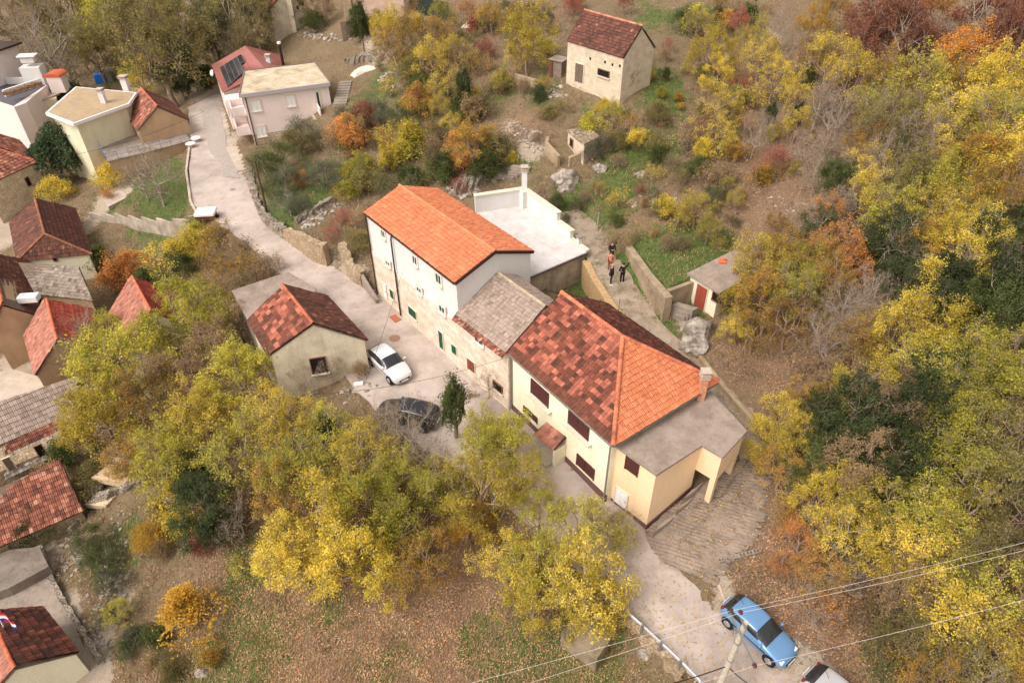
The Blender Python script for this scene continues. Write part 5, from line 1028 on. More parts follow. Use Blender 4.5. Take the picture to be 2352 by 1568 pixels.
# ---------------------------------------------------------------- cars
def car(name,label,mid,head,L,Wd,H,paint,style,group=None):
    """mid: ground point, head: unit direction of the bonnet. Loft of cross sections, then smoothed"""
    mid=np.array(mid,float);f=np.append(unit(head[:2]),0);s=np.array([f[1],-f[0],0]);up=np.array([0,0,1.]);t=thing(name,label,'car',mid,group)
    # stations: x from rear, half width, belt z, top z, top half width
    if style=='hatch': st=[(0,.62,.55,.62,.5),(.03,.8,.75,.86,.6),(.09,.90,.9,1.16,.62),(.2,.96,.92,1.36,.60),(.4,1,.93,1.43,.62),(.55,1,.92,1.38,.62),(.66,.99,.90,1.12,.68),(.74,.97,.86,.93,.75),(.88,.93,.74,.80,.66),(.96,.84,.62,.68,.6),(1,.66,.45,.5,.5)]
    else: st=[(0,.68,.6,.8,.5),(.02,.82,.85,1.1,.62),(.06,.90,.95,1.45,.64),(.2,.97,.98,1.58,.62),(.42,1,.98,1.63,.62),(.58,1,.97,1.58,.62),(.73,.99,.95,1.16,.7),(.80,.97,.90,.98,.76),(.9,.93,.76,.84,.68),(.97,.84,.62,.70,.6),(1,.68,.45,.5,.5)]
    k_=H/max(q[3] for q in st);R=[]
    for x,w,b,tp,tw in st:
        w*=Wd/2;tw=tw*Wd/2*(1.3 if tp-b>.25 else 1.0)
        R.append([((x-.5)*L,y,z) for y,z in ((0,.2),(w*.85,.2),(w*.97,.33),(w,.55*min(1,b/.7)),(w*.985,b*.93*k_),(w*.95,b*k_),(tw,(tp-.05)*k_ if tp-b>.2 else tp*k_-.02),(tw*.7,tp*k_),(0,tp*k_+.015))])
    bm=bmesh.new();G_=[];n=9
    for r in R:
        row=[bm.verts.new(r[j]) for j in range(n)]+[bm.verts.new((r[j][0],-r[j][1],r[j][2])) for j in range(n-2,0,-1)];G_.append(row)
    m_=len(G_[0])
    for a,b in zip(G_[:-1],G_[1:]):
        for j in range(m_): bm.faces.new((a[j],a[(j+1)%m_],b[(j+1)%m_],b[j]))
    bm.faces.new(G_[0][::-1]);bm.faces.new(G_[-1])
    glassf=[]
    bm.faces.ensure_lookup_table()
    cl=bm.edges.layers.float.new('crease_edge')
    bmesh.ops.recalc_face_normals(bm,faces=bm.faces);me=bpy.data.meshes.new('tmp');bm.to_mesh(me);bm.free()
    tmp=bpy.data.objects.new('tmp',me);COL.objects.link(tmp);md=tmp.modifiers.new('s','SUBSURF');md.levels=2;md.render_levels=2
    dg=bpy.context.evaluated_depsgraph_get();e=bpy.data.meshes.new_from_object(tmp.evaluated_get(dg));bpy.data.objects.remove(tmp)
    lv=np.array([v.co for v in e.vertices]);F_=[tuple(p.vertices) for p in e.polygons];Nn=[np.array(p.normal) for p in e.polygons];Cc=[lv[list(q)].mean(0) for q in F_];bpy.data.meshes.remove(e)
    toW=lambda v:mid+np.outer(v[:,0],f)+np.outer(v[:,1],s)+np.outer(v[:,2],up)
    wa=[(.27,.0)] ;bz=.0
    o=part('body',t,toW(lv),F_,paint,smooth=True)
    # glazing: the smoothed shell's own faces, 8 mm proud
    def pick(fn,nm,mt,off=.012):
        fs=[q for q,c_,n_ in zip(F_,Cc,Nn) if fn(c_,n_)]
        if not fs:return
        ids=sorted({i for q in fs for i in q});mp={v:i for i,v in enumerate(ids)};vn={i:np.zeros(3) for i in ids}
        for q,n_ in zip(F_,Nn):
            for i in q:
                if i in vn: vn[i]=vn[i]+n_
        V=np.array([lv[i]+unit(vn[i])*off for i in ids]);return part(nm,t,toW(V),[tuple(mp[i] for i in q) for q in fs],mt,smooth=True)
    CG=glass('car_glass',(.02,.022,.025,1))
    bt=(.96 if style=='hatch' else 1.02);tz_=H-.075
    x0,x1=(.52,.73) if style=='hatch' else (.57,.79)
    pick(lambda c_,n_:c_[0]>(x0-.5)*L+.12 and c_[0]<(x1-.5)*L and n_[0]>.22 and abs(n_[1])<.6 and c_[2]>bt-.05,'windscreen',CG)
    pick(lambda c_,n_:c_[0]<-.36*L and c_[0]>-.478*L and n_[0]<-.28 and abs(n_[1])<.62 and c_[2]>bt-.06 and c_[2]<tz_+.03,'rear_window',CG)
    for sg in (1,-1): pick(lambda c_,n_:c_[2]>bt-.02 and c_[2]<tz_ and abs(n_[1])>.55 and c_[1]*sg>0 and -.38*L<c_[0]<.17*L and abs(c_[0]+.03*L)>.035 and abs(c_[0]+.2*L)>.03 and c_[2]>bt+(.04 if style=='hatch' else .13),'side_window',CG)
    TYRE=plain('tyre',C3(34,32,32),.9);RIM=plain('wheel_rim',C3(176,176,178),.3,.7)
    for xx in (-.31*L,.315*L):
        for sg in (1,-1):
            c_=mid+f*xx+s*sg*(Wd/2-.1)+up*.31;w=MB();w.tube([c_-s*sg*.1,c_+s*sg*.07,c_+s*sg*.105],[.31,.31,.28],24);wo=w.part('wheel',t,TYRE)
            r=MB();r.tube([c_+s*sg*.10,c_+s*sg*.115],[.2,.19],20);
            for a in np.arange(5)*math.pi*2/5: r.box(c_+s*sg*.118+(f*math.cos(a)+up*math.sin(a))*.1,(f*math.cos(a)+up*math.sin(a))*.085,(f*-math.sin(a)+up*math.cos(a))*.022,s*.008)
            r.part('rim',wo,RIM)
            ar=MB();ar.tube([c_-s*sg*.02,c_+s*sg*.096],[.36,.355],24);ar.part('wheel_arch',t,plain('arch_dark',C3(30,28,30),.8))
    def on(x_,y_,z_): return mid+f*x_+s*y_+up*z_
    for sg in (1,-1):
        a=MB();c_=on(.432*L,sg*Wd*.325,.60*k_);a.box(c_,f*.13,s*.14,[0,0,.075]);ob=a.part('headlight',t,plain('headlamp',C3(214,214,212),.15));bv=ob.modifiers.new('b','BEVEL');bv.width=.05;bv.segments=3
        a=MB();c_=on(-.452*L,sg*Wd*.352,.80*k_);a.box(c_,f*.09,s*.07,[0,0,.13]);ob=a.part('taillight',t,plain('tail_lamp',C3(120,34,32),.25));bv=ob.modifiers.new('b','BEVEL');bv.width=.03;bv.segments=2
        a=MB();c_=on(.17*L,sg*(Wd/2+.07),1.0*k_);a.box(c_,f*.06,s*.1,[0,0,.06]);ob=a.part('mirror',t,paint);bv=ob.modifiers.new('b','BEVEL');bv.width=.03;bv.segments=2
        a=MB();a.box(on(-.02*L,sg*(Wd/2-.005),.62),f*.33*L*.8,s*.012,[0,0,.03]);a.part('side_moulding',t,plain('trim_black',C3(38,38,42),.7))
    a=MB();a.box(on(.488*L,0,.42),f*.05,s*.42,[0,0,.07]);a.part('grille',t,MC['trim_black']);a=MB();a.box(on(.505*L,0,.36),f*.012,s*.26,[0,0,.055]);a.part('number_plate',t,WHITEP)
    a=MB();a.box(on(-.505*L,0,.6),f*.012,s*.26,[0,0,.055]);a.part('number_plate',t,WHITEP)
    for sg in (-.3,.25):
        a=MB();b0=on((x1-.5)*L-.02,sg*Wd*.55,bt+.035);a.tube([b0,b0-f*.28-s*.25+up*.2],.012,5);a.part('wiper',t,MC['trim_black'])
    b0=on(-.28*L,0,H+.0);a=MB();a.tube([b0,b0-f*.25+up*.3],.01,5);a.part('aerial',t,MC['trim_black'])
    return t
BLUEP=plain('light_blue_metallic',C3(112,152,196),.25,.35,.6,.03);WP=plain('white_car_paint',(.62,.62,.63,1),.25,0,.5,.02);SILV=plain('silver_paint',C3(196,194,196),.25,.4,.5,.03);BLK=plain('black_car_paint',C3(40,40,48),.2,.2,.7,.03)
a=P(1690,1425,.55+.7);b=P(1800,1500,.55+.7)
r_=P(1700,1392,1.2);f_=P(1790,1478,1.2)
cb=P(1742,1443,1.3);cb[2]=float(TZ(cb[0],cb[1]))+.03
hd=P(1800,1512,1.0)-P(1682,1400,1.2)
car('parked_car','light blue three door hatchback parked on the lower road verge',cb,hd,3.95,1.68,1.4,BLUEP,'hatch');LAND.append(('blue car',1745,1445))
cw=P(893,832,2.9);cw[2]=2.24
car('parked_car','white five door car parked beside the small beige house',cw,P(925,872,2.6)-P(868,806,3.2),4.05,1.72,1.48,WP,'hatch');LAND.append(('white car',895,835))
cs=P(1945,1622,1.2);cs[2]=float(TZ(cs[0],cs[1]))+.05
car('parked_car','silver car cut off by the bottom edge, behind the blue car',cs,P(1960,1640,1)-P(1880,1568,1),4.2,1.75,1.45,SILV,'hatch')
ck=P(935,940,3.0);ck[2]=float(TZ(ck[0],ck[1]))+.04
car('parked_car','black car under the bare tree below the white car',ck,P(880,922,2.6)-P(985,945,2.6),4.3,1.78,1.5,BLK,'mpv')
# trailer with white cover beside the road
p=G(478,505);t=thing('trailer','small rusty trailer with a white slab on top beside the road bend','trailer',p);d=np.array([.98,.1,0]);n=np.array([-.1,.98,0])
MB().box(p+[0,0,.5],d*.8,n*.6,[0,0,.2]).part('bed',t,plain('rusty_brown',C3(110,66,52),.8));o=MB().box(p+[0,0,.86],d*.95,n*.78,[0,0,.16]).part('cover',t,WHITEP);bv=o.modifiers.new('b','BEVEL');bv.width=.08;bv.segments=3
for s_ in (-1,1): MB().tube([p+d*s_*.9+[0,0,.25],p+d*s_*1.08+[0,0,.25]],.25,14).part('wheel',t,plain('tyre',C3(34,32,32),.9))
for q,l in (((440,340),'round white table top standing by the kerb wall, the nearer one'),((452,327),'round white table top at the terrace corner, the farther one')):
    p=G(*q);MB().tube([p+[0,0,.5],p+[0,0,.58]],.55,20).tube([p,p+[0,0,.5]],.06,8).single('white_table',l,'table',WHITEP,group='white round tables by the kerb')
# tanks
p=G(238,188)+[0,0,.6];o=MB().box(p,[.9,0,0],[0,.8,0],[0,0,.8]).single('water_tank','bright blue plastic water tank behind the flat roofed house','tank',plain('blue_plastic',C3(30,110,200),.4));bv=o.modifiers.new('b','BEVEL');bv.width=.2;bv.segments=3
p=G(252,184)+[0,0,.7];MB().box(p,[1,0,0],[0,.9,0],[0,0,.9]).single('grey_tank','grey caged tank beside the blue water tank','tank',GREYP)
p=G(298,196);MB().tube([p+[-1,0,.5],p+[1.2,-.8,.5]],.35,12).single('white_tank','white cylinder lying on the yard right of the tanks','tank',WHITEP)
p=G(824,888);MB().tube([p+[-.3,0,.2],p+[.3,.15,.2]],[.2,.17],14).single('white_barrel','white plastic barrel lying left of the white car','barrel',WHITEP)
# ---------------------------------------------------------------- poles and wires
WOODP=plain('pole_wood',C3(150,136,120),.85,var=.3);PCON=plain('pole_concrete',C3(184,176,160),.85,var=.25)
z0=8.2;top=P(1716,1425,z0);bot=P(1640,1568,zat(1640,1568,top) if False else 3.0)
bx=top[:2];zg=float(TZ(*bx))
# the pole stands where its foot leaves the frame
tp_=P(1713,1428,7.6);ft=np.array([tp_[0]-.15,tp_[1]-.1,zg-.5])
t=thing('utility_pole','pale concrete utility pole with steel cross arms and brown insulators beside the blue car','utility pole',[ft[0],ft[1],zg])
MB().tube([ft,tp_],[.17,.11],14).part('pole',t,PCON)
def pt(u,v,z=7.2): return P(u,v,z)
ax=unit(tp_-ft)
a1=P(1677,1407,7.35);a2=P(1732,1520,6.55)
m=MB();dA=unit(a2-a1);m.box((a1+a2)/2,dA*np.linalg.norm(a2-a1)/2,unit(np.cross(dA,[0,0,1]))*.035,[0,0,.035]);m.part('cross_arm',t,GALV)
b1=P(1700,1418,7.9);b2=P(1715,1447,7.5);m=MB();dB=unit(b2-b1);m.box((b1+b2)/2,dB*np.linalg.norm(b2-b1)/2,unit(np.cross(dB,[0,0,1]))*.03,[0,0,.03]);m.part('cross_arm',t,GALV)
INS=plain('brown_porcelain',C3(82,50,44),.3)
for q in (P(1733,1528,6.7),P(1701,1406,7.95),P(1679,1402,7.45)): MB().tube([q-[0,0,.1],q-[0,0,.02],q,q+[0,0,.06],q+[0,0,.08]],[.05,.1,.07,.1,.04],14).part('insulator',t,INS)
for zz in (.8,.62): q=ft+(tp_-ft)*zz;MB().tube([q,q+ax*.06],.16,14).part('band',t,GREYP)
def wire(label,a,b,r=.009,sag=.3,mat=None,n=16,name='wire',group=None):
    pts=[a*(1-s_)+b*s_-np.array([0,0,sag*4*s_*(1-s_)]) for s_ in np.linspace(0,1,n)]
    return MB().tube(pts,r,5).single(name,label,'wire',mat or WIRE,group=group)
WIRE=plain('aluminium_wire',C3(214,206,200),.5,.0);BWIRE=plain('black_cable',C3(40,38,40),.6)
def far(px,z): return P(px[0],px[1],z)
for nm,l,i_,rr in (('upper','uppermost pale power line crossing the lower right corner',(1679,1402,7.5),(2352,1240,9.5)),('mid','second pale power line from the top in the lower right corner',(1701,1406,8.0),(2352,1258,9.8)),('low','lowest pale power line crossing the lower right corner',(1733,1528,6.75),(2352,1372,8.8))):
    a=P(*i_);b=P(*rr);b=a+(b-a)*1.4;wire(l,a,b,.006,.25,group='pale power lines')
for l,i_,rr in (('uppermost pale power line running left from the utility pole',(1679,1402,7.5),(1060,1568,6.5)),('second pale power line running left from the utility pole',(1701,1406,8.0),(1200,1568,6.8)),('lowest pale power line running left from the utility pole',(1733,1528,6.75),(1545,1580,6.4))):
    a=P(*i_);b=P(*rr);b=a+(b-a)*1.6;wire(l,a,b,.006,.2,group='pale power lines')
q=ft+(tp_-ft)*.55;wire('thick black cable running left from the utility pole over the guard rail',q,P(1380,1600,5.2),.025,.4,BWIRE);wire('thick black cable dropping right from the utility pole',q,P(1760,1590,4.4),.025,.25,BWIRE)
wire('thin black cable from the stone wall down to the small beige house',PV(925,628,*PA)+nA*.1,P(838,880,4.2),.012,.2,BWIRE);wire('thin black cable from the cream house corner towards the white car',np.append(IC[0],6.6)+nC*.1,P(720,905,4.6),.012,.6,BWIRE)
wire('thin black cable over the flat roofed house towards the bend',P(470,255,8),P(150,360,6.5),.015,.5,BWIRE)
f_=G(617,578);f_=G(493,140);t=thing('street_lamp','leaning street lamp on a wooden pole behind the red metal roof','street lamp',f_);tp=P(477,80,zat(477,80,f_));MB().tube([f_,tp],[.15,.1],10).part('pole',t,WOODP);o=MB().box(tp+[.5,0,.0],[.55,0,.05],[0,.18,0],[0,0,.09]).part('lamp_head',t,WHITEP)
f_=G(614,490);tp=P(585,370,zat(585,370,f_));t=thing('wooden_pole','dark wooden pole beside the roadside stone wall below the pink house','utility pole',f_);MB().tube([f_,tp],[.12,.09],10).part('pole',t,plain('dark_pole',C3(92,74,62),.9))
f_=G(1372,532);MB().tube([f_,f_+[0,0,1.7]],[.1,.07],8).single('wooden_post','short wooden post with a pale top beside the upper path','post',WOODP)
f_=G(1418,738);MB().tube([f_,f_+[0,0,2.0]],.03,6).single('thin_rod','thin metal rod standing on the path edge behind the cream house','post',GREYP)
f_=G(420,395);
# flag
fp=P(2,1418,-.2);t=thing('flag','striped red white and blue flag on a tilted pole at the left edge','flag',fp-[0,0,1.5]);MB().tube([fp-[.2,.2,1.5],fp+[0,0,.5]],.03,6).part('flag_pole',t,WHITEP)
q0=fp+[0,0,.45];ux=np.array([.86,-.2,-.35]);uy=np.array([0,-.12,-.6])
for i,c_ in enumerate(((186,30,40),(230,226,222),(30,50,140))):
    V=[];
    for x_ in np.linspace(0,1.1,9):
        for y_ in (i/3,(i+1)/3): V.append(q0+ux*x_*1.0+uy*y_+np.array([0,0,.05*math.sin(x_*7)])+np.array([.05,.1,0])*math.sin(x_*5))
    part('stripe',t,V,[(2*j,2*j+1,2*j+3,2*j+2) for j in range(8)],plain('flag_%d'%i,C3(*c_),.8))
m=MB();c_=q0+ux*.5+uy*.5+np.array([0,-.02,.06]);
for a in range(5):
    for b in range(5):
        if (a+b)%2==0: m.box(c_+ux*(a-2)*.055+uy*(b-2)*.085,ux*.027,uy*.042,[0,-.006,.01])
m.part('crest',t,plain('flag_0',C3(186,30,40),.8))
# round stone flower bed
p=G(98,1340);rng=np.random.RandomState(5)
m=MB()
for a in np.linspace(0,2*math.pi,22,endpoint=False): m.box(p+np.array([.95*math.cos(a),.95*math.sin(a),.1]),[.13,0,.02],[0,.11,0],[0,.02,.12])
m.single('flower_bed_ring','round ring of white stones around a red plant in the lower left yard','flower bed',LIME)
# ---------------------------------------------------------------- people
def skinmesh(chains,root=0):
    """chains: lists of (point, radius); joined by one Skin surface"""
    bm=bmesh.new();ly=bm.verts.layers.skin.verify();reg={}
    def vt(p,r):
        k_=tuple(np.round(p,4))
        if k_ not in reg:
            v=bm.verts.new(p);v[ly].radius=(r,r);reg[k_]=v
        return reg[k_]
    first=None
    for ch in chains:
        vs=[vt(*q) for q in ch]
        if first is None: first=vs[0]
        for a,b in zip(vs[:-1],vs[1:]):
            if a is not b and not bm.edges.get((a,b)): bm.edges.new((a,b))
    first[ly].use_root=True
    me=bpy.data.meshes.new('sk');bm.to_mesh(me);bm.free();o=bpy.data.objects.new('sk',me);COL.objects.link(o);s_=o.modifiers.new('s','SKIN');s_.use_smooth_shade=True;d=o.modifiers.new('d','SUBSURF');d.levels=1;d.render_levels=1
    dg=bpy.context.evaluated_depsgraph_get();e=bpy.data.meshes.new_from_object(o.evaluated_get(dg));bpy.data.objects.remove(o)
    V=np.array([v.co for v in e.vertices]);F_=[tuple(p.vertices) for p in e.polygons];bpy.data.meshes.remove(e);return V,F_
SKIN=plain('skin',C3(206,150,124),.6,var=.05)
def person(label,px,face,h,jacket,trousers,shoes,hair,arms,coat=.0,hat=None,lean=0):
    """arms: for left and right (elbow, wrist) offsets from the shoulder in (side, forward, up)"""
    p0=G(*px);p0[2]=G(*px)[2];f=np.append(unit(face),0);s=np.array([f[1],-f[0],0]);k_=h/1.75
    pt_=lambda a,b,c_:np.array([a,b,c_])*k_
    t=thing('person',label,'person',p0,'people on the path')
    W_=lambda V:p0+np.outer(V[:,0],s)+np.outer(V[:,1],f)+np.outer(V[:,2],[0,0,1.])
    hip=pt_(0,0,.95);ch=pt_(0,.01,1.2);nb=pt_(0,0,1.42);nk=pt_(0,.01,1.5);hd1=pt_(0,.02,1.58);hd2=pt_(0,.02,1.68)
    torso=[(hip,.13*k_),(ch,.13*k_),(nb,.09*k_),(nk,.05*k_),(hd1,.075*k_),(hd2,.08*k_)]
    ch_=[torso];jk=[[(hip,.165*k_),(ch,.165*k_),(nb,.11*k_)]];tr=[];
    if coat: jk[0].insert(0,(pt_(0,0,.95-coat),.17*k_))
    for i,sg in enumerate((-1,1)):
        el,wr=[np.array(q)*k_ for q in arms[i]];sh=pt_(sg*.19,0,1.38);E=sh+el*[1,1,1];Wp=sh+wr
        ch_.append([(nb,.09*k_),(sh,.055*k_),(E,.04*k_),(Wp,.028*k_)]);jk.append([(nb,.11*k_),(sh,.075*k_),(E,.06*k_),(sh+wr*.96+el*.04,.048*k_)])
        d=unit(Wp-E);sd=unit(np.cross(d,[.2,.3,1]));u_=np.cross(sd,d);palm=Wp+d*.07*k_;ch_[-1].append((palm,.03*k_))
        for q in range(4): b_=palm+sd*(q-1.5)*.018*k_+d*.02;ch_.append([(palm,.03*k_),(b_+d*.02,.009),(b_+d*(.045+.01*(1.5-abs(q-1.5)))+u_*.015,.008)])
        ch_.append([(palm,.03*k_),(Wp+d*.05+sd*.045*k_,.011),(Wp+d*.085+sd*.06*k_,.009)])
        hj=pt_(sg*.09,0,.92);kn=pt_(sg*.1,.03+lean*sg*.05,.5);an=pt_(sg*.11,-.01+lean*sg*.12,.09);toe=an+pt_(0,.12,-.04)
        ch_.append([(hip,.13*k_),(hj,.085*k_),(kn,.055*k_),(an,.04*k_),(toe,.035*k_)]);tr.append([(hip,.14*k_),(hj,.10*k_),(kn,.075*k_),(an+[0,0,.01],.062*k_)])
        m=MB();c_=an+pt_(0,.05,-.045);m.box(c_,[.05*k_,0,0],[0,.135*k_,0],[0,0,.045*k_]);V=W_(np.array(m.V));o=part('shoe',t,V,m.F,shoes);bv=o.modifiers.new('b','BEVEL');bv.width=.03;bv.segments=2
    V,F_=skinmesh(ch_);nose=[];o=part('body',t,W_(V),F_,SKIN,smooth=True)
    V,F_=skinmesh(jk);part('jacket',t,W_(V),F_,jacket,smooth=True);V,F_=skinmesh(tr);part('trousers',t,W_(V),F_,trousers,smooth=True)
    bm=bmesh.new();bmesh.ops.create_uvsphere(bm,u_segments=16,v_segments=10,radius=1);V=np.array([v.co for v in bm.verts])*[.092*k_,.105*k_,.1*k_];F_=[tuple(v.index for v in q.verts) for q in bm.faces if (q.calc_center_median().z>.1 or q.calc_center_median().y<-.25)];bm.free()
    part('hair' if not hat else 'cap',t,W_(V+pt_(0,-.0,1.67)),F_,hair,smooth=True)
    m=MB()
    for sg in (-1,1): m.box(pt_(sg*.032,.098,1.65),[.012,0,0],[0,.008,0],[0,0,.006])
    part('eyes',t,W_(np.array(m.V)),m.F,INK);m=MB();m.box(pt_(0,.105,1.62),[.012,0,0],[0,.018,0],[0,0,.02]);part('nose',t,W_(np.array(m.V)),m.F,SKIN)
    m=MB();m.box(pt_(0,.098,1.58),[.022,0,0],[0,.006,0],[0,0,.006]);part('mouth',t,W_(np.array(m.V)),m.F,plain('lips',C3(160,90,84),.6))
    return t
CB=lambda n,c_:plain(n,C3(*c_),.9,var=.2)
dn_=((-.06,.02,-.28),(-.05,.06,-.54));dn2=((.06,.02,-.28),(.05,.06,-.54))
person('person in a black jacket seen from behind, right arm raised',(1428,650),(-.1,1),1.78,CB('black_jacket',(34,28,32)),CB('black_trousers',(24,22,24)),CB('black_shoes',(22,20,20)),CB('dark_green_cap',(44,48,36)),(((-.12,-.05,-.26),(-.02,.1,-.38)),((.16,.12,.04),(.2,.2,.3))),hat=True)
person('person in a long dark navy coat and white shoes standing at left',(1402,653),(.7,-.5),1.75,CB('navy_coat',(44,48,66)),CB('navy_trousers',(34,40,52)),CB('white_shoes',(222,214,208)),CB('bald_skin_hair',(204,140,112)),(dn_,dn2),coat=.18,lean=.6)
person('person in a pinkish tan coat behind the one in navy',(1400,622),(.1,-1),1.7,CB('tan_coat',(196,130,104)),CB('brown_trousers',(120,84,70)),CB('brown_shoes',(70,50,44)),CB('dark_hair',(50,32,32)),(dn_,dn2),coat=.22)
person('person in a black jacket looking down at their hands, farthest up the path',(1403,600),(.1,-1),1.75,CB('black_jacket2',(36,32,36)),CB('black_trousers',(24,22,24)),CB('black_shoes',(22,20,20)),CB('brown_hair',(92,66,52)),(((-.08,.1,-.26),(.1,.3,-.2)),((.08,.1,-.26),(-.1,.3,-.2))))
LAND.append(('people on the path',1415,620))
# ---------------------------------------------------------------- vegetation
def cc(*l): return [srgb(*c) for c in l]
LEAF={
'y':leafmat('leaves_yellow',cc((122,116,44),(168,152,50),(204,180,60),(220,196,88))),
'yg':leafmat('leaves_yellow_green',cc((104,110,46),(142,142,50),(178,166,56),(208,184,76))),
'og':leafmat('leaves_olive_green',cc((84,82,52),(112,106,62),(138,126,72),(162,142,84))),
'or':leafmat('leaves_orange',cc((120,88,48),(168,116,60),(196,136,66),(206,164,88))),
'go':leafmat('leaves_golden',cc((136,112,40),(176,138,42),(196,156,46),(204,168,64))),
'bo':leafmat('leaves_bright_orange',cc((146,104,46),(180,124,46),(194,138,54),(202,152,74))),
'ru':leafmat('leaves_rust',cc((92,64,54),(122,78,62),(142,92,70),(152,108,84))),
'g':leafmat('leaves_green',cc((50,60,34),(72,84,42),(92,100,52),(118,120,66))),
'dg':leafmat('leaves_dark_green',cc((50,58,38),(66,76,46),(80,90,54),(100,106,66))),
'br':leafmat('leaves_brownish',cc((104,88,68),(136,114,84),(160,134,92),(182,154,98))),
'mx':leafmat('leaves_mixed_autumn',cc((66,66,34),(124,108,46),(186,146,58),(190,124,56))),
'ol':leafmat('leaves_olive_tree',cc((62,68,52),(86,92,70),(104,108,84),(124,126,100))),
'mg':leafmat('leaves_glossy_green',cc((46,58,40),(62,78,52),(80,94,64),(136,132,104))),
'pk':leafmat('leaves_reddish',cc((110,60,52),(146,80,64),(168,100,80),(150,110,84))),
}
BARK=plain('bark',C3(150,128,114),.9,var=.4);BARKG=plain('pale_bark',C3(158,144,130),.9,var=.4)
def wood_arrays(segs):
    a=np.array([s[0] for s in segs]);b=np.array([s[1] for s in segs]);ra=np.array([s[2] for s in segs]);rb=np.array([s[3] for s in segs])
    d=b-a;L=np.linalg.norm(d,axis=1,keepdims=True);d=d/np.maximum(L,1e-6);ref=np.where(np.abs(d[:,2:3])<.9,np.array([[0,0,1.]]),np.array([[1.,0,0]]))
    u=np.cross(d,ref);u/=np.linalg.norm(u,axis=1,keepdims=True);v=np.cross(d,u);k=4;V=[]
    for p,r in ((a,ra),(b,rb)):
        for t in range(k):
            an=2*math.pi*t/k;V.append(p+(u*math.cos(an)+v*math.sin(an))*r[:,None])
    V=np.stack(V,1).reshape(-1,3);n=len(segs);base=np.arange(n)[:,None]*2*k
    Fq=np.concatenate([base+np.array([[t,(t+1)%k,k+(t+1)%k,k+t]]) for t in range(k)],0);return V,Fq
def leaf_arrays(C,s,rng,asp=.55,flat=.35):
    n=len(C);nz=rng.normal(size=(n,3));nz[:,2]=np.abs(nz[:,2])+flat;nz/=np.linalg.norm(nz,axis=1,keepdims=True)
    t=rng.normal(size=(n,3));u=np.cross(nz,t);u/=np.linalg.norm(u,axis=1,keepdims=True);v=np.cross(nz,u)
    sz=s*rng.uniform(.6,1.35,(n,1));V=np.stack([C-u*sz,C-v*sz*asp+nz*sz*.15,C+u*sz,C+v*sz*asp+nz*sz*.15],1).reshape(-1,3)
    return V,np.arange(4*n).reshape(-1,4)
def tree_mesh(name,seed,h,r,nleaf,ls,depth=4,nl=6,trunk=.28,spread=.75,upb=.25,sig=.34,twig=0,asp=.55,multi=1,shell=0,tr0=.16):
    rng=np.random.RandomState(seed);segs=[];tips=[]
    def grow(p,d,L,rad,k):
        m=p+d*L*.5+rng.normal(0,L*.06,3);e=m+unit(d+rng.normal(0,.18,3))*L*.5
        segs.append((p,m,rad,rad*.85));segs.append((m,e,rad*.85,rad*.7))
        if k==0:
            tips.append(e);tips.append(m)
            for _ in range(twig):
                q=unit(d+rng.normal(0,.8,3)+[0,0,.15]);e2=e+q*L*rng.uniform(.5,1.);segs.append((m*.5+e*.5,e2,rad*.5,rad*.25));tips.append(e2)
            return
        for _ in range(3 if rng.rand()<.55 else 2): grow(e,unit(d+rng.normal(0,spread,3)+[0,0,upb]),L*rng.uniform(.62,.85),rad*.62,k-1)
    for j in range(multi):
        p=np.array([rng.normal(0,.12),rng.normal(0,.12),-.3])*(1 if multi>1 else 1);p[2]=-.35;tp=np.array([rng.normal(0,.25),rng.normal(0,.25),h*trunk])
        if multi>1: tp=np.array([rng.normal(0,.5),rng.normal(0,.5),h*trunk])
        segs.append((p,(p+tp)/2+rng.normal(0,.08,3)*[1,1,0],tr0*1.2,tr0));segs.append((segs[-1][1],tp,tr0,tr0*.85))
        for i in range(nl):
            a=2*math.pi*(i+rng.rand()*.6)/nl;grow(tp+[0,0,rng.uniform(-.1,.5)*h*.2],unit([math.cos(a),math.sin(a),rng.uniform(.25,1.1)]),h*.2,tr0*.55,depth-1)
        grow(tp,np.array([0,0,1.]),h*.24,tr0*.7,depth-1)
    T=np.array(tips);rr=np.percentile(np.hypot(T[:,0],T[:,1]),93);zz=np.percentile(T[:,2],97);zb=h*trunk
    sc=np.array([r/rr,r/rr,1.]);fz=(h-zb)/(zz-zb)
    def S_(p): p=np.array(p)*sc;p[2]=zb+(p[2]-zb)*fz if p[2]>zb else p[2];return p
    segs=[(S_(a),S_(b),x,y) for a,b,x,y in segs];T=np.array([S_(p) for p in T]);T=T[T[:,2]>h*.15]
    V,Fq=wood_arrays(segs);wm=newmesh(name+'_limbs',V,Fq)
    if nleaf:
        w=rng.gamma(.9,1,len(T));w/=w.sum();ix=rng.choice(len(T),nleaf,p=w);C=T[ix]+rng.normal(0,sig,(nleaf,3))*[1,1,.75]
        if shell:
            m=int(nleaf*shell);u_=rng.normal(size=(m,3));u_/=np.linalg.norm(u_,axis=1,keepdims=True);u_[:,2]=np.abs(u_[:,2])*1.1-.25
            lump=1+.16*np.sin(u_[:,0]*6+seed)+.13*np.sin(u_[:,1]*7+u_[:,2]*5+seed*2)
            C[:m]=u_*lump[:,None]*rng.uniform(.8,1.02,(m,1))*[r,r,h*.5]+[0,0,h*.5]
        C[:,2]=np.maximum(C[:,2],.05);V,Fq=leaf_arrays(C,ls,rng,asp);lm=newmesh(name+'_leaves',V,Fq)
    else: lm=None
    return lm,wm
TV={}
def mk(kind,*a,**k): TV.setdefault(kind,[]).append((tree_mesh(kind,*a,**k),a[1],a[2]))
for s in (1,2,3,4): mk('F',s,7.,3.3,10000,.082,5,6,twig=2,sig=.2,tr0=.18)
for s in (11,12,13): mk('S',s,7.,3.3,6500,.078,6,5,twig=2,sig=.17,tr0=.2)
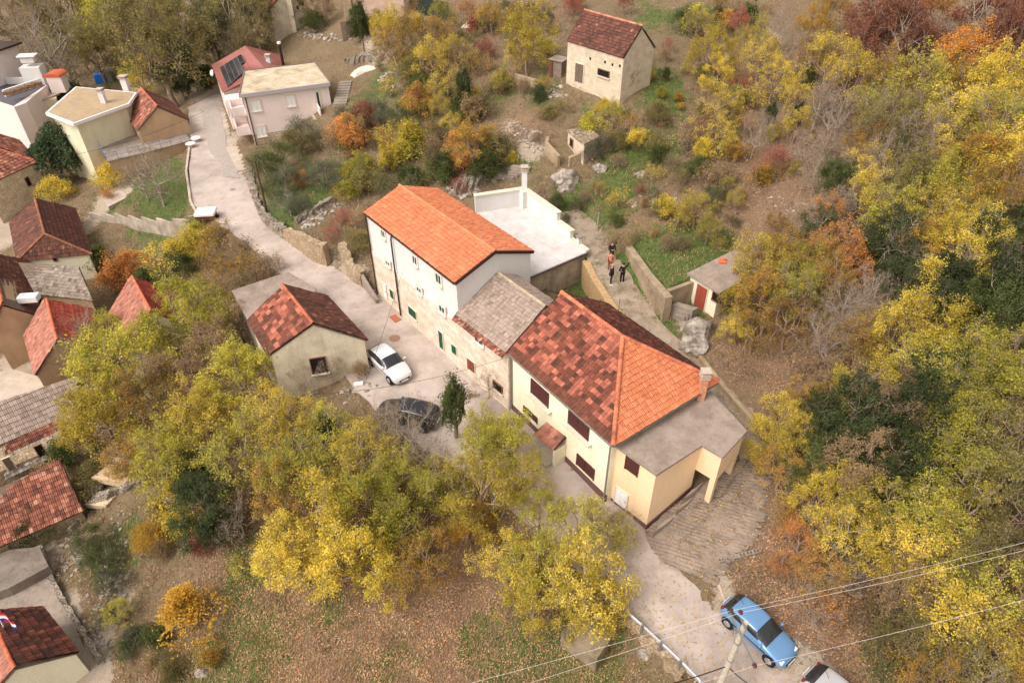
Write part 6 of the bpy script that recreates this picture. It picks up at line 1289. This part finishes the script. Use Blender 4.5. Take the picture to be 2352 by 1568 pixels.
for s in (21,22): mk('B',s,7.,3.3,500,.09,6,6,twig=3,sig=.2,tr0=.15)
for s in (31,32): mk('E',s,6.5,3.1,18000,.085,5,7,trunk=.12,sig=.24,shell=.18)
for s in (41,42): mk('O',s,2.6,1.6,8000,.055,4,7,trunk=.12,sig=.16,asp=.22,shell=.35,tr0=.1)
for s in (51,52,53): mk('H',s,1.7,1.15,4600,.05,4,6,trunk=.08,sig=.13,tr0=.035,multi=2,shell=.2)
for s in (61,62): mk('T',s,1.5,1.1,1000,.048,4,6,trunk=.06,sig=.1,twig=2,tr0=.022,multi=3)
mk('M',71,5.,2.5,11000,.13,4,7,trunk=.12,sig=.3,shell=.7)
mk('C',81,4.5,.7,9000,.055,4,5,trunk=.3,sig=.22,spread=.4,shell=.75,tr0=.14)
KN={'F':'tree','S':'tree','B':'bare_tree','E':'evergreen_tree','O':'olive_tree','H':'bush','T':'bush','M':'magnolia_tree','C':'ivy_column'}
KW={'F':('leafy','tree'),'S':('half bare','tree'),'B':('bare branched','tree'),'E':('dense','evergreen tree'),'O':('grey green','olive tree'),'H':('leafy','bush'),'T':('twiggy sparse','bush'),'M':('dense glossy','magnolia tree'),'C':('ivy covered','trunk')}
CW={'y':'yellow','yg':'yellow green','og':'olive green','or':'orange','go':'golden','bo':'bright orange','ru':'rust red','g':'green','dg':'dark green','br':'brownish','mx':'autumn coloured','ol':'silver','mg':'dark green','pk':'reddish'}
VEG=[]
vr=random.Random(7)
def plant(x,y,r,kind,colr,hs=1.,lab=None):
    if kind=='E' and x>1650: r*=.92;kind='E' if vr.random()<.85 else 'F'
    if x>1850 and kind in 'FS' and y>180:
        if colr=='yg' and vr.random()<.5: colr='og'
        elif colr=='y' and vr.random()<.3: colr='mx'
    (lm,wm),h0,r0=vr.choice(TV[kind]);s=1.
    for _ in range(3):
        p=G(x,y,h0*s*hs*(.58 if kind!='C' else .6));d=np.linalg.norm(p-CAM);s=r*d/F/r0
    p[2]=float(TZ(p[0],p[1]))-.05
    root=bpy.data.objects.new(KN[kind],None);root.location=p;root.scale=(s*vr.uniform(.88,1.12),s*vr.uniform(.88,1.12),s*hs*vr.uniform(.9,1.12));root.rotation_euler=(0,0,vr.uniform(0,6.28));COL.objects.link(root);root.empty_display_size=.3
    if lm:
        c=bpy.data.objects.new('crown',lm);COL.objects.link(c);c.parent=root
        if not lm.materials: lm.materials.append(LEAF[colr])
        c.material_slots[0].link='OBJECT';c.material_slots[0].material=LEAF[colr]
    w=bpy.data.objects.new('trunk',wm);COL.objects.link(w);w.parent=root
    if not wm.materials: wm.materials.append(BARK)
    w.material_slots[0].link='OBJECT';w.material_slots[0].material=BARKG if (kind=='B' or vr.random()<.3) else BARK
    root['category']={'O':'olive tree','H':'bush','T':'bush','C':'ivy'}.get(kind,'tree')
    VEG.append((root,x,y,r,kind,colr,lab));return root
PL=[ # photo x, y, radius, kind, colour
(395,715,48,'F','yg'),(450,665,42,'S','y'),(380,650,28,'H','g'),(340,780,50,'F','yg'),(520,640,38,'S','mx'),(575,690,34,'S','yg'),
# front centre
(290,850,100,'F','yg'),(250,770,55,'F','yg'),(430,730,85,'F','yg'),(240,950,85,'F','y'),(350,930,80,'S','mx'),(420,860,70,'S','br'),(480,800,60,'S','br'),(560,870,85,'F','yg'),(470,930,80,'F','y'),(600,940,60,'S','y'),
(380,1040,80,'F','yg'),(300,1040,60,'S','mx'),(190,980,50,'S','y'),(560,1030,80,'S','yg'),(660,990,80,'S','y'),(750,990,75,'S','yg'),(830,1040,80,'S','y'),(700,1090,80,'F','yg'),(940,990,84,'B','br'),(985,1060,60,'B','br'),(905,1070,60,'S','yg'),
(640,1140,80,'S','mx'),(740,1180,100,'F','y'),(850,1150,100,'F','yg'),(690,1270,85,'F','y'),(800,1270,95,'F','y'),(930,1180,90,'F','yg'),(880,1290,75,'F','y'),(980,1280,80,'S','mx'),(1010,1120,70,'S','yg'),
(1110,1010,75,'F','yg'),(1180,1010,80,'F','yg'),(1100,1130,90,'F','y'),(1190,1100,70,'S','y'),(1080,1200,60,'F','go'),(1250,1180,70,'S','yg'),(1330,1210,80,'S','yg'),(1415,1215,58,'B','br'),(1420,1220,50,'S','yg'),(1230,1280,85,'S','yg'),(1340,1310,100,'S','y'),(1345,1365,85,'F','y'),(1230,1370,75,'F','y'),(1385,1385,58,'S','y'),(1160,1300,70,'S','y'),
(1120,880,40,'B','br'),(1150,840,45,'B','br'),(620,830,45,'T','br'),(1040,930,28,'C','g'),(750,985,20,'C','dg'),(1085,905,16,'T','og'),(895,965,58,'B','br'),(440,1090,48,'E','dg'),(470,1170,62,'E','dg'),(500,1210,40,'E','dg'),(530,1190,60,'B','br'),(550,1110,55,'S','br'),
(400,1150,50,'H','y'),(345,1225,36,'H','go'),(435,1420,62,'H','go'),(410,1190,40,'H','y'),(370,580,45,'H','y'),(310,610,42,'H','or'),(260,640,35,'H','or'),(440,550,45,'H','y'),(480,590,45,'T','mx'),(520,570,50,'T','br'),(560,600,45,'T','mx'),(420,610,40,'H','g'),(350,640,35,'H','g'),(500,530,40,'T','mx'),(600,620,40,'T','br'),(620,600,30,'T','br'),(230,600,30,'H','g'),(440,520,30,'H','yg'),(560,660,45,'S','br'),(540,730,50,'S','br'),(500,690,45,'S','yg'),
(180,790,65,'B','br'),(140,830,40,'B','br'),(170,1020,40,'H','g'),(210,1080,35,'H','og'),(120,1080,40,'T','br'),(180,1130,35,'T','og'),(280,1060,45,'S','mx'),(60,1230,40,'H','dg'),(110,1210,30,'H','g'),(215,1230,35,'O','g'),(225,1290,38,'O','g'),(260,1330,30,'O','ol'),(195,1260,28,'O','ol'),(300,1460,22,'H','ol'),(270,1490,20,'H','g'),(300,1500,20,'T','g'),(760,850,35,'B','br'),(700,880,40,'B','br'),(840,850,30,'T','br'),(880,960,40,'B','br'),
# village
(135,345,50,'M','mg'),(150,225,45,'M','mg'),(350,400,58,'B','br'),(320,410,40,'B','br'),(250,400,32,'H','y'),(120,430,28,'H','y'),(90,880,10,'H','g'),(40,905,12,'H','g'),(255,440,20,'T','or'),
(370,110,95,'F','og'),(415,100,62,'F','og'),(300,60,70,'F','og'),(250,50,60,'F','yg'),(320,170,40,'F','y'),(400,160,48,'E','dg'),(220,120,55,'F','og'),(180,90,50,'F','og'),(110,110,75,'B','br'),(60,130,50,'B','br'),(150,160,45,'B','br'),(30,40,60,'F','og'),(90,20,60,'S','mx'),(160,10,60,'F','og'),(240,0,50,'F','yg'),(480,60,55,'F','g'),(540,40,60,'F','og'),(590,70,45,'S','og'),(545,95,35,'B','br'),(600,20,50,'F','g'),(450,20,60,'F','og'),(380,10,55,'F','yg'),(460,180,35,'H','g'),(430,190,30,'H','g'),(20,180,35,'H','g'),(560,90,30,'S','og'),
# olive terrace and hill
(700,300,42,'O','ol'),(680,330,40,'O','og'),(650,360,42,'O','g'),(620,380,35,'O','g'),(665,410,38,'O','ol'),(740,390,44,'O','ol'),(765,420,30,'O','ol'),(655,465,36,'O','ol'),(690,470,30,'O','ol'),(625,430,30,'O','g'),(850,250,38,'O','ol'),(880,270,28,'O','ol'),(600,370,28,'O','g'),
(790,290,38,'H','or'),(815,320,40,'H','or'),(770,310,30,'T','br'),(830,300,30,'T','br'),(680,410,24,'H','or'),(880,310,30,'T','or'),(910,305,52,'H','y'),(930,340,45,'H','yg'),(900,360,35,'H','y'),(830,380,38,'H','yg'),(850,410,35,'H','og'),(800,400,30,'H','y'),(780,440,24,'T','or'),(880,420,40,'T','g'),(940,400,35,'H','g'),(960,420,35,'T','g'),(1000,400,35,'H','g'),(1020,370,35,'H','dg'),(980,350,35,'T','og'),
(1060,320,35,'H','or'),(1090,330,55,'F','mx'),(1140,340,45,'H','og'),(1120,380,40,'H','g'),(1065,370,30,'H','or'),(1060,430,30,'T','pk'),(780,500,30,'T','pk'),(760,530,28,'T','pk'),(820,500,35,'T','br'),(830,550,30,'H','og'),(800,540,25,'T','og'),
(1215,95,58,'F','y'),(1190,130,30,'S','y'),(1170,60,35,'S','mx'),(960,90,55,'S','mx'),(910,110,45,'S','mx'),(990,130,50,'S','y'),(940,160,40,'H','og'),(980,190,35,'H','og'),(1020,90,40,'S','mx'),(1050,130,40,'S','y'),(1030,200,40,'S','y'),(1010,240,35,'S','y'),(960,230,40,'H','mx'),(930,220,30,'T','br'),(1070,90,40,'S','og'),(1100,140,35,'T','mx'),(900,70,40,'F','y'),(870,50,30,'H','y'),(840,40,22,'H','g'),(830,60,16,'C','g'),(825,50,26,'E','dg'),
(1065,190,16,'C','dg'),(1075,240,35,'H','dg'),(1040,280,30,'S','y'),(1060,260,30,'H','g'),(1000,290,30,'T','mx'),(1225,220,26,'H','dg'),(1130,30,35,'S','mx'),(1090,20,35,'T','or'),(1260,40,30,'T','or'),(720,45,26,'H','g'),(740,20,26,'S','br'),(700,10,30,'F','og'),(1150,180,30,'T','or'),(1120,200,25,'T','br'),(1000,160,25,'T','or'),
(1355,345,26,'O','ol'),(1385,330,28,'O','ol'),(1420,320,26,'H','og'),(1370,290,32,'H','yg'),(1410,260,30,'S','yg'),(1440,275,18,'H','go'),(1560,220,13,'H','go'),(1560,240,10,'H','go'),(1330,280,22,'T','br'),(1490,170,18,'H','y'),(1520,170,16,'H','g'),(1480,130,16,'H','g'),(1450,180,24,'S','og'),(1490,350,34,'H','g'),(1510,330,26,'H','og'),(1450,320,26,'T','og'),(1600,300,45,'T','br'),(1570,330,35,'T','br'),(1290,240,26,'T','og'),(1240,260,22,'T','br'),(1390,240,22,'H','y'),
(1640,120,50,'F','y'),(1645,170,35,'F','y'),(1660,250,50,'S','y'),(1650,310,45,'S','y'),(1640,340,35,'H','y'),(1540,120,22,'T','br'),(1580,40,30,'H','dg'),(1600,60,20,'H','g'),(1700,200,35,'T','pk'),(1690,160,30,'T','br'),(1610,400,40,'T','br'),(1560,410,30,'T','og'),(1500,440,26,'T','g'),(1600,470,45,'S','y'),(1570,500,35,'T','y'),(1460,430,22,'T','pk'),(1540,380,26,'T','og'),(1670,400,35,'T','br'),(1410,500,22,'H','g'),(1400,545,26,'T','br'),(1425,560,24,'T','br'),(1455,545,20,'T','og'),(1540,560,30,'T','br'),(1280,460,20,'H','g'),(1320,460,26,'T','g'),
(1350,450,24,'T','br'),(1300,500,18,'T','g'),(1240,310,20,'T','br'),(1200,200,24,'T','br'),(1250,190,22,'S','y'),
# right wood
(1730,90,42,'S','y'),(1750,130,40,'S','y'),(1720,40,30,'H','g'),(1790,60,40,'B','br'),(1780,180,45,'S','y'),(1800,120,40,'B','br'),(1830,220,36,'S','y'),(1830,280,36,'S','y'),(1900,25,45,'F','go'),(1870,60,40,'S','go'),(1860,130,50,'S','br'),(1920,130,60,'S','y'),(1960,180,60,'S','y'),(1770,260,12,'C','dg'),(1830,270,12,'C','dg'),(1780,300,22,'H','y'),(1880,230,50,'B','pk'),(1930,260,50,'B','br'),(1740,310,45,'B','br'),(1780,360,45,'T','pk'),(1860,340,45,'B','pk'),(1900,310,50,'B','br'),(1710,280,30,'T','or'),
(2010,50,75,'F','ru'),(2070,100,75,'F','ru'),(1990,110,60,'F','ru'),(2150,15,45,'F','bo'),(2200,70,60,'B','br'),(2260,50,75,'F','ru'),(2330,90,70,'F','ru'),(2290,130,60,'S','ru'),(2340,20,60,'S','ru'),(2140,90,50,'B','br'),(2235,140,62,'F','bo'),(2180,130,45,'S','br'),
(2030,190,60,'S','y'),(2100,200,65,'S','yg'),(2170,180,50,'S','y'),(2220,200,60,'F','y'),(2290,210,70,'F','y'),(2350,200,60,'S','y'),(2000,250,55,'S','yg'),(2050,290,60,'S','yg'),(2130,260,60,'S','yg'),(2200,260,65,'S','y'),(2270,290,70,'S','yg'),(2340,290,65,'S','y'),(1990,330,50,'S','y'),(2070,350,45,'F','g'),(2010,370,45,'S','y'),(2120,330,60,'S','yg'),(1960,380,45,'B','pk'),(2180,340,60,'S','y'),(2250,370,70,'F','y'),(2330,360,70,'F','y'),
(1930,420,50,'E','g'),(1960,470,40,'B','br'),(2010,440,55,'F','y'),(2090,420,60,'F','yg'),(2060,490,60,'F','yg'),(2150,420,60,'F','yg'),(2150,480,60,'S','y'),(2230,440,65,'F','y'),(2310,440,70,'S','y'),(1880,400,40,'B','br'),(1910,490,40,'S','or'),(1880,520,40,'F','g'),
(2060,560,70,'E','dg'),(1990,560,50,'E','dg'),(2120,560,55,'F','y'),(2180,540,60,'F','y'),(2250,520,65,'S','y'),(2320,520,65,'E','dg'),(2190,620,60,'F','y'),(2260,620,75,'E','dg'),(2340,610,70,'E','g'),(1930,580,60,'S','or'),(1870,600,60,'F','yg'),(1800,580,60,'S','mx'),(1740,600,62,'F','y'),(1760,670,68,'F','mx'),(1700,690,42,'F','y'),(1830,660,70,'S','yg'),(1900,650,60,'S','mx'),(1950,630,50,'S','or'),(1700,745,42,'F','y'),(1740,760,50,'S','mx'),(1820,740,60,'S','mx'),(1950,710,60,'B','br'),(2010,690,60,'B','br'),(2080,650,60,'E','dg'),(2150,680,40,'B','pk'),
(2200,700,70,'E','dg'),(2290,720,75,'E','g'),(2070,760,75,'F','y'),(2150,760,70,'F','y'),(2190,750,45,'F','go'),(1980,790,70,'S','mx'),(1900,790,60,'B','br'),(2240,800,70,'S','yg'),(2320,810,75,'S','yg'),(1850,820,50,'T','br'),(2000,870,70,'F','y'),(1920,870,65,'S','br'),(2090,850,75,'S','yg'),(2160,860,70,'E','g'),(2240,890,75,'F','yg'),(2330,900,80,'F','yg'),(1850,900,50,'S','mx'),
(1790,960,60,'F','y'),(1770,1020,55,'F','y'),(1830,1010,55,'S','y'),(1870,970,70,'E','g'),(1960,960,80,'E','dg'),(2050,950,80,'S','br'),(2130,960,80,'E','dg'),(2210,990,80,'F','yg'),(2300,1000,85,'F','yg'),(1800,1080,50,'S','go'),(1890,1070,70,'F','g'),(1980,1060,75,'S','br'),(2070,1060,80,'E','dg'),(2170,1070,80,'F','yg'),(2270,1100,80,'S','yg'),(2350,1090,70,'F','yg'),
(1870,1150,65,'F','y'),(1960,1150,75,'F','y'),(2050,1150,75,'S','yg'),(2130,1170,80,'F','yg'),(2220,1180,80,'S','y'),(2320,1190,80,'F','yg'),(1820,1180,45,'S','mx'),(1850,1250,55,'S','or'),(1940,1240,75,'S','y'),(2030,1250,75,'F','y'),(2120,1270,80,'S','y'),(2210,1280,80,'F','yg'),(2310,1290,80,'S','yg'),(1890,1320,55,'S','mx'),(1970,1330,60,'T','br'),(2060,1340,70,'S','br'),(2150,1370,80,'F','y'),(2240,1380,80,'F','yg'),(2330,1390,80,'S','y'),(1930,1400,55,'T','or'),(2010,1430,60,'T','br'),(2090,1450,70,'F','yg'),(2190,1470,75,'S','yg'),(2280,1480,80,'S','y'),(2350,1490,70,'S','mx'),(2000,1500,40,'T','g'),(2060,1530,50,'T','mx'),(2150,1550,60,'S','y'),(2240,1560,70,'S','og'),(1850,1380,40,'T','br'),(1790,1280,35,'T','or')]
for q in PL: plant(*q)
for _ in range(34): plant(vr.uniform(1850,2340),vr.uniform(180,1450),vr.uniform(42,62),'B','br')
AV=[(1285,20,1515,255),(1235,275,1395,410),(1030,375,1370,660),(1430,560,1705,780),(1170,120,1260,215),(780,140,870,190),(1360,500,1450,700)]
for x0,y0,x1,y1,n in ((870,20,1260,420,56),(1270,0,1700,560,80),(1650,180,1900,600,28),(760,190,1040,450,16),(1150,0,1900,60,22),(200,1180,560,1560,14)):
    for _ in range(n):
        x,y=vr.uniform(x0,x1),vr.uniform(y0,y1)
        if any(a<x<c and b<y<d for a,b,c,d in AV): continue
        plant(x,y,vr.uniform(14,33),vr.choice('HHTTTS'),vr.choice(['og','og','g','mx','y','g','pk','yg','br']))
# the grapevine on the old house at the top edge
plant(645,50,18,'H','go')
# labels: colour and kind, then the nearest thing it stands by; equals are told apart by their order
LAND+=[('rust red trees at the top right',2040,80),('bright orange tree at upper right',2235,140),('leaf covered clearing at right',1760,450),('ribbed concrete ramp',1650,1220),('roadside stone wall',640,500),('pale trailer',478,505),('lower left yard',120,1420),('stone cistern',1345,1440),('pole beside the blue car',1700,1480),('mid right edge of the photo',2330,620),('bottom right corner',2330,1500),('top right corner',2340,20),('meadow at the bottom',700,1450),('white tarpaulin',830,162),('green garden terrace',1560,610),('top left corner',20,20),('black car',935,940),('centre of the right wood',2080,900),('lower part of the right wood',2050,1250),('upper part of the right wood',2080,400)]
def rel(x,y,lx,ly):
    dx,dy=x-lx,y-ly
    if abs(dx)>abs(dy)*1.6: return 'right of' if dx>0 else 'left of'
    if abs(dy)>abs(dx)*1.6: return 'below' if dy>0 else 'above'
    return ('below right of' if dx>0 else 'below left of') if dy>0 else ('above right of' if dx>0 else 'above left of')
BL={}
for v in VEG:
    root,x,y,r,kind,colr,lab=v
    nm,lx,ly=min(LAND,key=lambda q:(q[1]-x)**2+(q[2]-y)**2)
    a,b=KW[kind];c=CW[colr] if kind not in('B',) else ''
    sz=''
    l=' '.join((f'{a} {c} {b} {rel(x,y,lx,ly)} the {nm}').split()) if kind!='O' else f'{CW[colr] if colr!="ol" else "grey green"} olive tree {rel(x,y,lx,ly)} the {nm}'
    BL.setdefault(l,[]).append(v)
ORD=['first','second','third','fourth','fifth','sixth','seventh','eighth','ninth']
for l,vs in BL.items():
    vs.sort(key=lambda v:v[1])
    for i,v in enumerate(vs):
        n=len(vs);L=l
        if n==2: L+=', '+('the left one' if i==0 else 'the right one')
        elif n>2: L+=', '+('leftmost' if i==0 else 'rightmost' if i==n-1 else ORD[i]+' from left')
        w=L.split()
        if len(w)>16: L=' '.join(L.replace(' house','').replace('with the patchy','with').split()[:16])
        v[0]['label']=L[0].upper()+L[1:] if False else L
        v[0]['group']={'O':'olive trees on the terraces','H':'bushes on the slopes','T':'bushes on the slopes','C':'ivy covered trunks','M':'magnolias in the village'}.get(v[4],'trees of the autumn woods' if v[1]>1650 else 'trees around the village')
# ---------------------------------------------------------------- ground cover
def Gv(x,y):
    r=RC@np.stack([x-CX,CY-y,np.full_like(x,-F)]);z=np.full(x.shape,2.)
    for _ in range(30):
        t=(z-CAM[2])/r[2];X=r[0]*t;Y=r[1]*t;z=z*.55+.45*np.clip(TZ(X,Y),-8,30)
    t=(z-CAM[2])/r[2];return np.stack([r[0]*t,r[1]*t,TZ(r[0]*t,r[1]*t)],-1)
NOV=[ [p[:2] for p in [P(*q,z) for q in px]] for px,z in (([(1212,637),(1350,578),(1204,470),(1092,487)],6.6),([(-40,1390),(30,1310),(95,1285),(160,1400),(205,1520),(250,1600),(100,1640),(-60,1560)],-4.5),([(-40,1290),(20,1262),(90,1255),(112,1300),(20,1350),(-40,1372)],-3.6),([(-40,870),(20,845),(82,862),(115,890),(60,915),(-40,945)],-3.3),([(231,452),(300,428),(318,440),(248,475)],-.6),([(519,338),(548,333),(590,386),(546,392)],2.3))]
NOV+=[[P(*q,6.2)[:2] for q in [(1283,478),(1340,472),(1385,525),(1412,578),(1460,640),(1524,735),(1590,800),(1560,815),(1490,800),(1405,712),(1370,640),(1340,590)]]];NOV+=[[e[:2] for e in E0],[cA[:2],cB[:2],cC[:2],cD[:2]],[p[:2] for p in Pk],[p[:2] for p in K],[p[:2] for p in Kt]]
def inpoly(X,Y,pg):
    ins=np.zeros(X.shape,bool);n=len(pg)
    for i in range(n):
        (x1,y1),(x2,y2)=pg[i],pg[(i+1)%n];c=((y1>Y)!=(y2>Y))&(X<(x2-x1)*(Y-y1)/((y2-y1) if y2!=y1 else 1e-9)+x1);ins^=c
    return ins
def maskat(p):
    i=np.clip(np.searchsorted(GX,p[:,0])-1,0,len(GX)-1);j=np.clip(np.searchsorted(GY,p[:,1])-1,0,len(GY)-1)
    m=ROADMASK[j,i]
    for pg in NOV: m|=inpoly(p[:,0],p[:,1],pg)
    return m,cov[j,i]
rg_=np.random.RandomState(99)
def samples(n):
    p=Gv(rg_.uniform(-200,2560,n),rg_.uniform(-60,1760,n));return p
# leaf litter
p=samples(380000);m,cv=maskat(p);keep=(rg_.rand(len(p))<np.clip(.18+.95*cv[:,1]-.4*cv[:,0],.1,1))&(~m|(rg_.rand(len(p))<.06))&(p[:,1]<95)&(cv[:,2]<.6);p=p[keep];p[:,2]+=.03+rg_.rand(len(p))*.05
V,Fq=leaf_arrays(p,.052,rg_,.6,1.5)
LITM=leafmat('fallen_leaves',cc((104,78,62),(152,110,82),(186,142,102),(204,170,124)),.1,.8)
single('leaf_litter','fallen orange and yellow leaves covering the ground','leaf litter',V,Fq,LITM,kind='stuff')
# leaves on ramp and path
p=samples(90000);m,cv=maskat(p);RT=np.array([P(1650,1180,2.2)[:2],P(1560,820,4.8)[:2],P(1600,1370,1.)[:2]])
dd_=np.min([np.hypot(p[:,0]-q[0],p[:,1]-q[1]) for q in RT],axis=0);keep=m&(dd_<7)&(rg_.rand(len(p))<.5);p=p[keep]
for pg in NOV: p=p[~inpoly(p[:,0],p[:,1],pg)]
p[:,2]+=.17;V,Fq=leaf_arrays(p,.06,rg_,.6,2.5);single('leaf_litter','small yellow leaves strewn over the ribbed ramp and the path','leaf litter',V,Fq,leafmat('strewn_leaves',cc((150,116,70),(196,158,92),(214,182,120)),.1),kind='stuff')
# grass
p=samples(120000);m,cv=maskat(p);keep=~m&(rg_.rand(len(p))<(.22+cv[:,0]*1.1-cv[:,1]*.08))&(cv[:,2]<.5);p=p[keep];n=len(p);d=np.linalg.norm(p-CAM,axis=1)
reps=5;p=np.repeat(p,reps,0)+np.c_[rg_.normal(0,.09,(n*reps,2)),np.zeros(n*reps)];hgt=rg_.uniform(.08,.26,n*reps);a=rg_.uniform(0,6.28,n*reps)
ln=np.c_[np.cos(a),np.sin(a),np.zeros(n*reps)];sd=np.c_[-np.sin(a),np.cos(a),np.zeros(n*reps)]*.015
V=np.stack([p-sd,p+sd,p+ln*(hgt*.9)[:,None]+np.c_[np.zeros((n*reps,2)),hgt]],1).reshape(-1,3);Fq=np.arange(len(V)).reshape(-1,3)
k=N('grass_blades');g=k.n('ShaderNodeNewGeometry');nz=k.noise(.45,5,.65);mm_=k.n('ShaderNodeMath',operation='MULTIPLY_ADD');mm_.inputs[1].default_value=.3;k.l(g.outputs['Random Per Island'],mm_.inputs[0]);m2=k.n('ShaderNodeMath',operation='SUBTRACT');m2.inputs[1].default_value=.15;k.l(nz,m2.inputs[0]);k.l(m2.outputs[0],mm_.inputs[2])
GRM=k.out(k.ramp(mm_.outputs[0],[(.3,C3(92,104,52)),(.43,C3(126,118,70)),(.52,C3(152,130,92)),(.7,C3(172,146,114))]),.9)
single('grass','dry and green grass on the slopes and gardens','grass',V,Fq,GRM,kind='stuff')
# low scrub
p=samples(15000);m,cv=maskat(p);up_=(p[:,1]>44)|(p[:,0]>9)|(rg_.rand(len(p))<.25);keep=~m&up_&(cv[:,2]<.45)&(rg_.rand(len(p))<(.9-.45*cv[:,0]-.35*cv[:,1]));p=p[keep]
dm=np.ones(len(p),bool)
for q,z in (((1560,610),7),((1480,500),7.4)):
    c=P(*q,z);dm&=np.hypot(p[:,0]-c[0],p[:,1]-c[1])>4
p=p[dm];n=len(p);sz=(rg_.gamma(3,.10,n)+.1)*np.clip(p[:,1]/55,1,1.7);kk=44;C=np.repeat(p,kk,0)+rg_.normal(0,1,(n*kk,3))*np.repeat(sz,kk)[:,None]*[1,1,.55];C[:,2]=np.maximum(C[:,2],np.repeat(p[:,2],kk))+.04
half=rg_.rand(len(C))<.5;V,Fq=leaf_arrays(C[half],.075,rg_,.5,.2)
SCM=leafmat('scrub_leaves',cc((74,74,48),(104,96,64),(138,114,86),(160,130,104),(146,110,92)),.2,.28)
single('scrub','low brown and green scrub covering the slopes','undergrowth',V,Fq,SCM,kind='stuff')
q=C[~half];dr=rg_.normal(size=q.shape);dr[:,2]=np.abs(dr[:,2])+.4;dr/=np.linalg.norm(dr,axis=1,keepdims=True);sdv=np.cross(dr,rg_.normal(size=q.shape));sdv/=np.linalg.norm(sdv,axis=1,keepdims=True)
V=np.stack([q-sdv*.012-[0,0,.1],q+sdv*.012-[0,0,.1],q+dr*.38],1).reshape(-1,3);single('dry_stems','thin dry stems standing in the scrub','undergrowth',V,np.arange(len(V)).reshape(-1,3),plain('dry_stem',C3(164,138,122),.9,var=.4),kind='stuff')
